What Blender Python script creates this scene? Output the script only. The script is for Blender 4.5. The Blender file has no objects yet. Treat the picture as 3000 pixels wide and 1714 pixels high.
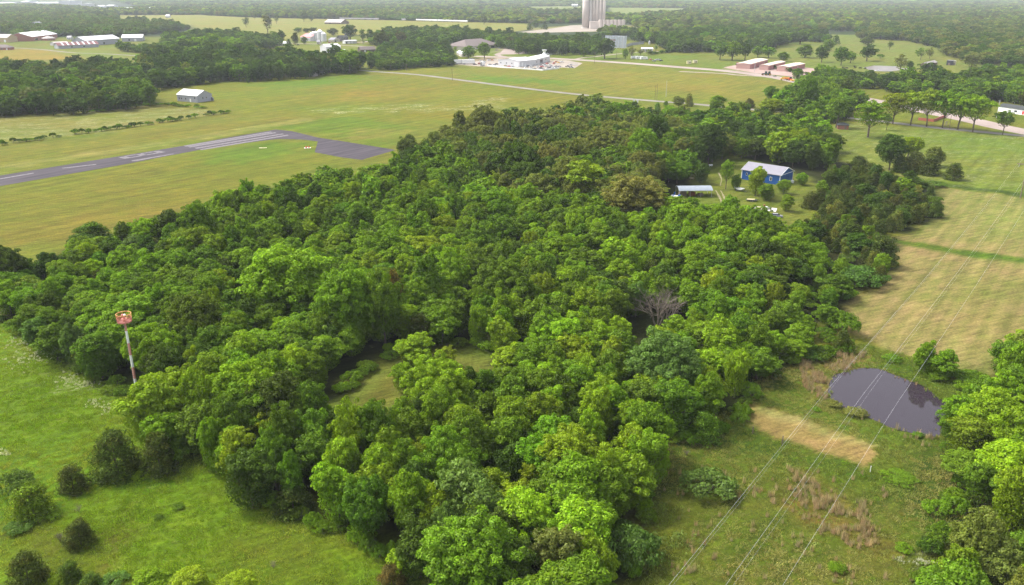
import bpy, math, random
import numpy as np
from mathutils import Vector

R = random.Random(7)
NR = np.random.default_rng(7)
scn = bpy.context.scene
C = scn.collection

# ------------------------------------------------------------------ camera
H = 80.0
FP = 2400.0                       # focal length in pixels of a 3000 px wide frame
TH = math.atan(888.0 / FP)        # pitch below the horizon
cam_d = bpy.data.cameras.new('camera')
cam_d.sensor_width = 36.0
cam_d.lens = 36.0 * FP / 3000.0
cam_d.clip_start = 1.0
cam_d.clip_end = 40000.0
cam = bpy.data.objects.new('camera', cam_d)
C.objects.link(cam)
cam.location = (0, 0, H)
cam.rotation_euler = (math.pi / 2 - TH, 0, 0)
scn.camera = cam

# ------------------------------------------------------------------ light
SUN_EL = math.radians(52)
SUN_AZ = math.radians(-70)        # from +Y, clockwise; sun stands left of and a little beyond the view
world = bpy.data.worlds.new('World')
scn.world = world
world.use_nodes = True
nt = world.node_tree
bg = nt.nodes['Background']
sky = nt.nodes.new('ShaderNodeTexSky')
sky.sky_type = 'NISHITA'
sky.sun_disc = False
sky.sun_elevation = SUN_EL
sky.sun_rotation = SUN_AZ
sky.dust_density = 4.0
sky.air_density = 1.0
hs = nt.nodes.new('ShaderNodeHueSaturation')
hs.inputs['Saturation'].default_value = 0.28
nt.links.new(sky.outputs[0], hs.inputs['Color'])
nt.links.new(hs.outputs[0], bg.inputs['Color'])
bg.inputs['Strength'].default_value = 0.135

sd = bpy.data.lights.new('sun', 'SUN')
sd.energy = 1.35
sd.angle = math.radians(10)
sd.color = (1.0, 0.96, 0.90)
sun = bpy.data.objects.new('sun', sd)
C.objects.link(sun)
sv = Vector((math.sin(SUN_AZ) * math.cos(SUN_EL), math.cos(SUN_AZ) * math.cos(SUN_EL), math.sin(SUN_EL)))
sun.rotation_euler = sv.to_track_quat('Z', 'Y').to_euler()
sun.location = (0, 0, 300)

scn.view_settings.view_transform = 'Standard'
scn.view_settings.look = 'None'
scn.view_settings.exposure = 1.54
scn.view_settings.gamma = 1.0
cy = scn.cycles
cy.max_bounces = 6
cy.diffuse_bounces = 3
cy.glossy_bounces = 2
cy.transmission_bounces = 3
cy.volume_bounces = 0
cy.caustics_reflective = False
cy.caustics_refractive = False
cy.use_denoising = True
try:
    cy.denoiser = 'OPENIMAGEDENOISE'
    cy.denoising_input_passes = 'RGB_ALBEDO_NORMAL'
    cy.denoising_prefilter = 'NONE'
except Exception:
    pass
try:
    scn.render.use_persistent_data = False
    cy.volume_step_rate = 1.0
except Exception:
    pass

# ------------------------------------------------------------------ pixel -> place helpers
cT, sT = math.cos(TH), math.sin(TH)

def P(x, y, z=0.0):
    """point at height z seen at pixel (x, y) of the 3000 x 1714 photograph"""
    u = (x - 1500.0) / FP
    v = -(y - 857.0) / FP
    dx, dy, dz = u, cT + v * sT, -sT + v * cT
    t = (z - H) / dz
    return Vector((dx * t, dy * t, z))

K = 3000.0 / 2548.0
def D(x, y, z=0.0):
    return P(x * K, y * K, z)

def depth_of(p):
    return p.y * cT + (H - p.z) * sT

def mpp(p):
    return depth_of(p) / FP

def srgb(r, g, b, k=1.0):
    def f(c):
        c /= 255.0
        return (c / 12.92 if c <= 0.04045 else ((c + 0.055) / 1.055) ** 2.4) * k
    return (f(r), f(g), f(b))

# ------------------------------------------------------------------ materials
MATS = {}
def mat(name, col, rough=0.7, metal=0.0, spec=0.3, noise=0.12, nscale=2.0, bump=0.0):
    if name in MATS:
        return MATS[name]
    m = bpy.data.materials.new(name)
    m.use_nodes = True
    t = m.node_tree
    b = t.nodes['Principled BSDF']
    b.inputs['Roughness'].default_value = rough
    b.inputs['Metallic'].default_value = metal
    b.inputs['Specular IOR Level'].default_value = spec
    tc = t.nodes.new('ShaderNodeTexCoord')
    n = t.nodes.new('ShaderNodeTexNoise')
    n.inputs['Scale'].default_value = nscale
    n.inputs['Detail'].default_value = 5
    t.links.new(tc.outputs['Object'], n.inputs['Vector'])
    mr = t.nodes.new('ShaderNodeMapRange')
    mr.inputs['From Min'].default_value = 0.3
    mr.inputs['From Max'].default_value = 0.7
    mr.inputs['To Min'].default_value = 1 - noise
    mr.inputs['To Max'].default_value = 1 + noise
    t.links.new(n.outputs['Fac'], mr.inputs['Value'])
    vm = t.nodes.new('ShaderNodeVectorMath')
    vm.operation = 'SCALE'
    vm.inputs[0].default_value = col
    t.links.new(mr.outputs[0], vm.inputs['Scale'])
    t.links.new(vm.outputs[0], b.inputs['Base Color'])
    if bump:
        bp = t.nodes.new('ShaderNodeBump')
        bp.inputs['Strength'].default_value = bump
        t.links.new(n.outputs['Fac'], bp.inputs['Height'])
        t.links.new(bp.outputs[0], b.inputs['Normal'])
    MATS[name] = m
    return m

def ribbed(name, col, scale=12.0, rough=0.45, metal=0.0, axis='X', depth=0.25):
    """sheet-metal with standing ribs"""
    if name in MATS:
        return MATS[name]
    m = mat(name, col, rough=rough, metal=metal, noise=0.06, nscale=0.6)
    t = m.node_tree
    tc = t.nodes.new('ShaderNodeTexCoord')
    w = t.nodes.new('ShaderNodeTexWave')
    w.bands_direction = axis
    w.inputs['Scale'].default_value = scale
    t.links.new(tc.outputs['Object'], w.inputs['Vector'])
    bp = t.nodes.new('ShaderNodeBump')
    bp.inputs['Strength'].default_value = depth
    bp.inputs['Distance'].default_value = 0.05
    t.links.new(w.outputs['Fac'], bp.inputs['Height'])
    t.links.new(bp.outputs[0], t.nodes['Principled BSDF'].inputs['Normal'])
    return m

WHITE = ribbed('white_sheet', (0.55, 0.55, 0.57), 3)
WHITEROOF = ribbed('white_roof_sheet', (0.66, 0.66, 0.67), 2)
GREYWALL = ribbed('grey_sheet', (0.33, 0.335, 0.39), 4)
GREYROOF = ribbed('grey_roof_sheet', (0.215, 0.205, 0.235), 2)
BLUE = ribbed('blue_sheet', (0.012, 0.075, 0.26), 4)
BROWNROOF = mat('brown_shingle', (0.16, 0.13, 0.12), 0.9, nscale=1.5, noise=0.2)
REDROOF = mat('red_roof_sheet', (0.42, 0.09, 0.10), 0.6)
RUSTROOF = mat('rust_roof', (0.20, 0.09, 0.09), 0.8, noise=0.3, nscale=0.4)
PINKWALL = mat('pink_wall', (0.42, 0.26, 0.23), 0.8)
PINKROOF = ribbed('pink_roof', (0.62, 0.50, 0.40), 2)
REDDOOR = mat('red_door', (0.26, 0.06, 0.07), 0.6)
BRICK = mat('brick', (0.30, 0.13, 0.10), 0.9, noise=0.25, nscale=6)
REDBRICK = mat('red_brick', (0.33, 0.10, 0.07), 0.9, noise=0.25, nscale=6)
TANWALL = mat('tan_wall', (0.45, 0.34, 0.20), 0.8)
CREAM = mat('cream_wall', (0.55, 0.50, 0.42), 0.8)
DARKROOF = mat('dark_shingle', (0.045, 0.05, 0.05), 0.9, noise=0.2)
CONCRETE = mat('concrete', (0.40, 0.36, 0.35), 0.9, noise=0.14, nscale=0.25)
CONC2 = mat('concrete_light', (0.50, 0.47, 0.44), 0.9, noise=0.14, nscale=0.4)
GLASS = mat('dark_glass', (0.03, 0.04, 0.05), 0.12, spec=0.6)
BLACK = mat('black_rubber', (0.02, 0.02, 0.02), 0.8)
WHITEP = mat('white_paint', (0.78, 0.78, 0.78), 0.4)
REDP = mat('red_paint', (0.50, 0.035, 0.03), 0.4)
ORANGEP = mat('orange_paint', (0.72, 0.28, 0.04), 0.4)
YELLOWP = mat('yellow_paint', (0.75, 0.42, 0.03), 0.45)
CREAMP = mat('cream_paint', (0.62, 0.55, 0.34), 0.5)
GREYP = mat('grey_paint', (0.22, 0.22, 0.24), 0.35)
SILVERP = mat('silver_paint', (0.5, 0.5, 0.53), 0.3, metal=0.4)
DARKP = mat('dark_paint', (0.035, 0.035, 0.045), 0.35)
GREENP = mat('green_paint', (0.02, 0.09, 0.03), 0.45)
BLUEP = mat('blue_paint', (0.02, 0.10, 0.42), 0.4)
STEEL = mat('galvanised_steel', (0.42, 0.42, 0.43), 0.5, metal=0.3)
RUST = mat('rusty_steel', (0.22, 0.08, 0.04), 0.8)
WOOD = mat('weathered_wood', (0.17, 0.13, 0.10), 0.9, noise=0.3)
BARK = mat('bark', (0.11, 0.085, 0.065), 0.95, noise=0.35, nscale=3)
GREYBARK = mat('grey_bark', (0.17, 0.14, 0.11), 0.95, noise=0.3, nscale=3)
BEACONRED = mat('beacon_red', (0.52, 0.20, 0.17), 0.5, noise=0.1)
BEACONORANGE = mat('beacon_orange', (0.62, 0.30, 0.10), 0.5, noise=0.1)
WIRE = mat('wire_aluminium', (0.52, 0.52, 0.54), 0.45, metal=0.1)
HIDE = mat('black_hide', (0.015, 0.013, 0.012), 0.8)
PAINTLINE = mat('worn_white_line', (0.135, 0.12, 0.127), 0.9, noise=0.35, nscale=0.8)

def foliage_mat(name, transl=0.28):
    m = bpy.data.materials.new(name)
    m.use_nodes = True
    t = m.node_tree
    t.nodes.remove(t.nodes['Principled BSDF'])
    out = t.nodes['Material Output']
    a = t.nodes.new('ShaderNodeAttribute')
    a.attribute_type = 'INSTANCER'
    a.attribute_name = 'tint'
    lv = t.nodes.new('ShaderNodeAttribute')
    lv.attribute_type = 'GEOMETRY'
    lv.attribute_name = 'lv'
    s = t.nodes.new('ShaderNodeVectorMath')
    s.operation = 'MULTIPLY'
    t.links.new(a.outputs['Vector'], s.inputs[0])
    t.links.new(lv.outputs['Vector'], s.inputs[1])
    d = t.nodes.new('ShaderNodeBsdfDiffuse')
    tr = t.nodes.new('ShaderNodeBsdfTranslucent')
    gl = t.nodes.new('ShaderNodeBsdfGlossy')
    gl.inputs['Roughness'].default_value = 0.45
    gl.inputs['Color'].default_value = (0.7, 0.8, 0.55, 1)
    t.links.new(s.outputs[0], d.inputs['Color'])
    s2 = t.nodes.new('ShaderNodeVectorMath')
    s2.operation = 'MULTIPLY'
    s2.inputs[1].default_value = (1.1, 1.15, 0.5)
    t.links.new(s.outputs[0], s2.inputs[0])
    t.links.new(s2.outputs[0], tr.inputs['Color'])
    mx = t.nodes.new('ShaderNodeMixShader')
    mx.inputs[0].default_value = transl
    t.links.new(d.outputs[0], mx.inputs[1])
    t.links.new(tr.outputs[0], mx.inputs[2])
    m2 = t.nodes.new('ShaderNodeMixShader')
    m2.inputs[0].default_value = 0.014
    t.links.new(mx.outputs[0], m2.inputs[1])
    t.links.new(gl.outputs[0], m2.inputs[2])
    t.links.new(m2.outputs[0], out.inputs['Surface'])
    return m
LEAF = foliage_mat('leaves')

# ------------------------------------------------------------------ mesh builder
class MB:
    def __init__(s):
        s.v = []; s.f = []
    def add(s, vs, fs):
        o = len(s.v)
        s.v += [tuple(p) for p in vs]
        s.f += [tuple(i + o for i in f) for f in fs]
        return s
    def box(s, cx, cy, z0, sx, sy, sz, rot=0.0):
        c, n = math.cos(rot), math.sin(rot)
        vs = []
        for z in (z0, z0 + sz):
            for ax, ay in ((-.5, -.5), (.5, -.5), (.5, .5), (-.5, .5)):
                x, y = ax * sx, ay * sy
                vs.append((cx + x * c - y * n, cy + x * n + y * c, z))
        return s.add(vs, [(3, 2, 1, 0), (4, 5, 6, 7), (0, 1, 5, 4), (1, 2, 6, 5), (2, 3, 7, 6), (3, 0, 4, 7)])
    def prism(s, poly, z0, z1):
        n = len(poly)
        vs = [(p[0], p[1], z0) for p in poly] + [(p[0], p[1], z1) for p in poly]
        return s.add(vs, [tuple(range(n - 1, -1, -1)), tuple(range(n, 2 * n))] +
                     [(i, (i + 1) % n, n + (i + 1) % n, n + i) for i in range(n)])
    def xprofile(s, prof, y0, y1, inset=0.0, zin=None):
        """profile in x,z extruded across y; points above zin are pulled in"""
        n = len(prof)
        vs = []
        for y, sg in ((y0, 1), (y1, -1)):
            for x, z in prof:
                d = inset if (zin is not None and z > zin) else 0
                vs.append((x, y + sg * d, z))
        return s.add(vs, [tuple(range(n)), tuple(range(2 * n - 1, n - 1, -1))] +
                     [(i, n + i, n + (i + 1) % n, (i + 1) % n) for i in range(n)])
    def tube(s, pts, rad, n=8, cap=True):
        pts = [Vector(p) for p in pts]
        if not hasattr(rad, '__len__'):
            rad = [rad] * len(pts)
        rings = []
        for i, p in enumerate(pts):
            d = (pts[min(i + 1, len(pts) - 1)] - pts[max(i - 1, 0)]).normalized()
            a = d.cross(Vector((0, 0, 1)))
            if a.length < 0.05:
                a = d.cross(Vector((1, 0, 0)))
            a.normalize(); b = d.cross(a)
            rings.append([p + (a * math.cos(t * 2 * math.pi / n) + b * math.sin(t * 2 * math.pi / n)) * rad[i] for t in range(n)])
        vs = [q for r in rings for q in r]
        fs = []
        for i in range(len(pts) - 1):
            for t in range(n):
                fs.append((i * n + t, i * n + (t + 1) % n, (i + 1) * n + (t + 1) % n, (i + 1) * n + t))
        if cap:
            fs.append(tuple(range(n - 1, -1, -1)))
            k = (len(pts) - 1) * n
            fs.append(tuple(range(k, k + n)))
        return s.add(vs, fs)
    def cyl(s, cx, cy, z0, z1, r0, r1=None, n=20):
        r1 = r0 if r1 is None else r1
        return s.tube([(cx, cy, z0), (cx, cy, z1)], [r0, r1], n)
    def sphere(s, c, r, n=10, m=6, sz=1.0):
        vs = []; fs = []
        for i in range(m + 1):
            ph = math.pi * i / m
            for j in range(n):
                a = 2 * math.pi * j / n
                vs.append((c[0] + r * math.sin(ph) * math.cos(a), c[1] + r * math.sin(ph) * math.sin(a), c[2] + r * sz * math.cos(ph)))
        for i in range(m):
            for j in range(n):
                fs.append((i * n + j, i * n + (j + 1) % n, (i + 1) * n + (j + 1) % n, (i + 1) * n + j))
        return s.add(vs, fs)
    def mesh(s, name, m=None):
        me = bpy.data.meshes.new(name)
        me.from_pydata(s.v, [], s.f)
        if m:
            me.materials.append(m)
        me.update()
        return me
    def build(s, name, m, parent=None, bevel=0.0, smooth=False):
        me = s.mesh(name, m)
        if smooth:
            for p in me.polygons:
                p.use_smooth = True
        o = bpy.data.objects.new(name, me)
        C.objects.link(o)
        o.parent = parent
        if bevel:
            b = o.modifiers.new('bevel', 'BEVEL')
            b.width = bevel; b.segments = 2; b.limit_method = 'ANGLE'
        return o

def tag(o, label, cat, group=None):
    o['label'] = label; o['category'] = cat
    if group:
        o['group'] = group
    return o

def thing(name, label, cat, loc=(0, 0, 0), rz=0.0, group=None):
    o = bpy.data.objects.new(name, None)
    o.empty_display_size = 0.5
    C.objects.link(o)
    o.location = loc
    o.rotation_euler = (0, 0, rz)
    return tag(o, label, cat, group)

def struct(o, kind='structure'):
    o['kind'] = kind
    return o

# ------------------------------------------------------------------ polygon helpers (numpy)
def wpoly(pts, z=0.0, full=False):
    f = P if full else D
    return np.array([(lambda q: (q.x, q.y))(f(x, y, z)) for x, y in pts])

def inside(X, Y, poly):
    r = np.zeros(X.shape, bool)
    n = len(poly)
    for i in range(n):
        x0, y0 = poly[i]; x1, y1 = poly[(i + 1) % n]
        c = ((y0 > Y) != (y1 > Y))
        if y1 != y0:
            r ^= c & (X < (x1 - x0) * (Y - y0) / (y1 - y0) + x0)
    return r

def sdist(X, Y, poly):
    d = np.full(X.shape, 1e9)
    n = len(poly)
    for i in range(n):
        x0, y0 = poly[i]; x1, y1 = poly[(i + 1) % n]
        ex, ey = x1 - x0, y1 - y0
        L = ex * ex + ey * ey + 1e-9
        t = np.clip(((X - x0) * ex + (Y - y0) * ey) / L, 0, 1)
        d = np.minimum(d, np.hypot(X - x0 - t * ex, Y - y0 - t * ey))
    return np.where(inside(X, Y, poly), -d, d)

# cheap smooth value noise
_g = NR.random((256, 256))
def vnoise(X, Y, s):
    x = X / s; y = Y / s
    xi = np.floor(x).astype(int); yi = np.floor(y).astype(int)
    fx = x - xi; fy = y - yi
    fx = fx * fx * (3 - 2 * fx); fy = fy * fy * (3 - 2 * fy)
    a = _g[xi % 256, yi % 256]; b = _g[(xi + 1) % 256, yi % 256]
    c = _g[xi % 256, (yi + 1) % 256]; d = _g[(xi + 1) % 256, (yi + 1) % 256]
    return (a * (1 - fx) + b * fx) * (1 - fy) + (c * (1 - fx) + d * fx) * fy

#==PART2==
# ------------------------------------------------------------------ ground
PR = (2000, 571)
def z6(x, y): return (2000 + x / 2.549, 571 + y / 2.549)
def z8(x, y): return (2000 + x / 2.545, 1142 + y / 2.545)
PONDP = [z6(1095, 1410), z6(1120, 1345), z6(1200, 1325), z6(1290, 1300), z6(1370, 1290), z6(1480, 1300), z6(1570, 1340), z6(1700, 1390), z6(1830, 1440),
         z8(1900, 60), z8(2010, 110), z8(2060, 150), z8(2030, 200), z8(1960, 260), z8(1930, 320), z8(1905, 352), z8(1820, 345), z8(1720, 325), z8(1650, 310),
         z8(1560, 290), z8(1480, 250), z8(1400, 215), z8(1350, 190), z8(1260, 160), z8(1180, 120), z8(1110, 80), z8(1080, 30)]
def grow(start, step, g, end):
    r = []; x = start
    while x < end:
        step *= g; x += step; r.append(x)
    return r
xc = list(np.arange(-300, 330, 1.6))
xs = sorted([-x for x in grow(300, 1.6, 1.04, 11000)]) + xc + grow(xc[-1], 1.6, 1.04, 11000)
ys = sorted([-y for y in grow(-60, 3.0, 1.15, 700)]) + list(np.arange(60, 470, 1.6))
ys += grow(ys[-1], 1.6, 1.018, 17000)
xs = np.array(xs); ys = np.array(ys)
X, Y = np.meshgrid(xs, ys)
nx, ny = len(xs), len(ys)
wx = (vnoise(X, Y, 7.0) - .5) * 5 + (vnoise(X + 90, Y, 2.5) - .5) * 2.4
wy = (vnoise(X, Y + 50, 7.0) - .5) * 5 + (vnoise(X, Y - 77, 2.5) - .5) * 2.4
GK = 0.352
col = np.empty(X.shape + (3,))
col[:] = srgb(146, 150, 52, GK)
flower = np.zeros(X.shape)
dry = np.zeros(X.shape)
hay = np.zeros(X.shape)

def paint(pts, c, soft=2.0, full=False, k=GK, warp=1.0, mask=None, mv=1.0, amt=1.0):
    poly = wpoly(pts, 0, full)
    mg = soft * 2 + 6
    x0, y0 = poly.min(0) - mg; x1, y1 = poly.max(0) + mg
    i0, i1 = np.searchsorted(xs, [x0, x1]); j0, j1 = np.searchsorted(ys, [y0, y1])
    if i1 <= i0 or j1 <= j0:
        return
    sl = (slice(j0, j1), slice(i0, i1))
    d = sdist(X[sl] + wx[sl] * warp, Y[sl] + wy[sl] * warp, poly)
    w = np.clip(0.5 - d / soft, 0, 1) * amt
    if c is not None:
        col[sl] = col[sl] * (1 - w[..., None]) + np.array(srgb(*c, k)) * w[..., None]
    if mask is not None:
        mask[sl] = mask[sl] * (1 - w) + mv * w

far = lambda pts, c, soft=25, **k: paint(pts, c, soft, warp=3, **k)
# far country
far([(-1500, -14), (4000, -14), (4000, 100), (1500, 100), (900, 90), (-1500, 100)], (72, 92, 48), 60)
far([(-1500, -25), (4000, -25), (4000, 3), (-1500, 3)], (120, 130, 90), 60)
for pts, c in [
    ([(1700, -3), (2085, -6), (2085, 3), (1700, 6)], (215, 205, 180)),
    ([(280, 36), (480, 36), (640, 44), (960, 50), (1310, 58), (1330, 72), (1240, 84), (930, 84), (640, 100), (560, 100), (500, 88), (470, 62), (280, 60)], (176, 172, 88)),
    ([(1286, 16), (1450, 14), (1450, 31), (1330, 33)], (160, 170, 90)),
    ([(1320, 36), (1450, 36), (1450, 46), (1345, 47)], (186, 160, 112)),
    ([(1510, 18), (1720, 20), (1700, 36), (1540, 46)], (160, 172, 92)),
    ([(1380, 66), (1460, 62), (1640, 64), (1640, 76), (1400, 80), (1290, 72)], (178, 172, 120)),
    ([(-700, 118), (60, 122), (150, 126), (205, 146), (0, 150), (-700, 150)], (185, 160, 62)),
    ([(130, 112), (330, 118), (350, 148), (200, 142), (90, 120)], (150, 160, 62)),
    ([(640, 112), (940, 112), (1060, 145), (1120, 180), (900, 180), (860, 150), (640, 130)], (152, 158, 55)),
    ([(1100, 105), (1500, 118), (1700, 140), (2000, 150), (2100, 200), (1900, 215), (1300, 150), (1080, 130)], (140, 156, 60)),
    ([(1780, 125), (1990, 85), (2260, 88), (2420, 150), (2548, 150), (3300, 150), (3300, 190), (2300, 190), (2060, 190), (1780, 150)], (150, 158, 74)),
]:
    far(pts, c, 14)
for pts in ([(700, 9), (900, 8), (910, 11), (700, 12)], [(1180, 24), (1290, 23), (1285, 28), (1190, 28)], [(2280, 24), (2400, 23), (2410, 28), (2290, 29)], [(2160, 13), (2240, 12), (2240, 16), (2160, 16)],
    [(1120, 12), (1240, 11), (1250, 14), (1120, 15)], [(420, 20), (520, 21), (520, 25), (420, 24)], [(1960, 28), (2060, 27), (2070, 31), (1970, 32)], [(2180, 44), (2300, 42), (2290, 47), (2190, 49)]):
    far(pts, (178, 176, 104), 14)
# near and middle meadows
paint([(380, 215), (900, 178), (1120, 205), (1440, 245), (1200, 300), (700, 300), (440, 262), (360, 262)], (150, 152, 44), 40, warp=6)
paint([(620, 210), (900, 185), (960, 196), (700, 225)], (128, 158, 44), 30, warp=6)
paint([(900, 182), (1440, 150), (2000, 200), (1990, 250), (1740, 258), (1300, 212)], (158, 156, 62), 30, warp=6)
paint([(1180, 188), (1420, 200), (1420, 212), (1200, 205)], (124, 160, 44), 26, warp=6)
paint([(900, 205), (1300, 218), (1180, 250), (960, 262), (760, 240)], (172, 154, 66), 50, warp=8, amt=.55)
paint([(1440, 172), (1830, 190), (1790, 232), (1480, 205)], (178, 160, 70), 30, warp=8, amt=.5)
paint([(-900, 300), (0, 285), (380, 262), (560, 278), (300, 322), (0, 358), (-900, 480)], (156, 155, 72), 10, warp=3, mask=flower, mv=.55)
paint([(-900, 480), (0, 380), (400, 315), (760, 290), (900, 290), (690, 318), (300, 378), (0, 428), (-900, 560)], (150, 148, 50), 10, warp=3)
paint([(-900, 560), (0, 412), (300, 366), (560, 326), (760, 294), (780, 300), (570, 336), (300, 378), (0, 424), (-900, 590)], (172, 168, 92), 6, warp=2, amt=.8)
paint([(690, 318), (850, 288), (935, 300), (1050, 320), (960, 372), (760, 330)], (132, 152, 38), 8, warp=2)
paint([(840, 335), (950, 318), (1040, 325), (960, 350)], (170, 160, 80), 14, warp=4, amt=.7)
paint([(-900, 800), (0, 462), (690, 350), (790, 352), (785, 380), (860, 396), (480, 505), (0, 635), (-900, 900)], (148, 146, 46), 14, warp=3)
paint([(500, 378), (700, 350), (790, 352), (780, 378), (640, 400), (480, 410)], (130, 152, 36), 20, warp=4)
paint([(-900, 900), (0, 560), (300, 480), (460, 520), (0, 640), (-900, 1000)], (152, 140, 54), 30, warp=6, amt=.6)
for pts in ([(980, 262), (1260, 258), (1250, 270), (960, 282)], [(760, 270), (960, 262), (960, 276), (800, 284)],
            [(1180, 248), (1250, 240), (1270, 262), (1150, 265)], [(2230, 340), (2480, 355), (2440, 380), (2240, 365)],
            [(2080, 370), (2230, 380), (2200, 400), (2090, 395)], [(2300, 390), (2548, 400), (2548, 440), (2320, 440)],
            [(20, 840), (60, 835), (180, 935), (150, 950), (60, 880)], [(150, 940), (240, 960), (300, 1000), (260, 1030), (170, 985)],
            [(2270, 1395), (2330, 1385), (2335, 1415), (2280, 1420)]):
    paint(pts, None, 6, warp=3, mask=flower, mv=1.0)
# north-east pasture
paint([(2050, 300), (2300, 318), (2700, 345), (3300, 420), (3300, 620), (2548, 488), (2360, 460), (2080, 415)], (142, 156, 62), 14, warp=4, mask=flower, mv=.35)
paint([(2280, 440), (2340, 452), (2548, 482), (3300, 600), (3300, 614), (2548, 490), (2330, 462)], (92, 112, 34), 5, warp=1)
# hay field
HAYP = [(2335, 466), (2548, 492), (3200, 575), (3400, 1100), (2548, 980), (2480, 936), (2400, 930), (2310, 895), (2180, 862),
        (2140, 832), (2085, 770), (2100, 745), (2180, 722), (2226, 655), (2190, 592), (2260, 582), (2342, 520)]
paint(HAYP, (190, 168, 104), 3, warp=.8, mask=hay)
paint([(2180, 588), (2330, 612), (2548, 642), (3200, 740), (3200, 764), (2548, 658), (2330, 627), (2200, 604)], (116, 140, 34), 3, warp=.6)
paint([(2470, 700), (2548, 690), (2548, 900), (2440, 900), (2420, 820)], (150, 142, 62), 14, warp=4, amt=.35)
paint([(2250, 570), (2350, 530), (2360, 545), (2280, 592)], (138, 142, 58), 6, warp=1, amt=.7)
# homestead lawn

# open ground south of the woods
paint([(1600, 1130), (1850, 1000), (1880, 920), (1990, 880), (2150, 855), (2400, 925), (2548, 960), (2480, 1456), (2400, 1700), (1500, 1800), (1560, 1340)], (118, 134, 44), 6)
paint([(2030, 870), (2400, 920), (2420, 975), (2330, 960), (2100, 900)], (102, 124, 34), 6)
paint([(1700, 1090), (1850, 1060), (2100, 1165), (2060, 1190), (1800, 1120)], (88, 116, 30), 8)
paint([(2190, 1180), (2380, 1130), (2360, 1300), (2180, 1300)], (84, 104, 30), 12, warp=2)
paint([(1655, 1250), (1720, 1380), (1640, 1560), (1560, 1456)], (140, 134, 50), 14, warp=2, amt=.6)
for pts, a in (([(1958, 1165), (2010, 1180), (2060, 1250), (2130, 1290), (2190, 1360), (2120, 1370), (2060, 1320), (1960, 1230)], .75),
               ([(2020, 1230), (2120, 1240), (2150, 1320), (2040, 1320)], .7),
               ([(1880, 1220), (1930, 1215), (1930, 1262), (1885, 1262)], .5),
               ([(2125, 1390), (2190, 1380), (2200, 1430), (2100, 1440)], .4)):
    paint(pts, (152, 122, 70), 8, warp=2, amt=a, mask=dry)
for pts in ([(2045, 895), (2120, 868), (2150, 880), (2120, 925), (2060, 930)], [(1985, 900), (2020, 905), (2075, 965), (2050, 1000), (2000, 965)]):
    paint(pts, (176, 152, 96), 4, warp=1.5, mask=dry)
DAM = [(1848, 1003), (1880, 1006), (1935, 1018), (1985, 1038), (2060, 1062), (2120, 1082), (2176, 1106), (2172, 1140), (2160, 1156), (2140, 1160),
       (2080, 1138), (2000, 1108), (1930, 1088), (1880, 1062), (1855, 1030)]
# bright meadow, lower left
paint([(-600, 700), (0, 790), (350, 1000), (480, 1100), (620, 1230), (800, 1300), (1000, 1370), (1200, 1456), (1500, 1900), (-900, 1900)], (130, 160, 30), 6)
paint([(0, 920), (240, 1000), (420, 1080), (200, 1110), (0, 1060)], (128, 146, 32), 25, warp=4, amt=.7)
paint([(620, 1320), (800, 1320), (960, 1380), (1000, 1456), (700, 1456)], (112, 116, 36), 10, warp=3, amt=.7)
paint([(60, 1240), (200, 1330), (320, 1380), (300, 1456), (100, 1456), (0, 1330)], (118, 108, 46), 10, warp=3, amt=.8)
# woodland floor
FLOOR = [
    [(0, 690), (200, 620), (620, 500), (960, 420), (1180, 320), (1450, 270), (1760, 350), (1700, 480), (1900, 580), (2240, 590), (2200, 690), (2060, 800), (2000, 880), (1850, 1010), (1650, 1120), (1590, 1290), (1560, 1456), (1200, 1456), (950, 1330), (640, 1220), (400, 1060), (200, 920), (0, 790)],
    [(2548, 860), (2430, 960), (2360, 1060), (2390, 1160), (2340, 1340), (2290, 1500), (2900, 1500), (2900, 860)],
    [(1840, 320), (2050, 310), (2080, 400), (2340, 470), (2340, 540), (2250, 580), (2050, 540), (2030, 460), (1840, 390)],
]
for f in FLOOR:
    paint(f, (66, 72, 32), 5)
paint([(805, 1040), (838, 940), (1000, 862), (1110, 842), (1225, 855), (1220, 920), (1090, 990), (960, 1050), (850, 1080)], (140, 146, 70), 3)
paint([(880, 1000), (960, 950), (1000, 925), (1010, 985), (900, 1010)], (136, 122, 52), 5, amt=.6)

paint([(280, 935), (380, 935), (385, 1070), (330, 1090), (260, 980)], (104, 128, 28), 6)
paint(DAM, (200, 164, 122), .9, warp=.25)
paint([(1870, 1008), (1990, 1040), (2170, 1106), (2172, 1120), (1990, 1058), (1870, 1022)], (190, 182, 128), 2, warp=.6, amt=.8)
paint([(1730, 420), (1840, 395), (2010, 440), (2060, 480), (2030, 570), (1920, 590), (1780, 540), (1670, 515)], (138, 148, 62), 5)
paint([(a_ / K, b_ / K) for a_, b_ in PONDP], (96, 84, 56), 3.2, warp=.5)
# pale gravel lots
far([(1380, 70), (1450, 62), (1560, 66), (1570, 74), (1400, 80)], (205, 190, 170), 8)
far([(1235, 140), (1300, 150), (1420, 146), (1410, 158), (1380, 172), (1290, 168), (1170, 164), (1100, 162), (1105, 152)], (196, 176, 158), 4)
far([(1240, 118), (1300, 122), (1300, 134), (1230, 136)], (190, 176, 160), 4)
far([(1830, 164), (1880, 158), (2000, 172), (2040, 182), (1990, 190), (1800, 172)], (196, 178, 164), 3)
paint([(1880, 300), (1960, 285), (2000, 300), (1960, 325), (1880, 330)], (170, 160, 140), 5)

col[..., 2] *= 0.74 + .26 * hay
col[..., 0] *= 0.97 - .06 * hay
me = bpy.data.meshes.new('ground')
Z = np.zeros(X.shape)
verts = np.stack([X, Y, Z], -1).reshape(-1, 3)
ii = (np.arange(ny - 1)[:, None] * nx + np.arange(nx - 1)[None, :]).reshape(-1)
faces = np.stack([ii, ii + 1, ii + nx + 1, ii + nx], -1)

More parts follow.
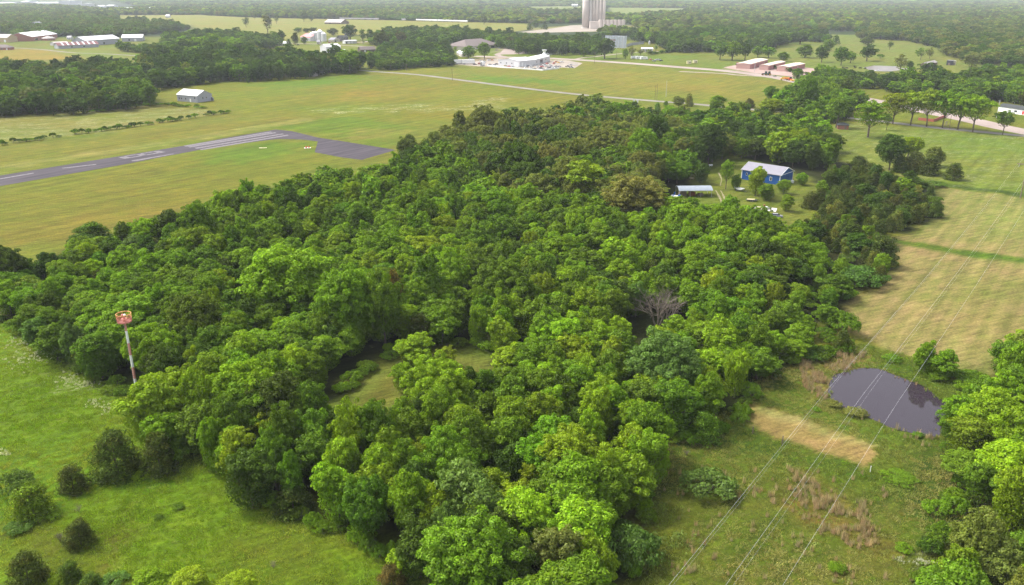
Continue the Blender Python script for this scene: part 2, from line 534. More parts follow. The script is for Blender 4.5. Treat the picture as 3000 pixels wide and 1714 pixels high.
def fast_mesh(me, verts, faces):
    nv, nf = len(verts), len(faces)
    k = faces.shape[1]
    me.vertices.add(nv)
    me.vertices.foreach_set('co', np.ascontiguousarray(verts, dtype=np.float32).ravel())
    me.loops.add(nf * k)
    me.loops.foreach_set('vertex_index', np.ascontiguousarray(faces, dtype=np.int32).ravel())
    me.polygons.add(nf)
    me.polygons.foreach_set('loop_start', np.arange(0, nf * k, k, dtype=np.int32))
    me.update(calc_edges=True)
fast_mesh(me, verts, faces)
def vattr(me, name, arr):
    arr = np.asarray(arr, dtype=np.float32)
    if arr.ndim == 2:
        a = me.attributes.new(name, 'FLOAT_VECTOR', 'POINT'); a.data.foreach_set('vector', arr.ravel())
    else:
        a = me.attributes.new(name, 'FLOAT', 'POINT'); a.data.foreach_set('value', arr)
vattr(me, 'land', col.reshape(-1, 3))
vattr(me, 'flower', flower.ravel())
vattr(me, 'hay', hay.ravel())
vattr(me, 'dry', dry.ravel())

gm = bpy.data.materials.new('grassland')
gm.use_nodes = True
t = gm.node_tree
L = t.links.new
pb = t.nodes['Principled BSDF']
pb.inputs['Roughness'].default_value = 0.95
pb.inputs['Specular IOR Level'].default_value = 0.1
def N(kind, **kw):
    n = t.nodes.new(kind)
    for k, v in kw.items():
        setattr(n, k, v)
    return n
def attr(name):
    a = N('ShaderNodeAttribute'); a.attribute_name = name; return a
tc = N('ShaderNodeTexCoord')
def noise(scale, detail=4, rough=.6, stretch=None):
    n = N('ShaderNodeTexNoise')
    n.inputs['Scale'].default_value = scale
    n.inputs['Detail'].default_value = detail
    n.inputs['Roughness'].default_value = rough
    if stretch:
        mp = N('ShaderNodeMapping', vector_type='TEXTURE')
        mp.inputs['Rotation'].default_value = (0, 0, stretch[0])
        mp.inputs['Scale'].default_value = (1 / stretch[1], 1 / stretch[2], 1)
        L(tc.outputs['Object'], mp.inputs['Vector']); L(mp.outputs[0], n.inputs['Vector'])
    else:
        L(tc.outputs['Object'], n.inputs['Vector'])
    return n
def rng(src, a, b, c, d):
    m = N('ShaderNodeMapRange')
    m.inputs['From Min'].default_value = a; m.inputs['From Max'].default_value = b
    m.inputs['To Min'].default_value = c; m.inputs['To Max'].default_value = d
    L(src, m.inputs['Value']); return m.outputs[0]
def math2(op, a, b):
    m = N('ShaderNodeMath', operation=op)
    for i, q in enumerate((a, b)):
        if isinstance(q, (int, float)): m.inputs[i].default_value = q
        else: L(q, m.inputs[i])
    return m.outputs[0]
def mixc(fac, a, b):
    m = N('ShaderNodeMix', data_type='RGBA')
    if isinstance(fac, (int, float)): m.inputs['Factor'].default_value = fac
    else: L(fac, m.inputs['Factor'])
    for s, q in (('A', a), ('B', b)):
        i = [x for x in m.inputs if x.name == s and x.type == 'RGBA'][0]
        if isinstance(q, tuple): i.default_value = q + (1,)
        else: L(q, i)
    return [x for x in m.outputs if x.type == 'RGBA'][0]
def scalec(c, f):
    m = N('ShaderNodeVectorMath', operation='SCALE'); L(c, m.inputs[0])
    if isinstance(f, (int, float)): m.inputs['Scale'].default_value = f
    else: L(f, m.inputs['Scale'])
    return m.outputs[0]
rang0 = math.atan2((D(680, 336) - D(0, 450)).y, (D(680, 336) - D(0, 450)).x)
base = attr('land').outputs['Vector']
n_big = noise(0.012, 6, .62)
n_mid = noise(0.11, 6, .65)
n_fin = noise(1.5, 6, .72)
n_str = noise(0.5, 5, .65, stretch=(0.45, 0.22, 1.6))
n_tuft = noise(4.0, 3, .7)
mul = N('ShaderNodeVectorMath', operation='MULTIPLY')
yel = mixc(rng(n_big.outputs['Fac'], .38, .64, 0, 1), (0.90, 1.04, 0.80), (1.14, 0.98, 1.12))
L(base, mul.inputs[0]); L(yel, mul.inputs[1])
mul2 = N('ShaderNodeVectorMath', operation='MULTIPLY')
tf = mixc(rng(n_mid.outputs['Fac'], .35, .68, 0, 1), (0.82, 0.93, 0.72), (1.15, 1.06, 1.2))
L(mul.outputs[0], mul2.inputs[0]); L(tf, mul2.inputs[1])
c1 = scalec(mul2.outputs[0], rng(n_fin.outputs['Fac'], .3, .7, .60, 1.40))
c1 = scalec(c1, rng(n_str.outputs['Fac'], .3, .7, .64, 1.36))
n_row = noise(0.16, 5, .6, stretch=(rang0, 0.10, 1.5))
c1 = scalec(c1, rng(n_row.outputs['Fac'], .3, .7, .74, 1.24))
c1 = scalec(c1, rng(n_tuft.outputs['Fac'], .3, .7, .84, 1.16))
# mown windrows
HD0 = D(2140, 1000); HD1 = D(2548, 470)
hang = math.atan2(HD1.y - HD0.y, HD1.x - HD0.x)
w = N('ShaderNodeTexWave'); w.bands_direction = 'Y'
w.inputs['Scale'].default_value = 0.075
w.inputs['Distortion'].default_value = 1.6
w.inputs['Detail'].default_value = 3
w.inputs['Detail Scale'].default_value = 1.2
mp = N('ShaderNodeMapping', vector_type='TEXTURE'); mp.inputs['Rotation'].default_value = (0, 0, hang)
L(tc.outputs['Object'], mp.inputs['Vector']); L(mp.outputs[0], w.inputs['Vector'])
n_w = noise(0.09, 6, .7, stretch=(hang, 0.10, 3.4))
hf = math2('ADD', math2('MULTIPLY', w.outputs['Fac'], 0.22), math2('MULTIPLY', n_w.outputs['Fac'], 1.0))
hayc = mixc(rng(hf, .40, .95, 0, 1), (0.80, 0.93, 0.70), (1.15, 1.08, 1.18))
hm = N('ShaderNodeVectorMath', operation='MULTIPLY')
L(c1, hm.inputs[0]); L(hayc, hm.inputs[1])
c2 = mixc(attr('hay').outputs['Fac'], c1, hm.outputs[0])
# blossoms and dry stalks
n_f1 = noise(0.10, 4, .7, stretch=(0.25, 0.5, 1.3))
n_f2 = noise(0.9, 4, .8, stretch=(0.2, 0.45, 1.3))
fm = math2('MULTIPLY', rng(n_f1.outputs['Fac'], .47, .60, 0, 1), rng(n_f2.outputs['Fac'], .50, .62, 0, 1))
fm = math2('MULTIPLY', fm, attr('flower').outputs['Fac'])
c3 = mixc(math2('MULTIPLY', fm, .75), c2, srgb(226, 224, 186, .8))
n_s = noise(0.35, 4, .8, stretch=(0.3, 0.5, 1.0))
sp = math2('MULTIPLY', rng(n_s.outputs['Fac'], .64, .72, 0, 1), 0.28)
c4 = mixc(sp, c3, srgb(196, 190, 120, .75))
L(c4, pb.inputs['Base Color'])
bp = N('ShaderNodeBump'); bp.inputs['Strength'].default_value = 0.5; bp.inputs['Distance'].default_value = 0.5
L(math2('ADD', n_fin.outputs['Fac'], n_str.outputs['Fac']), bp.inputs['Height'])
L(bp.outputs[0], pb.inputs['Normal'])
me.materials.append(gm)
ground = struct(bpy.data.objects.new('ground', me))
C.objects.link(ground)

# ------------------------------------------------------------------ flat sheets: roads, runway, pond
def surf_mat(name, c, c2, s1=0.15, s2=2.0, rough=.9, k=.46, stretch=None):
    m = bpy.data.materials.new(name); m.use_nodes = True
    tt = m.node_tree; b = tt.nodes['Principled BSDF']
    b.inputs['Roughness'].default_value = rough
    b.inputs['Specular IOR Level'].default_value = .2
    tcx = tt.nodes.new('ShaderNodeTexCoord')
    n1 = tt.nodes.new('ShaderNodeTexNoise'); n1.inputs['Scale'].default_value = s1; n1.inputs['Detail'].default_value = 7
    n1.inputs['Roughness'].default_value = .68
    if stretch:
        mp = tt.nodes.new('ShaderNodeMapping'); mp.vector_type = 'TEXTURE'
        mp.inputs['Rotation'].default_value = (0, 0, stretch[0]); mp.inputs['Scale'].default_value = (1 / stretch[1], 1 / stretch[2], 1)
        tt.links.new(tcx.outputs['Object'], mp.inputs[0]); tt.links.new(mp.outputs[0], n1.inputs['Vector'])
    else:
        tt.links.new(tcx.outputs['Object'], n1.inputs['Vector'])
    r = tt.nodes.new('ShaderNodeValToRGB')
    r.color_ramp.elements[0].position = .36; r.color_ramp.elements[1].position = .66
    r.color_ramp.elements[0].color = srgb(*c, k) + (1,); r.color_ramp.elements[1].color = srgb(*c2, k) + (1,)
    tt.links.new(n1.outputs['Fac'], r.inputs[0]); tt.links.new(r.outputs[0], b.inputs['Base Color'])
    return m

def sheet(name, pts, m, z, full=False, label=None):
    poly = wpoly(pts, 0, full)
    a = 0
    for i in range(len(poly)):
        x0, y0 = poly[i]; x1, y1 = poly[(i + 1) % len(poly)]
        a += x0 * y1 - x1 * y0
    if a < 0: poly = poly[::-1]
    me = bpy.data.meshes.new(name)
    me.from_pydata([(p[0], p[1], z) for p in poly], [], [tuple(range(len(poly)))])
    me.materials.append(m)
    o = bpy.data.objects.new(name, me); C.objects.link(o)
    return struct(o)

def ribbon(name, pts, width, m, z, full=False, parent=None):
    """a road of constant width along ground points given as pixels"""
    w = [ (P if full else D)(x, y) for x, y in pts] if not isinstance(pts[0], Vector) else pts
    q = []
    for i in range(len(w) - 1):
        for s in range(8):
            tt = s / 8
            p0 = w[max(i - 1, 0)]; p1 = w[i]; p2 = w[i + 1]; p3 = w[min(i + 2, len(w) - 1)]
            q.append(0.5 * ((2 * p1) + (p2 - p0) * tt + (2 * p0 - 5 * p1 + 4 * p2 - p3) * tt * tt + (3 * p1 - p0 - 3 * p2 + p3) * tt ** 3))
    q.append(w[-1])
    vs = []; fs = []
    for i, p in enumerate(q):
        d = (q[min(i + 1, len(q) - 1)] - q[max(i - 1, 0)]); d.z = 0; d.normalize()
        n = Vector((-d.y, d.x, 0)) * (width[min(i // 8, len(width) - 1)] if hasattr(width, '__len__') else width) * .5
        vs += [(p.x + n.x, p.y + n.y, z), (p.x - n.x, p.y - n.y, z)]
    for i in range(len(q) - 1):
        fs.append((2 * i, 2 * i + 1, 2 * i + 3, 2 * i + 2))
    me = bpy.data.meshes.new(name); me.from_pydata(vs, [], fs); me.materials.append(m)
    o = bpy.data.objects.new(name, me); C.objects.link(o); o.parent = parent
    if parent is None: struct(o)
    return o

RA = D(0, 450); RB = D(680, 336)
rang = math.atan2(RB.y - RA.y, RB.x - RA.x)
ASPH = surf_mat('old_asphalt', (84, 76, 86), (126, 116, 124), 0.30, stretch=(rang, .10, 1.0), k=.34)
ROADM = surf_mat('grey_road', (158, 150, 140), (184, 176, 164), .06)
HIGHM = surf_mat('concrete_road', (192, 172, 162), (216, 198, 186), .04)
GRAVM = surf_mat('pale_gravel', (176, 168, 118), (214, 204, 160), .8, k=.36)
RUN = [(-700, 555), (0, 437), (145, 413.5), (290, 390), (456, 363), (570, 342), (686, 322.5), (726, 326.5), (793, 343), (849, 351), (910, 361), (985, 373), (900, 398), (849, 391.5), (783, 379),
       (791, 352), (760, 348), (733, 346.5), (690, 346), (666, 349), (640, 352), (600, 357.5), (496, 373), (400, 391.5), (300, 411), (150, 437), (0, 463), (-700, 588)]
sheet('runway', RUN, ASPH, 0.03)
def z1(x, y): return (x / 2.549, y / 2.549)
def zr(x, y): return (x / 9.804 + 300, y / 9.804 + 370)
mk = MB()
def mark(pts):
    poly = wpoly(pts, 0, True)
    a = sum(poly[i][0] * poly[(i + 1) % len(poly)][1] - poly[(i + 1) % len(poly)][0] * poly[i][1] for i in range(len(poly)))
    if a < 0: poly = poly[::-1]
    mk.add([(p[0], p[1], .05) for p in poly], [tuple(range(len(poly)))])
for a, b in (((1370, 1092), (2020, 985)), ((1402, 1098), (2052, 991)), ((1452, 1108), (2108, 1000)), ((1490, 1118), (2145, 1009))):
    mark([z1(a[0], a[1] - 3), z1(b[0], b[1] - 2.5), z1(b[0] + 14, b[1] + 3), z1(a[0] + 16, a[1] + 4)])
mark([z1(460, 1254), z1(715, 1226), z1(722, 1231), z1(470, 1259)])
mark([z1(-40, 1340), z1(250, 1290), z1(256, 1296), z1(-30, 1346)])
q00, q10, q11, q01 = (430, 890), (1600, 700), (1820, 742), (650, 940)
def quad(u0, u1, v0, v1):
    def b(u, v):
        x = (q00[0] * (1 - u) + q10[0] * u) * (1 - v) + (q01[0] * (1 - u) + q11[0] * u) * v
        y = (q00[1] * (1 - u) + q10[1] * u) * (1 - v) + (q01[1] * (1 - u) + q11[1] * u) * v
        return zr(x, y)
    mark([b(u0, v0), b(u1, v0), b(u1, v1), b(u0, v1)])
quad(0, .17, .1, .95); quad(.42, .56, .12, .85); quad(.85, 1, .05, 1)
quad(.17, .42, 0, .24); quad(.56, .85, 0, .24); quad(.17, .42, .74, 1); quad(.56, .85, .74, 1)
mark([zr(830, 984), zr(2040, 786), zr(2062, 798), zr(980, 1002), zr(860, 1004)])
rm = mk.build('runway_marking', PAINTLINE); struct(rm)

road1 = [(760, 168), (880, 174), (930, 178), (1040, 186), (1160, 201), (1300, 219), (1440, 235), (1600, 249), (1740, 260), (1810, 268),
         (1950, 278), (2030, 285), (2100, 292), (2200, 303), (2330, 318), (2440, 328), (2560, 339), (3000, 375), (3600, 430)]
road = ribbon('country_road', road1, 7.5, ROADM, .03)
high1 = [(1180, 140), (1240, 142), (1330, 144), (1420, 148), (1560, 157), (1700, 168), (1800, 176), (1900, 188), (1980, 202), (2060, 222), (2120, 240), (2230, 262), (2330, 282), (2420, 300), (2480, 314), (2560, 330), (2700, 356), (3200, 450)]
ribbon('highway', high1, 18, HIGHM, .045)
ribbon('side_road', [(1690, 178), (1800, 183), (1840, 187), (1960, 193), (2080, 196), (2170, 198), (2300, 196)], 6.5, HIGHM, .035)
ribbon('side_road', [(1420, 150), (1450, 144), (1480, 141), (1560, 132), (1640, 128)], 5.5, HIGHM, .025)
ribbon('side_road', [(1285, 145), (1240, 138), (1250, 132), (1290, 128)], 8, HIGHM, .03)
ribbon('side_road', [(690, 106), (740, 108), (800, 110), (860, 113), (950, 118), (1020, 121)], 7, HIGHM, .03)
ribbon('side_road', [(850, 108), (900, 105), (930, 101)], 9, HIGHM, .04)
ribbon('side_road', [(30, 119), (100, 123), (180, 131), (260, 134), (345, 139)], 6, ROADM, .03)
for a in ([(1781, 474), (1787, 484), (1793, 496), (1796, 505)], [(1793, 474), (1799, 485), (1806, 500), (1813, 508), (1826, 515)]):
    ribbon('driveway_track', a, [.5, .9, .7, .6], GRAVM, .03)
ribbon('driveway_track', [(1788, 430), (1795, 445), (1792, 462)], [.8, .4, .3], GRAVM, .03)
sheet('storage_yard', [(1800, 168), (1850, 158), (1900, 158), (1950, 162), (2038, 172), (1990, 192), (1960, 190), (1880, 182)], surf_mat('yard_concrete', (204, 172, 160), (222, 194, 182), .05), .05)
sheet('parking_lot', [(1255, 121), (1310, 121), (1310, 134), (1240, 136)], HIGHM, .05)
LOTM = surf_mat('grain_lot_gravel', (190, 176, 160), (214, 200, 184), .03)
sheet('gravel_lot', [(1290, 80), (1380, 70), (1420, 63), (1460, 62), (1530, 70), (1550, 76), (1480, 78), (1330, 82)], LOTM, .03)
sheet('yard_gravel', [(1135, 158), (1240, 145), (1320, 150), (1410, 150), (1450, 157), (1430, 170), (1400, 168), (1370, 172), (1260, 170), (1140, 161)], LOTM, .025)

# pond
wm = bpy.data.materials.new('pond_water'); wm.use_nodes = True
wb = wm.node_tree.nodes['Principled BSDF']
wb.inputs['Base Color'].default_value = (0.030, 0.022, 0.030, 1)
wb.inputs['Roughness'].default_value = 0.05
wb.inputs['IOR'].default_value = 1.36
wb.inputs['Specular IOR Level'].default_value = 0.5
wn = wm.node_tree.nodes.new('ShaderNodeTexNoise'); wn.inputs['Scale'].default_value = 1.6; wn.inputs['Detail'].default_value = 3
wc = wm.node_tree.nodes.new('ShaderNodeTexCoord'); wm.node_tree.links.new(wc.outputs['Object'], wn.inputs['Vector'])
wbp = wm.node_tree.nodes.new('ShaderNodeBump'); wbp.inputs['Strength'].default_value = 0.05; wbp.inputs['Distance'].default_value = .1
wm.node_tree.links.new(wn.outputs['Fac'], wbp.inputs['Height']); wm.node_tree.links.new(wbp.outputs[0], wb.inputs['Normal'])
sheet('pond', PONDP, wm, .02, full=True)
sheet('far_pond', [(2148, 168), (2175, 163), (2230, 165), (2255, 172), (2215, 178), (2170, 177)], surf_mat('far_water', (112, 98, 90), (186, 172, 162), .08, rough=.3), .04)
#==PART3==
# ------------------------------------------------------------------ trees
def rot_frames(n):
    """two tangent vectors for every normal"""
    a = np.cross(n, NR.normal(size=n.shape))
    a /= np.linalg.norm(a, axis=1, keepdims=True) + 1e-9
    b = np.cross(n, a)
    return a, b

def leaves(cent, norm, size, aspect=.6):
    """pointed leaf sprays; returns verts, quads"""
    a, b = rot_frames(norm)
    s = size[:, None]
    v = np.empty((len(cent), 4, 3))
    bend = norm * s * .18
    v[:, 0] = cent - a * s - bend
    v[:, 1] = cent - b * s * aspect + bend * .5
    v[:, 2] = cent + a * s - bend
    v[:, 3] = cent + b * s * aspect + bend * .5
    return v.reshape(-1, 3), np.arange(len(cent) * 4).reshape(-1, 4)

def unit(v):
    return v / (np.linalg.norm(v, axis=-1, keepdims=True) + 1e-9)

def crown_arrays(kind, seed, lobes, per, lsz):
    g = np.random.default_rng(seed)
    cs = []; ns = []; ss = []; cv = []
    def lobe(c, r, n, flat=.8, col=1.0, size=lsz, down=-.25, rough=.55):
        d = unit(g.normal(size=(n * 2, 3)))
        d = d[d[:, 2] > down][:n]
        rr = r * g.uniform(.72, 1.06, len(d))
        p = c + d * rr[:, None] * np.array([1, 1, flat])
        nn = unit(d * .9 + np.array([0, 0, .55]) + g.normal(size=d.shape) * rough)
        cs.append(p); ns.append(nn)
        ss.append(size * g.uniform(.6, 1.25, len(d)))
        cv.append(np.clip(col * g.normal(1, .16, len(d)), .35, 1.8)[:, None] * (1 + (g.random((len(d), 1)) - .5) * np.array([.22, .05, .1])))
    if kind in ('broad', 'oak', 'airy', 'tall', 'vase', 'grand'):
        rad, hgt, base = dict(broad=(4.3, 5.2, 5.0), oak=(5.2, 4.1, 5.8), airy=(4.6, 4.3, 6.2), tall=(3.2, 7.2, 7.4), vase=(4.6, 3.6, 7.2), grand=(7.4, 5.2, 7.2))[kind]
        nmain = {'grand': 15, 'broad': 7, 'oak': 9, 'airy': 7, 'tall': 8, 'vase': 8}[kind]
        mains = []
        for i in range(nmain):
            d = unit(g.normal(size=3)); d[2] = abs(d[2]) * g.choice([1, 1, -.5])
            mains.append(np.array([d[0] * rad * .55, d[1] * rad * .55, base + d[2] * hgt * .55]))
        mains.append(np.array([0, 0, base + hgt * .45]))
        k = 0
        while k < lobes:
            mc = mains[g.integers(len(mains))]
            d = unit(g.normal(size=3))
            if d[2] < -.45: continue
            p = mc + d * rad * g.uniform(.26, .58) * np.array([1, 1, .95])
            r = g.uniform(.45, 1.0) * {'grand': 1.1, 'broad': 1.0, 'oak': 1.1, 'airy': .85, 'tall': .95, 'vase': .95}[kind]
            n = int(per * r * r * g.uniform(.7, 1.2))
            lobe(p, r, n, col=g.normal(1, .15), flat=.72)
            k += 1
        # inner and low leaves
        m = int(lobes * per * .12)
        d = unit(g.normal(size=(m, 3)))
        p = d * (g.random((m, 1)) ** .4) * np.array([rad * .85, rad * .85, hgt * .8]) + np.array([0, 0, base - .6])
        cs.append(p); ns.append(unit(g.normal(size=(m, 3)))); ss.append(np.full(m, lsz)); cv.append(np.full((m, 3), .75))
    elif kind == 'cedar':
        h, r0 = 7.0, 2.75
        for i in range(lobes):
            z = h * (1 - (1 - (i + .5) / lobes) ** .8) * .95 + .35
            f = 1 - z / (h * 1.06)
            rr = r0 * (f ** .52) * (1 if z > 1.0 else .75 + .25 * z)
            a = g.uniform(0, 6.28)
            q = rr * g.uniform(.5, 1.12)
            c = np.array([math.cos(a) * q, math.sin(a) * q, z])
            r = g.uniform(.3, .85)
            n = int(per * r * 1.5)
            d = unit(g.normal(size=(n, 3)))
            out = unit(np.array([math.cos(a), math.sin(a), .9]))
            p = c + d * r * np.array([1, 1, .8])
            cs.append(p); ns.append(unit(d * .8 + out * .3 + g.normal(size=d.shape) * .7))
            ss.append(lsz * g.uniform(.6, 1.3, n))
            tone = g.normal(1, .2)
            mixb = g.random() < .18
            cv.append((np.clip(tone * g.normal(1, .2, n), .3, 1.8) * np.where(g.random(n) < .22, 1.9, 1.0))[:, None] * np.array([1.2, .97, .8] if mixb else [1, 1, 1]))
    elif kind == 'shrub':
        for i in range(lobes):
            a = g.uniform(0, 6.28); q = math.sqrt(g.random()) * 2.6
            z = 1.9 * math.sqrt(max(0, 1 - (q / 3.0) ** 2)) * g.uniform(.7, 1.05)
            lobe(np.array([math.cos(a) * q, math.sin(a) * q, z * .75 + .15]), g.uniform(.35, .75), int(per * .6), flat=.7, col=g.normal(1, .16), down=-.1)
    cs = np.concatenate(cs); ns = np.concatenate(ns); ss = np.concatenate(ss); cv = np.concatenate(cv)
    keep = cs[:, 2] > .1
    return cs[keep], ns[keep], ss[keep], cv[keep]

def trunk_mb(kind, seed, detail=True):
    g = random.Random(seed)
    mb = MB()
    if kind == 'shrub':
        for i in range(5):
            a = i * 1.3; mb.tube([(0, 0, 0), (math.cos(a) * .5, math.sin(a) * .5, .8), (math.cos(a) * 1.1, math.sin(a) * 1.1, 1.5)], [.07, .05, .02], 5)
        return mb
    if kind == 'cedar':
        mb.tube([(0, 0, 0), (0.05, 0, 2.5), (0, 0.05, 6.4)], [.16, .11, .03], 6)
        for i in range(6):
            a = i * 1.1; z = .5 + i * .8
            mb.tube([(0, 0, z), (math.cos(a) * 1.0, math.sin(a) * 1.0, z + .4)], [.05, .02], 4)
        return mb
    th, tr, top = dict(broad=(3.4, .20, 9), oak=(3.0, .30, 9), airy=(3.4, .26, 9.2), tall=(4.5, .22, 13), vase=(3.6, .22, 9.5), grand=(4.0, .34, 12))[kind]
    lean = (g.uniform(-.3, .3), g.uniform(-.3, .3))
    mb.tube([(0, 0, -.1), (lean[0] * .3, lean[1] * .3, th * .5), (lean[0], lean[1], th), (lean[0] * 1.4, lean[1] * 1.4, top * .72)],
            [tr * 1.25, tr, tr * .82, tr * .25], 8)
    for i in range(6):
        a = i * 1.047 + g.uniform(-.3, .3)
        r = g.uniform(1.6, 3.0); z = th * g.uniform(.75, 1.05)
        e = (lean[0] + math.cos(a) * r, lean[1] + math.sin(a) * r, z + g.uniform(2, 3.8))
        m = (lean[0] + math.cos(a) * r * .45, lean[1] + math.sin(a) * r * .45, z + 1.2)
        mb.tube([(lean[0], lean[1], z), m, e], [tr * .5, tr * .34, tr * .1], 5)
        for j in range(2):
            b = a + g.uniform(-.9, .9)
            mb.tube([m, (m[0] + math.cos(b) * 1.3, m[1] + math.sin(b) * 1.3, m[2] + g.uniform(.8, 2))], [tr * .22, tr * .06], 4)
    return mb

def crown_mesh(name, kind, seed, lobes, per, lsz, with_trunk=False):
    c, n, s, cv = crown_arrays(kind, seed, lobes, per, lsz)
    v, f = leaves(c, n, s, .5 if kind != 'cedar' else .38)
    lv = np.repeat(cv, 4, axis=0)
    nleaf = len(f)
    if with_trunk:
        tm = trunk_mb(kind, seed)
        quads = [q for q in tm.f if len(q) == 4]
        f = np.concatenate([f, np.array(quads) + len(v)])
        v = np.concatenate([v, np.array(tm.v)])
        lv = np.concatenate([lv, np.ones((len(tm.v), 3))])
    me = bpy.data.meshes.new(name)
    fast_mesh(me, v, f)
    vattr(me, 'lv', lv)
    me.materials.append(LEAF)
    if with_trunk:
        me.materials.append(BARK)
        mi = np.zeros(len(f), dtype=np.int32); mi[nleaf:] = 1
        me.polygons.foreach_set('material_index', mi)
    return me

HI = {}; LO = {}; TR = {}
for kind, nv, lobes, per, lsz in (('grand', 3, 430, 125, .25), ('broad', 7, 185, 125, .24), ('oak', 4, 210, 125, .24), ('airy', 4, 110, 110, .24), ('tall', 2, 85, 90, .30), ('vase', 3, 80, 85, .3),
                                  ('cedar', 4, 150, 60, .19), ('shrub', 3, 60, 95, .16)):
    HI[kind] = [crown_mesh('crown', kind, 100 + i * 7 + len(kind), lobes, per, lsz) for i in range(nv)]
    TR[kind] = [trunk_mb(kind, 100 + i * 7 + len(kind)).mesh('trunk', BARK) for i in range(nv)]
    if kind not in ('vase', 'grand'):
        LO[kind] = [crown_mesh(kind + '_far', kind, 300 + i * 3, int(lobes * .5), max(12, int(per * .26)), lsz * 2.2, True) for i in range(min(nv, 4))]

NAMES = dict(broad='broadleaf_tree', broadd='dark_broadleaf_tree', oak='oak_tree', airy='pasture_tree', tall='poplar_tree', vase='pecan_tree', cedar='cedar_tree', shrub='shrub')
CATS = dict(broad='tree', oak='tree', airy='tree', tall='tree', vase='tree', cedar='cedar tree', shrub='shrub')
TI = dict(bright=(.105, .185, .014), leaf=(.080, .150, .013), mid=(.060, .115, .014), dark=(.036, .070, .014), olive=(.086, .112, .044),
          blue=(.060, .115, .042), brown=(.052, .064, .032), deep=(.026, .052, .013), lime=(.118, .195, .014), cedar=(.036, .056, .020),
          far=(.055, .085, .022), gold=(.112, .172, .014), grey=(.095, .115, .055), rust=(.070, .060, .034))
counts = {}

TI = {k_: (v_[0] * 1.82, v_[1] * 1.66, v_[2] * .66) for k_, v_ in TI.items()}

def jit(c, a=.10):
    b = 1 + NR.normal() * a
    return tuple(max(.004, q * b * (1 + NR.normal() * .05)) for q in c)

def place_tree(kind, p, h, w, tint, label, group=None, lod=None, rz=None, name=None, cat=None):
    """h, w: height and crown width in metres"""
    base_h = dict(broad=10.6, oak=10.6, airy=11.2, tall=15.4, vase=11.3, cedar=7.3, shrub=2.5)[kind]
    base_w = dict(broad=9.6, oak=11.5, airy=10.4, tall=7.4, vase=10.6, cedar=5.4, shrub=6.2)[kind]
    dist = math.hypot(p.x, p.y)
    nk = kind
    if kind in ('broad', 'oak', 'airy') and w > 13 and (lod == 0 or dist < 470):
        kind = 'grand'; base_h, base_w = 13.4, 16.6
    if lod is None:
        lod = 1 if dist > 470 else 0
    sc = (w / base_w, w / base_w * R.uniform(.92, 1.08), h / base_h)
    rz = R.uniform(0, 6.28) if rz is None else rz
    nm = name or NAMES[nk]
    ct = cat or CATS[nk]
    if lod and kind in LO:
        me = R.choice(LO[kind])
        o = bpy.data.objects.new(nm, me); C.objects.link(o)
        o['tint'] = tint
    else:
        i = R.randrange(len(HI[kind]))
        o = bpy.data.objects.new(nm, None); C.objects.link(o)
        o.empty_display_size = .5
        c = bpy.data.objects.new('crown', HI[kind][i]); C.objects.link(c); c.parent = o
        c['tint'] = tint
        tk = bpy.data.objects.new('trunk', TR[kind][i]); C.objects.link(tk); tk.parent = o
    o.location = p; o.scale = sc; o.rotation_euler = (0, 0, rz)
    tag(o, label, ct, group)
    counts[nm] = counts.get(nm, 0) + 1
    return o

def hexfill(poly, sp, seed=0, jitter=.36):
    g = np.random.default_rng(seed)
    x0, y0 = poly.min(0); x1, y1 = poly.max(0)
    out = []
    r = 0
    yy = y0
    rows = int((y1 - y0) / (sp * .87)) + 2
    cols = int((x1 - x0) / sp) + 2
    gx, gy = np.meshgrid(np.arange(cols), np.arange(rows))
    px = x0 + (gx + (gy % 2) * .5) * sp + g.uniform(-jitter, jitter, gx.shape) * sp
    py = y0 + gy * sp * .87 + g.uniform(-jitter, jitter, gx.shape) * sp
    m = inside(px, py, poly)
    return np.stack([px[m], py[m]], 1)

ADJ = dict(bright='bright green', leaf='leafy mid green', mid='mid green', dark='dark green', olive='dull olive', blue='bluish green',
           brown='brownish', deep='very dark green', lime='yellow-green', cedar='dark brown-green', far='hazy green', gold='yellow-tinged green', grey='grey-green', rust='reddish brown')
NOUN = dict(broad='broad-leaved tree', oak='spreading oak', airy='open-crowned tree', tall='tall narrow tree', vase='vase-shaped pecan', cedar='cedar', shrub='low shrub')
BUCKET = []     # everything that is a candidate: (dist, kind, p, h, w, tint, label, group)

def exclude_ok(x, y, ex):
    return not any(inside(np.array([x]), np.array([y]), e)[0] for e in ex)

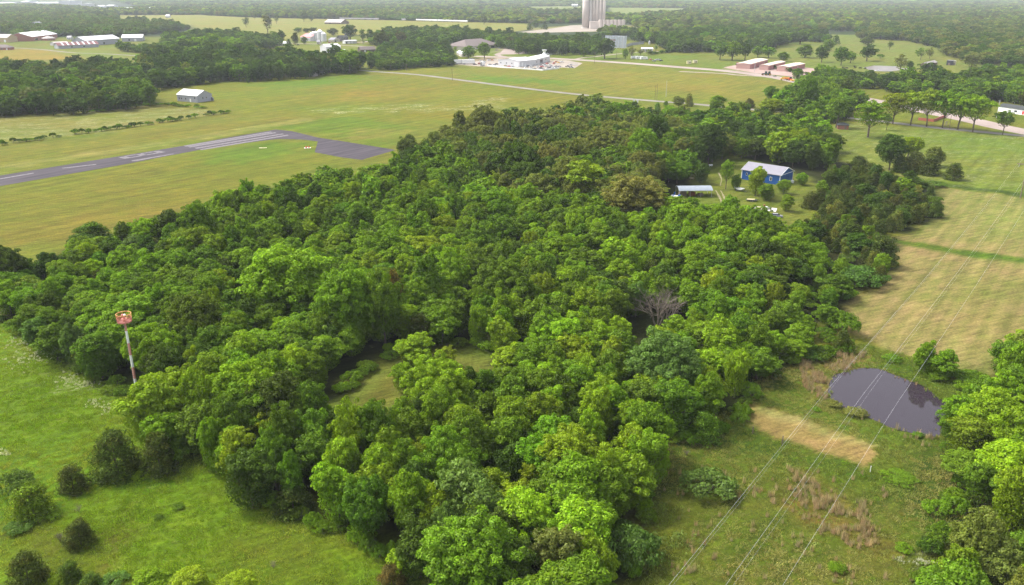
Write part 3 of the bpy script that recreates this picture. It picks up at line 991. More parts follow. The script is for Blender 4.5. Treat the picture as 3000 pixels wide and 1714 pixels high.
def wood(pts, sp, mix, h, where, zp=4.0, wf=1.30, seed=1, full=False, ex=(), hn=.14, inset=0.0):
    poly = wpoly(pts, zp, full)
    exl = [wpoly(e, 0) for e in ex]
    q = hexfill(poly, sp, seed)
    if inset:
        d = sdist(q[:, 0], q[:, 1], poly); q = q[d < -inset]
    hn_f = vnoise(q[:, 0], q[:, 1], 26.0)
    tn_f = vnoise(q[:, 0] + 400, q[:, 1], 22.0)
    keys = list(mix.keys()); wts = np.array([mix[k] for k in keys]); wts = wts / wts.sum()
    cum = np.cumsum(wts)
    for i, (x, y) in enumerate(q):
        if exl and not exclude_ok(x, y, exl): continue
        r = (tn_f[i] * .6 + NR.random() * .7 - .15) % 1.0
        r = min(max(r, 0), .999)
        k, tn = keys[int(np.searchsorted(cum, r))].split('/')
        hh = h * (1 + (hn_f[i] - .5) * .35) * (1 + NR.normal() * hn)
        hh = max(hh, h * .5)
        if k == 'cedar': hh *= .72
        if k == 'tall': hh *= 1.25
        if k == 'shrub': hh = min(3.2, h * .35)
        big_ = 1.5 if (k in ('broad', 'oak') and NR.random() < .16) else 1.0
        if big_ > 1: hh *= 1.14
        ww = {'cedar': hh * .78, 'shrub': 5.5, 'tall': sp * .8}.get(k, sp * wf * big_ * (1 + NR.normal() * .18))
        BUCKET.append((math.hypot(x, y), k, Vector((x, y, 0)), hh, ww, tn, where))

LM = [  # places one can find in the photograph, in picture coordinates
    (330, 790, 'right behind the beacon cage'), (270, 900, 'left of the beacon pole foot'), (430, 900, 'right of the striped beacon pole'),
    (60, 720, "at the wood's far left tip"), (90, 800, 'on the meadow edge at the far left'), (200, 650, 'on the runway side near the left tip'),
    (210, 760, 'between the left tip and the beacon cage'), (400, 640, 'on the runway side, above the beacon'), (450, 740, 'above and right of the beacon cage'),
    (560, 560, 'on the runway side of the wood, left quarter'), (600, 680, 'midway from beacon to reddish cedar'), (560, 840, 'right of the beacon at mid wood'),
    (720, 480, 'on the wood edge facing the meadow, centre left'), (730, 620, 'behind the very large bright crown'), (760, 780, 'around the very large bright crown'),
    (700, 930, 'at the left of the grassy clearing'), (860, 800, 'left of the tall reddish cedar'), (870, 420, 'on the wood edge below the tarmac apron'),
    (880, 540, 'in the back left of the wood'), (930, 660, 'behind the tall reddish cedar'), (1020, 500, 'in front of the olive oak stand, left part'),
    (1080, 620, 'in the back middle of the wood'), (1060, 760, 'right of the tall reddish cedar'), (1180, 520, 'in front of the olive oak stand, middle'),
    (1230, 640, 'in the centre back of the wood'), (1180, 780, 'above the right end of the clearing'), (1330, 480, 'near the dark domed tree'),
    (1370, 600, 'between domed tree and bare dead tree'), (1330, 760, 'in the very centre of the wood'), (1480, 660, 'well behind the bare dead tree'),
    (1480, 780, 'left of the bare dead tree'), (1620, 610, 'below the pale grey-green crown'), (1640, 720, 'just behind the bare dead tree'),
    (1760, 600, 'below the homestead lawn'), (1780, 700, 'right of the bare dead tree'), (1900, 640, 'below the grey parked car'),
    (1760, 820, 'lower right of the bare dead tree'), (1900, 760, 'at the right side of the wood'), (1860, 880, 'near the tan reeds by the pond'),
    (1480, 890, 'below the bare dead tree, leftward'), (1640, 880, 'directly below the bare dead tree'), (1760, 980, 'at the dam end of the wood'),
    (1300, 920, 'right of the grassy clearing'), (1560, 1000, 'left of the dam strip, inside the wood'), (1400, 1020, 'in the near centre of the wood'),
    (1180, 1030, 'below the grassy clearing'), (980, 1060, 'in front of the grassy clearing, left part'), (500, 980, 'on the meadow edge right of the beacon'),
    (640, 1080, 'on the near left edge of the wood'), (800, 1080, 'in the near left part of the wood'), (780, 1200, 'on the edge above the near meadow'),
    (960, 1200, 'in the near middle, left half'), (1000, 1330, 'on the lower meadow edge of the wood'), (1180, 1180, 'in the near middle of the wood'),
    (1180, 1340, 'beside the grey-blue near crown'), (1360, 1160, 'in the near middle, right half'), (1360, 1320, 'at the bottom of the wood, right half'),
    (1520, 1120, 'on the right edge above the mound'), (1540, 1240, 'on the near right edge of the wood'), (1480, 1420, 'at the very bottom right of the wood'),
    (1230, 1460, 'at the very bottom of the wood'), (1660, 1020, 'on the right edge near the dam'),
    (1060, 390, 'in the oak stand, far left end'), (1180, 360, 'in the oak stand beside the meadow'), (1300, 320, 'in the oak stand facing the meadow'),
    (1430, 280, 'at the pointed top of the oak stand'), (1200, 430, 'in the lower left of the oak stand'), (1330, 400, 'in the middle of the oak stand'),
    (1460, 360, 'in the oak stand near the bare tree'), (1440, 450, 'in the lower oak stand'), (1570, 330, 'in the upper right of the oak stand'),
    (1580, 420, 'in the right of the oak stand'), (1680, 330, 'in the wood right of the oak stand'), (1680, 420, 'behind and left of the open carport'),
    (1800, 330, 'behind the track to the homestead'), (1900, 320, 'in the trees north of the blue shop'), (2000, 330, 'at the pump house end of the trees'),
    (1900, 390, 'just behind the blue metal shop'), (2030, 390, 'right behind the blue metal shop'), (1620, 500, 'left of the open carport'),
    (2080, 450, 'in the upper left of the cedar thicket'), (2200, 450, 'in the upper middle of the cedar thicket'), (2310, 500, 'at the hay field end of the thicket'),
    (2080, 550, 'in the lower left of the cedar thicket'), (2200, 540, 'in the lower middle of the cedar thicket'), (2170, 640, 'at the hay field edge below the thicket'),
    (2060, 650, 'between the wood and the sumac thicket'), (2000, 760, 'left of the lower hay field'), (2100, 720, 'beside the wide sumac thicket'),
    (2060, 830, 'at the near corner of the hay field'), (1960, 860, 'above the tan reeds'), (2500, 960, 'at the right edge above the pond'),
    (2420, 1050, 'touching the right bank of the pond'), (2500, 1120, 'at the right edge beside the pond'), (2430, 1220, 'in the right wood below the pond'),
    (2400, 1380, 'in the lower right corner wood'), (2350, 930, 'on the far bank of the pond'),
    (60, 190, 'at the back left of the dark wood'), (60, 260, 'at the front left of the dark wood'), (200, 190, 'at the back of the dark left wood'),
    (200, 265, 'at the front of the dark left wood'), (320, 200, 'at the back right of the dark wood'), (330, 255, 'at the barn end of the dark wood'),
    (420, 180, 'in the tree line behind the metal barn'), (520, 180, 'in the tree line right of the barn'), (620, 190, 'in the tree line by the parked cars'),
    (720, 185, 'in the tall middle of the tree line'), (830, 175, 'in the tree line at the pale house'), (480, 130, 'behind the tree line, left part'), (570, 125, 'behind the tree line, right part'),
    (950, 160, 'at the left of the hedge clump'), (1060, 155, 'at the right of the hedge clump'), (1020, 125, 'behind the hedge clump'),
    (980, 100, 'at the left of the dark tree belt'), (1150, 100, 'behind the brown-roofed building'), (1330, 115, 'in the belt behind the white workshop'), (1480, 115, 'in the belt beside the drive-in screen'),
    (60, 60, 'in the far left town trees'), (250, 70, 'in the town trees above the sheds'), (420, 75, 'in the hazy trees by the far field'),
    (330, 125, 'in the trees right of the striped barn'), (470, 105, 'in the trees above the bright ones'), (620, 105, 'in the trees left of the grey house'),
    (1600, 105, 'in the woodland right of the screen'), (1760, 110, 'in the woodland above the storage yard'), (1900, 100, 'in the woodland above the muddy pond'), (2040, 95, 'in the woodland at the upper pasture'),
    (2300, 110, 'at the top of the cattle pasture'), (2450, 140, 'in the woodland above the fallen sheds'), (2548, 170, 'in the woodland at the right edge'),
    (2150, 215, 'left behind the pecan row'), (2260, 225, 'behind the middle of the pecan row'), (2400, 230, 'behind the right of the pecan row'), (2520, 240, 'above the white mobile home'),
    (2040, 250, 'beside the highway bend'), (2110, 270, 'right of the road junction'), (1700, 290, 'beside the small road behind the wood'), (1850, 285, 'left of the road junction'),
    (150, 350, 'in the bramble hedge above the runway, left'), (350, 310, 'in the bramble hedge above the runway, middle'), (530, 285, 'in the bramble hedge above the runway, right'),
    (400, 262, 'in the hedge below the metal barn'), (470, 212, 'right behind the metal barn'), (2350, 190, 'in the lane hedgerow below the cattle'), (1950, 150, 'on the field edge by the storage yard')]
_lm = np.array([(a_, b_) for a_, b_, c_ in LM])
def to_D(p, z):
    dy = p.y * cT - (z - H) * sT; dz = p.y * sT + (z - H) * cT
    return ((p.x / dy * FP + 1500) / K, (857 - dz / dy * FP) / K)
ADJ = dict(bright='bright green', leaf='fresh green', mid='mid green', dark='dark green', olive='dull olive', blue='bluish green',
           brown='brownish', deep='blackish green', lime='yellow-green', cedar='brown-green', far='hazy green', gold='golden green', grey='grey-green', rust='reddish brown')
NOUN = dict(broad='leafy tree', oak='spreading oak', airy='airy tree', tall='narrow tree', vase='pecan', cedar='cedar', shrub='shrub')
def flush_bucket(limit=300):
    """the nearest of every kind become trees of their own, the rest far woods"""
    BUCKET.sort(key=lambda b: b[0])
    rest = []
    for dist, k, p, hh, ww, tn, where in BUCKET:
        x_, y_ = to_D(p, hh * .7)
        if not (-40 < x_ < 2590 and y_ < 1500) and dist > 140:
            if dist < 600 or not (-300 < x_ < 2850): continue
        if k == 'cedar' and math.hypot(x_ - 862, y_ - 400) < 60: continue
        nm = NAMES[k]
        if k == 'broad': nm = {'bright': 'broadleaf_tree', 'leaf': 'leafy_tree', 'mid': 'green_shade_tree'}.get(tn, 'dark_shade_tree')
        n = counts.get(nm, 0)
        if n < 292 and dist < 1250:
            ph = LM[int(np.argmin((_lm[:, 0] - x_) ** 2 + ((_lm[:, 1] - y_) * 1.5) ** 2))][2]
            sz = {'broad': 11, 'oak': 12.5, 'airy': 11, 'tall': 14, 'vase': 11, 'cedar': 5.8, 'shrub': 2.4}[k]
            sz = 'tall ' if hh > sz * 1.07 else ('small ' if hh < sz * .9 else '')
            lab = '%s%s %s %s' % (sz, ADJ[tn], NOUN[k], ph)
            place_tree(k, p, hh, ww, jit(TI[tn]), lab, group=lab, name=nm)
        else:
            rest.append((k, p, hh, ww, tn))
    return rest

# --- the big wood in the middle (canopy outlines as seen, set on the ground) ---
CLEAR = [(832, 990), (846, 930), (1000, 864), (1115, 842), (1225, 858), (1240, 965), (1140, 1025), (1010, 1085), (900, 1115), (800, 1095), (790, 1030)]
CL2 = [(800, 985), (838, 905), (1000, 835), (1010, 900), (880, 1075), (795, 1070)]
DEZ = [(1560, 795), (1705, 795), (1690, 905), (1570, 905)]
BEZ = [(290, 945), (375, 945), (378, 1055), (340, 1060)]
HOME = [(1735, 425), (1800, 392), (1990, 420), (2060, 470), (2050, 570), (1930, 612), (1800, 580), (1650, 548), (1640, 500), (1672, 465)]
M_mid = {'broad/bright': 3, 'broad/leaf': 4.5, 'broad/mid': 3, 'broad/dark': 1.0, 'airy/gold': 1.2, 'oak/mid': .9, 'broad/blue': .35, 'cedar/cedar': .25}
wood([(0, 790), (0, 690), (90, 665), (250, 600), (420, 575), (560, 525), (760, 620), (820, 700), (960, 780), (1010, 850), (830, 940), (800, 985), (620, 930), (500, 900), (420, 960), (360, 1000), (200, 890), (100, 840)],
     6.4, {'broad/leaf': 4, 'broad/mid': 3.6, 'broad/bright': 1.6, 'broad/dark': 1.2, 'oak/mid': 1, 'broad/blue': .7, 'cedar/cedar': .4}, 10.5,
     '', seed=2, ex=[BEZ, CL2])
wood([(560, 525), (640, 495), (800, 465), (980, 430), (1180, 400), (1180, 470), (1500, 500), (1500, 560), (1390, 600), (1240, 700), (1200, 830), (1100, 845), (1010, 850), (960, 780), (820, 700), (760, 620)],
     6.6, M_mid, 11, '', seed=3, ex=[CL2])
wood([(1200, 830), (1240, 700), (1390, 600), (1500, 560), (1680, 520), (1820, 545), (1920, 590), (1990, 640), (1960, 760), (1930, 860), (1860, 930), (1850, 1010), (1780, 1035), (1640, 1080), (1560, 990), (1400, 930), (1220, 880)],
     6.5, M_mid, 10.5, '', seed=4, ex=[DEZ])
wood([(620, 950), (790, 1015), (860, 1060), (980, 1045), (1120, 985), (1240, 940), (1400, 930), (1560, 990), (1650, 1080), (1640, 1150), (1590, 1260), (1570, 1320), (1480, 1500), (1300, 1560), (1200, 1480), (1050, 1400), (960, 1330), (860, 1270), (720, 1235), (620, 1215), (540, 1150), (410, 1095), (352, 1035), (400, 960), (500, 900)],
     6.1, {'broad/bright': 4, 'broad/leaf': 4, 'broad/mid': 2.6, 'broad/dark': .7, 'airy/gold': 1.5, 'oak/mid': .6, 'broad/blue': .5, 'cedar/cedar': .2}, 11,
     'in the near part of the wood, on this side of the grassy clearing', seed=5, ex=[CLEAR, BEZ, CL2])
# oak part at the back
wood([(980, 430), (1000, 392), (1070, 345), (1200, 315), (1290, 300), (1430, 268), (1480, 265), (1600, 300), (1760, 350), (1720, 395), (1640, 440), (1600, 490), (1500, 500), (1180, 470), (1180, 400)],
     8.6, {'oak/olive': 6, 'oak/dark': 1.6, 'oak/mid': 1, 'broad/dark': 1, 'broad/mid': 1.2}, 12.5, 'in the olive oak stand behind the middle of the wood', seed=6, zp=6)
# around the homestead
wood([(1480, 265), (1560, 272), (1680, 300), (1760, 300), (1850, 290), (1940, 300), (2040, 300), (2075, 350), (2080, 405), (1990, 400), (1900, 400), (1840, 385), (1760, 400), (1640, 380), (1600, 330)],
     8.0, {'broad/mid': 3, 'broad/dark': 3, 'broad/leaf': 2, 'airy/gold': 1, 'oak/dark': 1}, 11, 'north of the blue metal shop', seed=7, zp=5, ex=[HOME])
wood([(1660, 330), (1790, 345), (1790, 400), (1700, 430), (1600, 440), (1560, 480), (1560, 400)], 8, {'broad/leaf': 3, 'broad/mid': 2, 'broad/dark': 1.5}, 12, 'behind the open carport', seed=8, ex=[HOME])
wood([(1500, 500), (1560, 480), (1680, 500), (1800, 530), (1920, 570), (2000, 600), (1960, 650), (1680, 540), (1520, 560)], 7.4, {'broad/leaf': 3, 'broad/mid': 3, 'broad/bright': 1.6, 'cedar/cedar': .8}, 9, 'just in front of the homestead lawn', seed=9, ex=[HOME])
# cedar thicket right of the homestead
wood([(2030, 470), (2060, 415), (2180, 430), (2345, 480), (2335, 530), (2230, 570), (2160, 600), (2200, 640), (2215, 660), (2120, 650), (2010, 600), (1960, 570), (2040, 540)],
     5.2, {'cedar/cedar': 5, 'cedar/olive': 1, 'cedar/brown': .8, 'broad/dark': .8, 'shrub/blue': 2, 'shrub/mid': 1.4, 'broad/leaf': .6}, 8, 'in the cedar thicket right of the blue metal shop', seed=10, zp=2, inset=1)
wood([(1990, 640), (2010, 600), (2120, 650), (2200, 670), (2190, 700), (2090, 740), (2070, 790), (2110, 850), (2060, 870), (1980, 890), (1900, 900), (1930, 860), (1960, 760)],
     5.6, {'broad/mid': 2.6, 'broad/leaf': 2, 'shrub/mid': 2.4, 'shrub/blue': 1.6, 'cedar/cedar': 1, 'broad/dark': .8}, 7.5, 'along the left edge of the mown hay field', seed=11, zp=2)
# right edge wood
wood([(2720, 770), (2548, 842), (2480, 925), (2400, 985), (2375, 1060), (2400, 1130), (2430, 1200), (2400, 1260), (2350, 1350), (2320, 1470), (2600, 1560), (2800, 1300)],
     6.4, {'broad/leaf': 2.4, 'broad/bright': .8, 'broad/mid': 3.4, 'oak/olive': 2.4, 'broad/dark': 2.2}, 9.5, 'in the wood right of the pond', seed=12, zp=4)
wood([(2300, 910), (2400, 935), (2490, 935), (2440, 1000), (2390, 1010), (2370, 975), (2300, 935)], 4.6, {'shrub/mid': 3, 'shrub/leaf': 2, 'shrub/dark': 1}, 6, 'on the far bank of the pond', seed=13, zp=0)

SCZ = [(1488, 104), (1575, 103), (1640, 112), (1660, 150), (1480, 152)]
# middle distance
wood([(-500, 320), (-500, 170), (0, 168), (110, 178), (200, 172), (300, 165), (345, 190), (372, 222), (376, 255), (330, 266), (280, 268), (140, 278), (0, 281)],
     11, {'broad/dark': 3.5, 'broad/deep': 2, 'broad/mid': 2.6, 'oak/dark': 2.2, 'oak/olive': 1.6, 'oak/brown': .6}, 14, 'in the large dark wood left of the white metal barn', seed=20, zp=3)
wood([(372, 222), (345, 190), (350, 165), (400, 140), (470, 122), (560, 128), (610, 140), (720, 150), (800, 158), (860, 160), (900, 166), (896, 176), (800, 186), (780, 190), (640, 200), (560, 196), (500, 204), (430, 216)],
     11.5, {'oak/dark': 4, 'oak/deep': 2, 'broad/dark': 2, 'broad/leaf': 1.3, 'oak/olive': 1.2}, 16, 'in the tall tree line behind the white metal barn', seed=21, zp=2)
wood([(400, 138), (460, 112), (520, 108), (590, 118), (600, 135), (500, 140)], 12, {'broad/leaf': 3, 'broad/bright': 1, 'broad/mid': 1}, 16, 'behind the tall tree line', seed=22, zp=4)
wood([(915, 168), (918, 145), (960, 138), (1040, 135), (1100, 140), (1135, 155), (1128, 160), (1040, 166), (960, 172)],
     9.5, {'broad/mid': 3, 'broad/dark': 3, 'broad/leaf': 1.5}, 10, 'in the hedge clump left of the white trailers', seed=23, zp=2)
wood([(945, 134), (960, 112), (1040, 110), (1110, 124), (1135, 138), (1100, 140), (1030, 132)], 11, {'broad/mid': 2, 'broad/dark': 3, 'oak/dark': 2}, 13, 'behind the hedge clump', seed=24, zp=2)
wood([(925, 108), (960, 85), (1080, 80), (1240, 92), (1300, 100), (1460, 106), (1500, 104), (1590, 112), (1530, 122), (1490, 134), (1440, 132), (1390, 134), (1290, 132), (1270, 120), (1180, 110), (1100, 118), (1040, 112), (950, 120)],
     13, {'broad/dark': 3, 'broad/mid': 2, 'oak/dark': 3, 'broad/deep': 1, 'broad/leaf': .8, 'oak/brown': .3}, 15, '', seed=25, zp=2, ex=[SCZ])
wood([(0, 72), (30, 92), (110, 94), (170, 86), (260, 96), (290, 92), (345, 88), (470, 72), (400, 60), (330, 62), (250, 48), (150, 30), (60, 26), (-400, 24), (-400, 80)],
     14, {'broad/far': 3, 'broad/mid': 2, 'oak/far': 2, 'broad/dark': 1}, 14, 'in the hazy town trees on the far left', seed=26, zp=2)
wood([(290, 122), (400, 130), (410, 98), (520, 88), (640, 96), (690, 104), (700, 112), (640, 124), (560, 118), (470, 116), (400, 136)],
     13, {'broad/dark': 3, 'broad/mid': 3, 'oak/dark': 2, 'broad/deep': 1}, 14, 'in the trees behind the field left of the red-roofed store', seed=27, zp=2)
wood([(1500, 112), (1560, 100), (1660, 92), (1760, 78), (1900, 75), (2060, 95), (2060, 106), (1990, 100), (1940, 110), (1900, 128), (1850, 118), (1780, 128), (1700, 128), (1640, 122), (1560, 120)],
     13, {'broad/mid': 3, 'broad/dark': 2.5, 'oak/dark': 2, 'broad/leaf': .8, 'oak/olive': 1}, 14, '', seed=28, zp=2, ex=[SCZ])
wood([(2260, 100), (2340, 118), (2350, 132), (2440, 162), (2548, 164), (3100, 200), (3100, 60), (2200, 60), (2130, 92)],
     13, {'oak/dark': 3, 'oak/olive': 2, 'broad/dark': 2, 'broad/deep': 1, 'broad/mid': .7}, 13, 'in the dark woodland beyond the cattle pasture', seed=29, zp=2)
wood([(2130, 215), (2190, 212), (2270, 232), (2330, 228), (2400, 246), (2480, 262), (2548, 275), (3200, 330), (3200, 190), (2548, 184), (2450, 186), (2400, 200), (2320, 200), (2250, 206), (2190, 205)],
     9.5, {'broad/leaf': 2.4, 'broad/mid': 2.4, 'broad/dark': 2.4, 'oak/dark': 2.2, 'broad/gold': 1.4, 'oak/brown': .5}, 12, 'in the trees behind the pecan row', seed=30, zp=3,
     ex=[[(2440, 250), (2460, 300), (2900, 340), (2900, 280), (2548, 262)]])
wood([(2020, 290), (1960, 262), (1985, 232), (2040, 215), (2100, 240), (2150, 255), (2120, 285), (2060, 290)], 9, {'broad/mid': 3, 'broad/leaf': 3, 'broad/dark': 1.6, 'airy/gold': 1}, 12, 'where the small road meets the highway', seed=31, zp=3)
wood([(1630, 300), (1700, 285), (1760, 290), (1800, 285), (1850, 275), (1870, 300), (1760, 310)], 8, {'broad/mid': 3, 'broad/leaf': 2, 'cedar/dark': 2, 'broad/grey': 1}, 10, 'beside the small road behind the wood', seed=32, zp=3)

wood([(2100, 190), (2160, 196), (2180, 206), (2130, 214), (2100, 250), (2080, 230)], 9, {'broad/mid': 2, 'broad/dark': 2, 'oak/dark': 2}, 12, '', seed=41, zp=3)
wood([(2190, 206), (2320, 206), (2460, 200), (2800, 210), (2800, 262), (2548, 252), (2480, 240), (2380, 232), (2300, 222), (2200, 218)], 9, {'broad/leaf': 2, 'broad/mid': 2, 'broad/dark': 2, 'oak/dark': 3, 'oak/brown': .6}, 12, '', seed=42, zp=4)
wood([(2040, 190), (2100, 200), (2070, 240), (2040, 232), (1990, 240), (1960, 262), (1985, 275), (2060, 290), (2110, 275), (2100, 300), (2040, 300), (1960, 285), (1930, 262), (1990, 220)], 8.5, {'broad/mid': 3, 'broad/leaf': 3, 'broad/dark': 1.6, 'oak/dark': 1}, 12, '', seed=43, zp=3)
UW = [[(0, 800), (100, 850), (200, 905), (300, 985)], [(370, 1050), (480, 1110), (620, 1200), (640, 1240), (780, 1300), (940, 1360), (1080, 1440)],
      [(1640, 1140), (1600, 1240), (1580, 1300), (1560, 1400), (1530, 1500)], [(1660, 1110), (1790, 1070), (1850, 1030), (1865, 950), (1960, 905), (2060, 880), (2120, 860)],
      [(2440, 980), (2380, 1060), (2370, 1120), (2400, 1180), (2370, 1260), (2320, 1380), (2290, 1500)], [(840, 985), (900, 930), (1000, 868), (1110, 846), (1220, 870)]]
for seg in UW:
    for i_ in range(len(seg) - 1):
        a_, b_ = D(*seg[i_]), D(*seg[i_ + 1]); n_ = max(1, int((b_ - a_).length / 2.6))
        for k_ in range(n_):
            p = a_.lerp(b_, (k_ + R.random()) / n_) + Vector((R.uniform(-1.6, 1.6), R.uniform(-1.6, 1.6), 0))
            if (p - P(408, 1183)).length < 4.5: continue
            BUCKET.append((p.length, 'shrub', p, R.uniform(1.6, 3.6), R.uniform(3.2, 5.6), R.choice(['mid', 'leaf', 'dark', 'mid', 'leaf', 'mid']), ''))
# hedge lines of brambles
def hedge(pts, sp, where, mx, hh=2.2, ww=4.5, full=True):
    w = [P(x, y) if full else D(x, y) for x, y in pts]
    for i in range(len(w) - 1):
        d = (w[i + 1] - w[i]).length
        n = max(1, int(d / sp))
        for k in range(n):
            p = w[i].lerp(w[i + 1], (k + R.random()) / n)
            p = p + Vector((R.uniform(-1, 1), R.uniform(-1, 1), 0))
            tn = R.choice(mx)
            BUCKET.append((p.length, 'shrub', p, hh * R.uniform(.6, 1.5), ww * R.uniform(.7, 1.3), tn, where))
for seg in ([(0, 1085), (60, 1078)], [(90, 1068), (300, 1045)], [(340, 1035), (440, 1028)], [(530, 1005), (610, 998)], [(640, 998), (695, 990)], [(720, 985), (900, 962), (1065, 938)], [(1095, 935), (1140, 930)], [(1170, 920), (1360, 895)], [(1400, 890), (1460, 880)], [(1540, 866), (1650, 852)], [(1660, 848), (1720, 842)]):
    hedge([z1(*q) for q in seg], 1.9, 'in the bramble hedge running above the runway', ['dark', 'mid', 'dark', 'leaf'], 3.0, 4.6)
hedge([z1(640, 850), z1(900, 812), z1(1060, 795), z1(1220, 780), z1(1320, 795), z1(1420, 800), z1(1550, 810)], 3, 'in the hedge below the white metal barn', ['mid', 'dark', 'leaf'], 2.6, 5)
hedge([z1(1280, 640), z1(1400, 640), z1(1500, 630)], 3, 'behind the white metal barn', ['mid', 'dark', 'leaf'], 3.2, 6)
hedge([(2230, 195 * 1.0), (2290, 206), (2350, 220), (2480, 225)], 5, 'along the lane in front of the cattle', ['dark', 'mid'], 3.6, 6)
hedge([(1905, 160), (1990, 150), (2080, 140)], 7, 'along the field edge right of the drive-in screen', ['dark', 'mid'], 4, 9)
rest = flush_bucket()

# far woods: one mass of instanced trees
def stuff(name, rows, label, protos, rot=True):
    """rows: (x, y, sx, sy, sz, tint)"""
    pts = np.array([[r[0], r[1], 0] for r in rows])
    me = bpy.data.meshes.new(name)
    me.vertices.add(len(pts)); me.vertices.foreach_set('co', pts.astype(np.float32).ravel()); me.update()
    vattr(me, 'sca', np.array([[r[2], r[3], r[4]] for r in rows]))
    vattr(me, 'tint', np.array([r[5] for r in rows]))
    vattr(me, 'rz', NR.uniform(0, 6.28, len(rows)))
    a = me.attributes.new('pick', 'INT', 'POINT'); a.data.foreach_set('value', NR.integers(0, len(protos), len(rows)).astype(np.int32))
    o = bpy.data.objects.new(name, me); C.objects.link(o)
    ng = bpy.data.node_groups.new(name, 'GeometryNodeTree')
    ng.interface.new_socket('Geometry', in_out='INPUT', socket_type='NodeSocketGeometry')
    ng.interface.new_socket('Geometry', in_out='OUTPUT', socket_type='NodeSocketGeometry')
    gi = ng.nodes.new('NodeGroupInput'); go = ng.nodes.new('NodeGroupOutput')
    ip = ng.nodes.new('GeometryNodeInstanceOnPoints')
    j = ng.nodes.new('GeometryNodeJoinGeometry')
    for pr in protos:
        oi = ng.nodes.new('GeometryNodeObjectInfo'); oi.transform_space = 'ORIGINAL'
        oi.inputs['Object'].default_value = pr
        oi.inputs['As Instance'].default_value = True
        ng.links.new(oi.outputs['Geometry'], j.inputs[0])
    def na(nm, ty):
        n = ng.nodes.new('GeometryNodeInputNamedAttribute'); n.data_type = ty; n.inputs['Name'].default_value = nm
        return n.outputs[0]
    ng.links.new(gi.outputs[0], ip.inputs['Points'])
    ng.links.new(j.outputs[0], ip.inputs['Instance'])
    ip.inputs['Pick Instance'].default_value = True
    ng.links.new(na('pick', 'INT'), ip.inputs['Instance Index'])
    cx = ng.nodes.new('ShaderNodeCombineXYZ'); ng.links.new(na('rz', 'FLOAT'), cx.inputs[2])
    er = ng.nodes.new('FunctionNodeEulerToRotation'); ng.links.new(cx.outputs[0], er.inputs[0])
    ng.links.new(er.outputs[0], ip.inputs['Rotation'])
    ng.links.new(na('sca', 'FLOAT_VECTOR'), ip.inputs['Scale'])
    ng.links.new(ip.outputs[0], go.inputs[0])
    md = o.modifiers.new('scatter', 'NODES'); md.node_group = ng
    o['kind'] = 'stuff'
    o['label'] = label; o['category'] = name.replace('_', ' ')
    return o

def first_with(mesh, nm=None):
    for o in scn.objects:
        if o.type == 'MESH' and o.data == mesh:
            return o
    return None
far_protos = []
for kd in ('broad', 'oak'):
    for me_ in LO[kd]:
        o = first_with(me_)
        if o: far_protos.append(o)
rows = []
nearrows = []
for k, p, hh, ww, tn in rest:
    if p.length < 1250:
        nearrows.append((p.x, p.y, ww / 10.2, ww / 10.2, hh / 10.6, jit(TI[tn])))
    elif k in ('shrub', 'cedar'):
        rows.append((p.x, p.y, ww / 10, ww / 10, hh / 10.6, jit(TI[tn])))
    else:
        rows.append((p.x, p.y, ww / 10.2, ww / 10.2, hh / 10.6, jit(TI[tn])))
FARFIELDS = [wpoly(q) for q in (
    [(1700, -4), (2085, -8), (2085, 2), (1700, 5)],
    [(285, 38), (480, 37), (640, 44), (960, 50), (1310, 59), (1330, 70), (1240, 78), (930, 80), (900, 112), (640, 112), (640, 96), (560, 90), (500, 88), (470, 56), (300, 58)],
    [(1290, 17), (1450, 15), (1450, 30), (1330, 31)], [(1325, 37), (1450, 37), (1450, 46), (1345, 47)], [(1510, 19), (1720, 21), (1700, 34), (1560, 44), (1500, 40)],
    [(1240, 60), (1460, 58), (1560, 58), (1600, 74), (1620, 80), (1530, 82), (1240, 88)],
    [(-700, 88), (40, 90), (170, 84), (300, 96), (420, 96), (380, 140), (350, 150), (150, 168), (0, 160), (-700, 160)],
    [(-700, 76), (60, 70), (40, 56), (-700, 50)],
    [(1780, 128), (1990, 98), (2050, 90), (2240, 92), (2340, 112), (2420, 156), (2548, 158), (3400, 190), (3400, 230), (2300, 230), (1780, 170)],
    [(640, 105), (1120, 110), (1240, 120), (1500, 125), (1700, 130), (1700, 300), (-200, 300), (-200, 165), (360, 165)],
    [(0, -2), (270, 2), (380, 22), (270, 28), (180, 20), (0, 14)],
    [(700, 9), (900, 8), (910, 11), (700, 12)], [(1180, 24), (1290, 23), (1285, 28), (1190, 28)], [(2280, 24), (2400, 23), (2410, 28), (2290, 29)], [(2160, 13), (2240, 12), (2240, 16), (2160, 16)],
    [(1120, 12), (1240, 11), (1250, 14), (1120, 15)], [(420, 20), (520, 21), (520, 25), (420, 24)], [(1960, 28), (2060, 27), (2070, 31), (1970, 32)], [(2180, 44), (2300, 42), (2290, 47), (2190, 49)],
)]
def farfill(pts, sp, seed, tints, h):
    poly = wpoly(pts)
    q = hexfill(poly, sp, seed, .45)
    m = np.ones(len(q), bool)
    for e in FARFIELDS:
        m &= ~inside(q[:, 0] , q[:, 1], e)
    q = q[m]
    dn = vnoise(q[:, 0], q[:, 1], 150.0)
    hn = vnoise(q[:, 0] + 999, q[:, 1], 60.0)
    for (x, y), n, hv in zip(q, dn, hn):
        if n < .16: continue
        s = sp / 10.2 * 1.25 * NR.uniform(.8, 1.2)
        hh = h * (.75 + .5 * hv) * NR.uniform(.8, 1.2) / 10.6
        tsel = tints[int(min(.999, max(0, (vnoise(np.array([x + 77]), np.array([y]), 170.0)[0] - .15) / .7 * .75 + R.random() * .25)) * len(tints))]
        rows.append((x, y, s, s, hh * R.uniform(.8, 1.25), jit(TI[tsel], .2)))
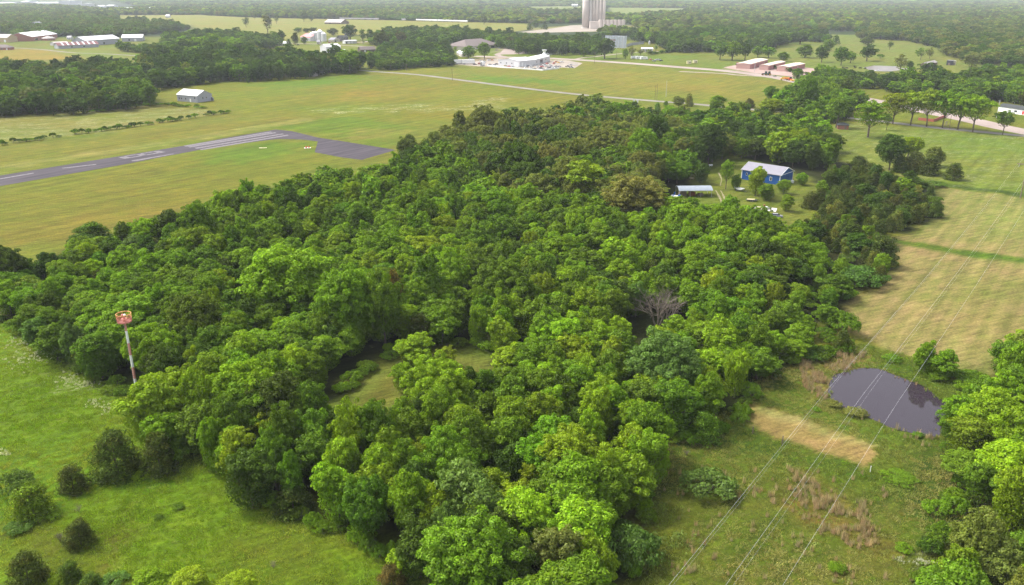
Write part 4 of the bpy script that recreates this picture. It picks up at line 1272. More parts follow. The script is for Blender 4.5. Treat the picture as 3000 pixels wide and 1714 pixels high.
FT = ['dark', 'far', 'mid', 'olive', 'far', 'gold', 'dark', 'grey', 'leaf', 'blue']
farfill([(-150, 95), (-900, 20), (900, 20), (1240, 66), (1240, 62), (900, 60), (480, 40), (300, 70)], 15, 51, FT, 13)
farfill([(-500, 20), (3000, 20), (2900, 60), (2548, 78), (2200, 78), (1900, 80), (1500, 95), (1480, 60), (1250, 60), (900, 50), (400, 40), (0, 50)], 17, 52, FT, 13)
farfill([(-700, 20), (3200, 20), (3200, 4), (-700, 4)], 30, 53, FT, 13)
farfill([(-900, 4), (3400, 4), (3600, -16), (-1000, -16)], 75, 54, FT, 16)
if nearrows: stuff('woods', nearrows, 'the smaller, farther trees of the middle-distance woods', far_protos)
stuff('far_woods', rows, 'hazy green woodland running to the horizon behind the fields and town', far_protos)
print('far rows', len(rows), 'near rest', len(nearrows), 'counts', counts)
#==PART4==
def ground_at(x, y): return P(x, y)
def z_at(base, ypx, xpx=None):
    """height of the point above base whose image row is ypx"""
    v = -(ypx - 857.0) / FP
    dy, dz = cT + v * sT, -sT + v * cT
    return H + dz * base.y / dy

# ---- single trees at measured places: base pixel, width and height in pixels of the 3000 px photograph
def tree_px(kind, xb, yb, wpx, hpx, tn, label, group=None, **kw):
    p = P(xb, yb)
    m = mpp(p)
    dep = math.atan2(H, p.y)
    q_ = {'shrub': .95, 'cedar': .7}.get(kind, 0.0)
    if q_ and p.length < 700:
        w_ = wpx * m
        E = hpx * m
        h = max(.8, (E - w_ * .5 * q_ * math.sin(dep)) / math.cos(dep))
        p = P(xb, yb - w_ * .5 * q_ * math.sin(dep) / m)
    else:
        h = z_at(p, yb - hpx)
    return place_tree(kind, p, h, wpx * m, jit(TI[tn], .05), label, group, **kw)
def s5(x0, y0): return lambda x, y: (x0 + x / 5.09, y0 + y / 5.09)
def s4(x0, y0): return lambda x, y: (x0 + x / 4.245, y0 + y / 4.245)
q7 = s5(2500, 200)
PG = 'pecan trees in a row along the small road'
for (x, y, w, h, tn, lab) in [
    (215, 1030, 500, 520, 'leaf', 'nearest pecan tree standing alone in the pasture left of the row'),
    (490, 925, 150, 250, 'mid', 'small leaning tree just right of the lone pasture pecan'),
    (585, 830, 420, 440, 'gold', 'leftmost pecan tree at the end of the row on the small road'),
    (850, 850, 400, 500, 'gold', 'second pecan from the left in the row, yellow-tinged crown'),
    (1090, 870, 330, 540, 'gold', 'slender pecan in front of the red brick wall, left of its end'),
    (1325, 892, 360, 550, 'leaf', 'pecan tree just left of the small white sign'),
    (1552, 915, 470, 540, 'leaf', 'broad pecan with forked grey trunk right of the dark pole'),
    (1775, 955, 430, 540, 'bright', 'rightmost big pecan of the row with low hanging branches'),
    (2225, 990, 270, 350, 'mid', 'smaller dark tree alone at the road right of the pecan row')]:
    tree_px('vase', *q7(x, y), w / 5.09 * 1.28, h / 5.09 * 1.04, tn, lab, PG, lod=0)
tree_px('vase', 2449, 374, 80, 88, 'leaf', 'pecan tree behind the small brick pump house', PG, lod=0)
q = s4(2400, 250)
for a in [('broad', 870, 1050, 420, 440, 'dark', 'tall dark tree rising from the fence line in front of the pasture'),
          ('airy', 1100, 900, 330, 270, 'gold', 'airy light green tree in the fence-line clump'),
          ('oak', 1440, 1010, 290, 240, 'olive', 'olive crowned tree at the right of the fence-line clump'),
          ('cedar', 1180, 1090, 260, 270, 'brown', 'brownish cedar in the middle of the fence-line clump'),
          ('cedar', 1660, 1190, 225, 225, 'cedar', 'lone dark cedar at the corner of the mown field'),
          ('cedar', 1360, 1130, 280, 250, 'cedar', 'dark cedar at the right foot of the fence-line clump'),
          ('cedar', 1000, 1090, 180, 200, 'deep', 'very dark cedar below the tall dark tree'),
          ('cedar', 490, 1010, 240, 130, 'cedar', 'low dark cedar at the left end of the fence-line clump'),
          ('shrub', 1450, 1290, 300, 110, 'blue', 'bluish green bush at the top left of the mown hay field')]:
    tree_px(a[0], *q(a[1], a[2]), a[3] / 4.245, a[4] / 4.245, a[5], a[6])
q = s4(1600, 0)
for a in [('broad', 465, 705, 150, 190, 'mid', 'lone round tree left of the huge oak by the highway'),
          ('oak', 725, 730, 330, 255, 'dark', 'huge dark oak in front of the drive-in screen'),
          ('broad', 985, 735, 100, 150, 'leaf', 'narrow light green tree right of the huge oak'),
          ('airy', 1060, 730, 110, 170, 'grey', 'grey-green thin tree left of the white motorhomes'),
          ('airy', 1170, 690, 130, 95, 'grey', 'small grey-green tree in front of the white pavilion'),
          ('airy', 1270, 690, 100, 90, 'olive', 'small olive tree at the right of the white pavilion'),
          ('airy', 1365, 640, 60, 90, 'mid', 'slim tree on the grass right of the white pavilion'),
          ('oak', 2160, 745, 210, 240, 'mid', 'mid green oak at the left of the three by the storage yard'),
          ('oak', 2310, 750, 290, 240, 'leaf', 'broad round oak left of the storage yard'),
          ('oak', 2470, 745, 200, 250, 'dark', 'dark oak right of the broad round one by the storage yard'),
          ('broad', 1515, 660, 95, 60, 'dark', 'small dark round bush tree on the field edge'),
          ('broad', 1655, 655, 105, 75, 'dark', 'larger dark round bush tree on the field edge')]:
    tree_px(a[0], *q(a[1], a[2]), a[3] / 4.245, a[4] / 4.245, a[5], a[6])
q = s5(2100, 0)
for a in [('oak', 610, 855, 240, 170, 'mid', 'round tree behind the left storage building'),
          ('oak', 770, 865, 260, 180, 'leaf', 'light green tree behind the middle of the storage yard'),
          ('broad', 990, 915, 210, 150, 'mid', 'low tree at the left bank of the muddy pond'),
          ('oak', 880, 700, 330, 200, 'dark', 'dark wide tree above the storage yard'),
          ('oak', 1240, 660, 330, 190, 'deep', 'very dark wide tree mass behind the muddy pond'),
          ('broad', 1310, 860, 300, 210, 'mid', 'mid green tree at the far bank of the muddy pond'),
          ('oak', 1560, 930, 240, 260, 'dark', 'dark tall tree at the right end of the muddy pond'),
          ('broad', 1660, 760, 240, 190, 'leaf', 'light tree behind the right end of the muddy pond'),
          ('cedar', 1770, 670, 120, 150, 'deep', 'small dark pointed tree at the edge of the upper pasture'),
          ('oak', 1850, 975, 260, 280, 'mid', 'dense round tree clump, left half, in the cattle pasture'),
          ('oak', 1990, 940, 220, 190, 'leaf', 'dense round tree clump, right half, in the cattle pasture'),
          ('oak', 2235, 912, 300, 260, 'dark', 'lone spreading dark oak in the middle of the cattle pasture'),
          ('broad', 2245, 675, 250, 140, 'far', 'grey-green tree behind the lone pasture oak'),
          ('shrub', 2435, 875, 130, 95, 'mid', 'small round bush right of the lone pasture oak'),
          ('broad', 1200, 1200, 190, 195, 'mid', 'round tree just right of the yellow dump truck'),
          ('broad', 800, 1475, 250, 200, 'mid', 'round tree on the field below the highway'),
          ('broad', 1820, 1150, 140, 150, 'mid', 'pointed small tree in the lane hedgerow below the cattle'),
          ('broad', 1985, 1125, 130, 90, 'dark', 'dark round bush in the lane hedgerow below the cattle')]:
    tree_px(a[0], *q(a[1], a[2]), a[3] / 5.09, a[4] / 5.09, a[5], a[6])
q = s5(2500, 0)
for a in [('airy', 540, 740, 110, 140, 'far', 'tiny thin tree in the upper pasture'),
          ('airy', 690, 1090, 230, 290, 'grey', 'feathery grey-green tree behind the fallen grey sheds'),
          ('broad', 840, 1035, 130, 140, 'dark', 'small dark tree right of the feathery grey-green one'),
          ('airy', 1000, 890, 180, 190, 'mid', 'mid green tree in the upper right pasture, left of a pair'),
          ('airy', 1130, 880, 160, 180, 'grey', 'grey-green tree in the upper right pasture, right of a pair'),
          ('broad', 1760, 1000, 290, 240, 'grey', 'pale grey-green tree in front of the dark woodland'),
          ('broad', 230, 1250, 280, 230, 'dark', 'dark rounded tree below the cattle pasture'),
          ('oak', 1130, 1180, 420, 260, 'deep', 'very dark wide tree clump in front of the fallen sheds')]:
    tree_px(a[0], *q(a[1], a[2]), a[3] / 5.09, a[4] / 5.09, a[5], a[6])
q = s4(600, 0)
for a in [('tall', 1970, 550, 115, 235, 'mid', 'left one of two tall poplars behind the white garage'),
          ('tall', 2058, 545, 120, 235, 'dark', 'right one of two tall poplars behind the white garage'),
          ('oak', 2220, 640, 230, 265, 'brown', 'brownish tree right of the brown-roofed house'),
          ('oak', 2445, 600, 170, 225, 'brown', 'second brownish tree, farther right of the house'),
          ('tall', 2355, 625, 105, 230, 'mid', 'narrow green tree between the two brownish trees'),
          ('oak', 1810, 500, 220, 195, 'dark', 'round dark tree behind the white garage'),
          ('broad', 1600, 440, 170, 100, 'far', 'hazy tree behind the farmhouse by the store'),
          ('broad', 955, 545, 120, 185, 'dark', 'dark tree left of the grey house'),
          ('broad', 870, 525, 140, 150, 'mid', 'mid green tree left of the dark one by the grey house'),
          ('cedar', 1045, 570, 70, 90, 'deep', 'small dark tree right of the grey house'),
          ('broad', 1130, 560, 110, 170, 'brown', 'brownish green tree left of the red-roofed store'),
          ('broad', 1240, 550, 95, 105, 'mid', 'small round tree in front of the red-roofed store'),
          ('broad', 1160, 410, 130, 80, 'mid', 'left tree behind the red-roofed store'),
          ('broad', 1260, 410, 110, 70, 'dark', 'middle tree behind the red-roofed store'),
          ('broad', 1345, 410, 120, 80, 'far', 'right tree behind the red-roofed store'),
          ('tall', 785, 408, 150, 290, 'grey', 'very tall thin grey tree standing in the far pasture'),
          ('airy', 893, 298, 80, 130, 'far', 'small tree right of the very tall thin grey tree'),
          ('airy', 620, 240, 80, 80, 'far', 'tiny tree left of the very tall thin grey tree'),
          ('oak', 1235, 268, 140, 145, 'far', 'left of two hazy trees at the pasture edge'),
          ('broad', 1325, 266, 70, 100, 'far', 'right of two hazy trees at the pasture edge'),
          ('tall', 1555, 265, 90, 155, 'grey', 'narrow grey tree beside the far barn'),
          ('airy', 515, 340, 110, 135, 'far', 'airy tree at the right end of the left hazy tree belt'),
          ('broad', 542, 1036, 60, 72, 'dark', 'left of two small trees in the meadow by the parked cars'),
          ('cedar', 627, 1016, 42, 72, 'dark', 'right of two small trees in the meadow by the parked cars'),
          ('oak', 1700, 895, 250, 270, 'leaf', 'round tree at the right end of the long pale house'),
          ('oak', 1800, 915, 330, 300, 'leaf', 'big light green tree at the road, right of the long pale house'),
          ('oak', 1555, 895, 170, 230, 'dark', 'dark tree in front of the long pale house'),
          ('oak', 1350, 905, 200, 240, 'dark', 'dark tree beside the grey shed left of the pale house')]:
    tree_px(a[0], *q(a[1], a[2]), a[3] / 4.245, a[4] / 4.245, a[5], a[6])
q = s4(1200, 0)
for a in [('oak', 930, 730, 190, 205, 'mid', 'round dark tree in front of the low brown-roofed building'),
          ('broad', 735, 725, 220, 165, 'mid', 'wide tree left of the round one by the brown-roofed building'),
          ('oak', 1440, 665, 215, 110, 'mid', 'low wide tree clump behind the white metal workshop'),
          ('shrub', 1330, 668, 50, 40, 'dark', 'small dark bush left of the low wide tree clump'),
          ('tall', 570, 640, 60, 80, 'lime', 'small yellow-green tree left of the brown-roofed building'),
          ('cedar', 1492, 372, 75, 85, 'deep', 'left of two dark round trees by the gravel lot'),
          ('cedar', 1680, 368, 90, 90, 'deep', 'right of two dark round trees by the gravel lot'),
          ('broad', 1570, 350, 110, 110, 'far', 'hazy green tree between the two dark round trees'),
          ('oak', 925, 305, 130, 130, 'far', 'hazy dark tree at the right end of the rail cars'),
          ('broad', 1500, 805, 90, 60, 'mid', 'small tree at the corner of the white metal workshop')]:
    tree_px(a[0], *q(a[1], a[2]), a[3] / 4.245, a[4] / 4.245, a[5], a[6])

# homestead trees
q = s5(1900, 400)
for a in [('vase', 1150, 785, 290, 430, 'leaf', 'tree with a bare lower trunk left of the blue metal shop'),
          ('broad', 1590, 880, 330, 500, 'bright', 'bright tree standing in front of the blue metal shop'),
          ('broad', 1300, 800, 180, 250, 'mid', 'small tree behind the parked boat trailer'),
          ('broad', 1760, 950, 300, 250, 'mid', 'low spreading tree at the foot of the bright tree'),
          ('broad', 2010, 850, 230, 240, 'leaf', 'tree at the open end of the blue metal shop'),
          ('broad', 2045, 1110, 260, 260, 'bright', 'small round bright tree alone on the lawn'),
          ('broad', 2290, 720, 210, 190, 'leaf', 'light green tree right of the blue metal shop'),
          ('broad', 1720, 1215, 210, 130, 'leaf', 'small leafy tree left of the grey parked car'),
          ('airy', 1490, 1240, 140, 120, 'mid', 'sapling at the near edge of the homestead lawn'),
          ('broad', 420, 710, 520, 360, 'mid', 'wide tree behind the open carport'),
          ('broad', 780, 700, 270, 320, 'dark', 'dark tree at the right behind the open carport'),
          ('cedar', 2420, 1090, 280, 260, 'cedar', 'dark cedar at the right edge of the homestead lawn')]:
    tree_px(a[0], *q(a[1], a[2]), a[3] / 5.09, a[4] / 5.09, a[5], a[6])
q = s4(1780, 230)
for a in [('tall', 120, 1440, 260, 500, 'bright', 'tall bright green tree left of the utility pole', {}),
          ('broad', 420, 1180, 430, 560, 'leaf', 'big leafy tree rising behind the utility pole', {}),
          ('oak', 480, 1500, 560, 260, 'olive', 'light olive oak in front of the utility pole', {}),
          ('oak', 1250, 1080, 420, 520, 'deep', 'very dark tree mass behind the track to the homestead', {}),
          ('oak', 1420, 1000, 360, 340, 'olive', 'olive tree right of the very dark tree mass', {}),
          ('cedar', 1760, 370, 130, 125, 'brown', 'dark brown pine with an open crown by the small road', {}),
          ('oak', 2030, 280, 205, 185, 'mid', 'round tree on the field left of the highway trees', {}),
          ('broad', 2250, 300, 240, 210, 'mid', 'tree right of the round one on the field', {}),
          ('broad', 2480, 470, 300, 470, 'mid', 'tall green tree at the road junction', {}),
          ('cedar', 620, 410, 90, 110, 'blue', 'left small blue-green cedar beside the small road', {}),
          ('cedar', 725, 350, 70, 70, 'blue', 'right small blue-green cedar beside the small road', {}),
          ('cedar', 1010, 350, 110, 160, 'grey', 'pointed grey-green conifer beside the small road', {}),
          ('oak', 880, 370, 170, 150, 'grey', 'grey-green round tree beside the pointed conifer', {}),
          ('tall', 1360, 420, 260, 260, 'leaf', 'tall airy green tree in front of the small road', {}),
          ('broad', 760, 560, 260, 220, 'bright', 'bright green tree behind the oak stand', {}),
          ('broad', 2040, 470, 380, 220, 'gold', 'wide yellow-tinged tree left of the junction tree', {})]:
    tree_px(a[0], *q(a[1], a[2]), a[3] / 4.245, a[4] / 4.245, a[5], a[6], lod=0)
# landmarks inside the big wood
q = lambda x, y: (1000 + x / 2.549, 571 + y / 2.549)
for a in [('broad', 560, 1270, 330, 240, 'bright', 'light green tree standing in the grassy clearing'),
          ('airy', 790, 1290, 200, 170, 'gold', 'airy golden-green tree right of the light one in the clearing'),
          ('broad', 480, 1480, 230, 240, 'bright', 'light green tree at the near edge of the grassy clearing'),
          ('cedar', 415, 1040, 170, 480, 'rust', 'tall narrow reddish brown cedar beside the grassy clearing'),
          ('broad', 650, 940, 320, 520, 'mid', 'tall tree right of the reddish brown cedar'),
          ('oak', 1750, 800, 260, 210, 'blue', 'grey-blue tree crown left of the bare dead tree'),
          ('oak', 330, 1130, 330, 560, 'leaf', 'large leafy tree left of the reddish brown cedar'),
          ('oak', -110, 1190, 330, 330, 'mid', 'large spreading tree at the left edge of the clearing')]:
    tree_px(a[0], *q(a[1], a[2]), a[3] / 2.549, a[4] / 2.549, a[5], a[6])
def tree_D(kind, x, y, w, h, tn, label, **kw):
    return tree_px(kind, x * K, y * K, w * K, h * K, tn, label, **kw)
for a in [('oak', 730, 800, 250, 190, 'bright', 'very large bright crown in the left middle of the wood'),
          ('oak', 880, 860, 190, 190, 'leaf', 'large leafy crown just left of the tall reddish cedar'),
          ('broad', 1290, 480, 130, 125, 'dark', 'dark domed tree in front of the olive oak stand'),
          ('tall', 1452, 520, 120, 150, 'bright', 'tall bright tree at the right of the dark domed tree'),
          ('oak', 1575, 560, 170, 120, 'grey', 'pale grey-green crown in front of the homestead'),
          ('broad', 640, 1080, 190, 180, 'bright', 'bright tree at the left front of the wood'),
          ('oak', 330, 860, 240, 120, 'leaf', 'wide leafy crown behind the beacon basket'),
          ('broad', 1180, 1340, 200, 200, 'blue', 'grey-blue crown at the near front of the wood'),
          ('airy', 1650, 1000, 200, 170, 'blue', 'bluish crown near the right edge of the wood'),
          ('airy', 1390, 1470, 170, 160, 'olive', 'vine-covered brownish tree at the bottom of the wood')]:
    tree_D(*a, lod=0)
# shrubs and cedars of the near left meadow
q = lambda x, y: (x / 2.545, 1142 + y / 2.545)
for a in [('cedar', 880, 700, 340, 380, 'cedar', 'large dark cedar in the meadow, left of a pair'),
          ('cedar', 1200, 660, 260, 330, 'cedar', 'large dark cedar in the meadow, right of a pair'),
          ('shrub', 1310, 600, 260, 230, 'leaf', 'green bush growing around the right cedar of the pair'),
          ('shrub', 1070, 690, 190, 80, 'lime', 'yellow-green bush below the pair of cedars'),
          ('cedar', 550, 790, 210, 220, 'cedar', 'dark cedar with bare lower branches left of the pair'),
          ('cedar', 605, 1200, 215, 225, 'cedar', 'round dark cedar alone near the lower left'),
          ('cedar', 220, 1490, 250, 260, 'cedar', 'dark cedar at the bottom left corner'),
          ('cedar', 530, 1450, 170, 150, 'dark', 'small cedar at the bottom edge, right of the corner cedar'),
          ('cedar', 690, 1500, 160, 120, 'dark', 'low cedar at the bottom edge beside the sumac'),
          ('cedar', 250, 990, 290, 270, 'mid', 'olive cedar tangled with brush at the left edge'),
          ('shrub', 130, 850, 330, 260, 'blue', 'blue-green sumac mound at the left edge'),
          ('shrub', 140, 1110, 230, 130, 'blue', 'lower blue-green sumac mound at the left edge'),
          ('shrub', 860, 1500, 220, 120, 'blue', 'blue-green sumac at the bottom edge'),
          ('shrub', 400, 990, 120, 70, 'leaf', 'small green bush right of the olive cedar'),
          ('shrub', 440, 1500, 180, 120, 'leaf', 'green bush between two cedars at the bottom edge'),
          ('shrub', 1180, 985, 90, 50, 'mid', 'weedy tuft of shrub in the open meadow'),
          ('shrub', 1330, 910, 110, 50, 'mid', 'dark weedy shrub in the open meadow'),
          ('broad', 1150, 1540, 300, 200, 'lime', 'bright yellow-green tree at the bottom edge, left of three'),
          ('broad', 1450, 1550, 330, 210, 'lime', 'bright yellow-green tree at the bottom edge, middle of three'),
          ('broad', 1770, 1560, 330, 190, 'lime', 'bright yellow-green tree at the bottom edge, right of three'),
          ('cedar', 2190, 970, 300, 240, 'cedar', 'dark cedar at the foot of the wood edge in the meadow'),
          ('broad', 1900, 840, 220, 290, 'bright', 'bright small tree on the wood edge left of the dark cedar'),
          ('cedar', 2600 - 2545 + 1130 + 2545 - 1000 + 200, 1490, 200, 190, 'rust', 'yellow-brown cedar at the bottom edge beside the wood')]:
    tree_px(a[0], *q(a[1], a[2]), a[3] / 2.545, a[4] / 2.545, a[5], a[6])
tree_px('broad', 1185, 1690, 100, 90, 'lime', 'bright small tree left of the yellow-brown cedar')
tree_px('cedar', 270, 712, 110, 60, 'dark', 'very dark cedar on the runway side of the wood, left one')
tree_px('cedar', 245, 745, 90, 60, 'deep', 'low dark cedar below the very dark one')
# right hand open ground
q = z8
for a in [('cedar', 150, 420, 240, 250, 'mid', 'round olive-green bush tree at the wood edge by the dam'),
          ('shrub', 190, 900, 480, 300, 'blue', 'large blue-green sumac mound right of the wood'),
          ('shrub', 1610, 740, 290, 110, 'mid', 'low spreading bush below the pond'),
          ('shrub', 1135, 150, 120, 70, 'grey', 'grey-green willow bush on the near bank of the pond, left one'),
          ('shrub', 1290, 230, 190, 100, 'grey', 'grey-green willow bush on the near bank of the pond, right one'),
          ('shrub', 1750, 370, 90, 60, 'leaf', 'small leafy bush on the near bank of the pond'),
          ('shrub', 1000, 175, 70, 50, 'leaf', 'small round bush left of the pond'),
          ('broad', 1990, 370, 200, 170, 'mid', 'tree overhanging the right bank of the pond'),
          ('shrub', 1650, 1240, 150, 90, 'leaf', 'leafy bush near the lower right wood'),
          ('shrub', 1150, 1400, 170, 110, 'leaf', 'leafy bush at the bottom edge between the wires')]:
    tree_px(a[0], *q(a[1], a[2]), a[3] / 2.545, a[4] / 2.545, a[5], a[6])
tree_px('shrub', 1850, 1700, 190, 160, 'blue', 'large round blue-green mound at the bottom beside the wood')
q = z6
for a in [('shrub', 1200, 1090, 270, 250, 'mid', 'big rounded bush on the near left corner of the hay field'),
          ('broad', 1800, 1340, 190, 260, 'leaf', 'slim young tree on the far bank of the pond'),
          ('broad', 1935, 1370, 230, 220, 'leaf', 'bushy young tree beside the slim one on the pond bank'),
          ('shrub', 1560, 1270, 170, 80, 'mid', 'low bush on the far bank of the pond'),
          ('shrub', 1330, 740, 430, 240, 'blue', 'wide blue-green sumac thicket bulging into the hay field'),
          ('cedar', 1480, 560, 230, 260, 'cedar', 'big dark cedar at the edge of the hay field'),
          ('cedar', 1430, 470, 120, 190, 'dark', 'pointed cedar rising behind the big dark one'),
          ('shrub', 1640, 215, 180, 70, 'blue', 'sumac at the foot of the cedar thicket'),
          ('shrub', 1450, 250, 330, 110, 'blue', 'long sumac thicket below the cedar thicket'),
          ('cedar', 1430, 170, 110, 90, 'rust', 'rusty brown cedar in the cedar thicket'),
          ('shrub', 1000, 1190, 150, 60, 'mid', 'bush at the left of the tan reeds')]:
    tree_px(a[0], *q(a[1], a[2]), a[3] / 2.549, a[4] / 2.549, a[5], a[6])

# dead tree and twiggy brush
def bare_mesh(name, h, seed, m, spread=.55, n0=5):
    g = random.Random(seed)
    mb = MB()
    def br(p, d, L, r, lvl):
        e = p + d * L
        mb.tube([p, p + d * L * .5 + Vector((g.uniform(-.05, .05) * L, g.uniform(-.05, .05) * L, 0)), e], [r, r * .75, r * .45], 5 if lvl < 2 else 3, cap=False)
        if lvl >= 4: return
        for i in range(g.choice([2, 3, 3]) + (1 if lvl < 2 else 0)):
            nd = (d + Vector((g.gauss(0, spread), g.gauss(0, spread), g.gauss(.12, .3)))).normalized()
            br(p + d * L * g.uniform(.55, 1), nd, L * g.uniform(.55, .8), r * .5, lvl + 1)
    for i in range(n0):
        a = i * 6.28 / n0
        br(Vector((0, 0, 0)), Vector((math.cos(a) * .35, math.sin(a) * .35, 1)).normalized(), h * .3, h * .016, 0)
    return mb.mesh(name, m)
def bare(x, y, hpx, label, name='dead_tree', cat='dead tree', seed=1, spread=.55, n0=4, m=GREYBARK, full=True):
    p = P(x, y)
    h = z_at(p, y - hpx)
    o = bpy.data.objects.new(name, bare_mesh(name, h, seed, m, spread, n0)); C.objects.link(o)
    o.location = p
    return tag(o, label, cat)
bare(1000 + 2360 / 2.549, 571 + 1010 / 2.549, 190, 'bare grey dead tree standing among green crowns right of centre', seed=4)
bare(1000 + 2430 / 2.549, 571 + 1000 / 2.549, 160, 'second bare grey tree touching the first on its right', seed=9)
bare(1745, 470, 70, 'bare grey-brown tree in the olive oak stand', seed=6)
bare(590 / 2.545, 1142 + 910 / 2.545, 34, 'dry fallen branches lying in the near meadow below a cedar', 'brush_pile', 'brush', 11, .9)
bare(2040 / 2.545, 1142 + 1330 / 2.545, 30, 'dry grey twigs in the meadow near the bottom edge', 'brush_pile', 'brush', 12, .9)
bare(450 / 2.545, 1142 + 1130 / 2.545, 36, 'twiggy grey bush left of the round dark cedar', 'brush_pile', 'brush', 13, .5, 7)
bare(2000 + 30 / 2.545, 1142 + 490 / 2.545, 26, 'twiggy brown brush below the olive bush at the wood edge', 'brush_pile', 'brush', 14, .8, 6)

# ------------------------------------------------------------------ buildings
def frame(A, B, full=True):
    a = P(*A) if full else D(*A); b = P(*B) if full else D(*B)
    d = b - a
    return a, d.length, math.atan2(d.y, d.x)

def opening(parent, L, Dp, side, u0, u1, z0, z1, kind, m=None, trim=None):
    nm = {'w': 'window', 'd': 'door', 'g': 'garage_door'}[kind]
    m = m or {'w': GLASS, 'd': WHITEP, 'g': WHITEP}[kind]
    w = abs(u1 - u0); c = (u0 + u1) / 2
    if side == 'f': pos = (c, -.03, 0); rz = 0
    elif side == 'r': pos = (L + .03, c, 0); rz = math.pi / 2
    elif side == 'l': pos = (-.03, c, 0); rz = -math.pi / 2
    else: pos = (c, Dp + .03, 0); rz = math.pi
    o = MB().box(0, .03, z0, w, .10, z1 - z0).build(nm, trim or (WHITEP if kind == 'w' else m), parent)
    o.location = pos; o.rotation_euler = (0, 0, rz)
    t_ = min(.14, w * .12)
    if kind == 'w':
        f = MB().box(0, -.04, z0 + t_, w - 2 * t_, .06, z1 - z0 - 2 * t_).build('pane', m, o)
    else:
        f = MB().box(0, -.04, z0 + .02, w - 2 * t_, .06, z1 - z0 - t_).build('panel', m, o)
    return o

def building(name, label, cat, A, B, Dp, h, rise, wall, roof, ridge='x', over=.4, ops=(), group=None, chim=False, rel=False):
    a, L, ang = frame(A, B)
    t = thing(name, label, cat, a, ang, group)
    if rel: Dp = L * Dp
    mb = MB()
    if ridge == 'x':
        y = Dp / 2
        mb.add([(0, 0, 0), (L, 0, 0), (L, Dp, 0), (0, Dp, 0), (0, 0, h), (L, 0, h), (L, Dp, h), (0, Dp, h), (0, y, h + rise), (L, y, h + rise)],
               [(0, 1, 5, 4), (2, 3, 7, 6), (1, 2, 6, 9, 5), (3, 0, 4, 8, 7)])
        th = .16; k = rise / y
        r = MB()
        for s in (0, 1):
            ye = -over if s == 0 else Dp + over
            ze = h - over * k + .06
            pts = [(-over, ye, ze), (L + over, ye, ze), (L + over, y, h + rise + .06), (-over, y, h + rise + .06)]
            vs = pts + [(p[0], p[1], p[2] + th) for p in pts]
            f = [(0, 3, 2, 1), (4, 5, 6, 7), (0, 1, 5, 4), (1, 2, 6, 5), (3, 0, 4, 7)]
            if s: f = [tuple(reversed(q)) for q in f]
            r.add(vs, f)
        r.build('roof', roof, t)
    elif ridge == 'y':
        x = L / 2
        mb.add([(0, 0, 0), (L, 0, 0), (L, Dp, 0), (0, Dp, 0), (0, 0, h), (L, 0, h), (L, Dp, h), (0, Dp, h), (x, 0, h + rise), (x, Dp, h + rise)],
               [(0, 1, 5, 8, 4), (2, 3, 7, 9, 6), (1, 2, 6, 5), (3, 0, 4, 7)])
        th = .16; k = rise / x
        r = MB()
        for s in (0, 1):
            xe = -over if s == 0 else L + over
            ze = h - over * k + .06
            pts = [(xe, -over, ze), (xe, Dp + over, ze), (x, Dp + over, h + rise + .06), (x, -over, h + rise + .06)]
            vs = pts + [(p[0], p[1], p[2] + th) for p in pts]
            f = [(0, 1, 2, 3), (4, 7, 6, 5), (0, 4, 5, 1), (1, 5, 6, 2), (3, 7, 4, 0)]
            if s: f = [tuple(reversed(q)) for q in f]
            r.add(vs, f)
        r.build('roof', roof, t)
    elif ridge == 'hip':
        mb.box(L / 2, Dp / 2, 0, L, Dp, h)
        o_ = over; m_ = min(L, Dp) / 2 * .98
        if L >= Dp: r1, r2 = (m_, Dp / 2), (L - m_, Dp / 2)
        else: r1, r2 = (L / 2, m_), (L / 2, Dp - m_)
        vs = [(-o_, -o_, h), (L + o_, -o_, h), (L + o_, Dp + o_, h), (-o_, Dp + o_, h), (-o_, -o_, h + .15), (L + o_, -o_, h + .15), (L + o_, Dp + o_, h + .15), (-o_, Dp + o_, h + .15), (r1[0], r1[1], h + rise), (r2[0], r2[1], h + rise)]
        if L >= Dp: f = [(4, 5, 9, 8), (5, 6, 9), (6, 7, 8, 9), (7, 4, 8)]
        else: f = [(4, 5, 8), (5, 6, 9, 8), (6, 7, 9), (7, 4, 8, 9)]
        MB().add(vs, f + [(3, 2, 1, 0), (0, 1, 5, 4), (1, 2, 6, 5), (2, 3, 7, 6), (3, 0, 4, 7)]).build('roof', roof, t)
    else:
        mb.box(L / 2, Dp / 2, 0, L, Dp, h)
        MB().box(L / 2, Dp / 2, h, L + 2 * over, Dp + 2 * over, .25).build('roof', roof, t)
    mb.build('wall', wall, t)
    for op in ops:
        side, u0, u1, z0_, z1_, kd = op[:6]
        S = L if side in 'fb' else Dp
        if abs(u0) <= 1 and abs(u1) <= 1: u0, u1 = u0 * S, u1 * S
        opening(t, L, Dp, side, u0, u1, z0_, z1_, kd, *(op[6:]))
    return t, L, Dp

# white metal barn in the meadow
A, B, Cc = (520, 296), (579, 301), (630, 293)
bt, L, Dp = building('metal_barn', 'white metal barn with a white roof alone in the meadow', 'barn', A, B, 14.5, 4.9, 3.4, GREYWALL, WHITEROOF, 'x', .35,
    [('f', .09, .135, 1.6, 2.9, 'w', GLASS, GREYP), ('f', .20, .245, 1.6, 2.9, 'w', GLASS, GREYP), ('f', .41, .455, 1.6, 2.9, 'w', GLASS, GREYP), ('f', .62, .69, 0.05, 2.5, 'd'), ('f', .86, .91, 2.6, 3.9, 'w', GLASS, GREYP),
     ('r', .35, .41, 2.3, 3.6, 'w', GLASS, GREYP), ('r', .58, .64, 2.3, 3.6, 'w', GLASS, CREAMP)])
MB().box(L + .8, Dp - .6, 0, 1.6, 1.0, 2.6).build('lean_to', GREYP, bt)
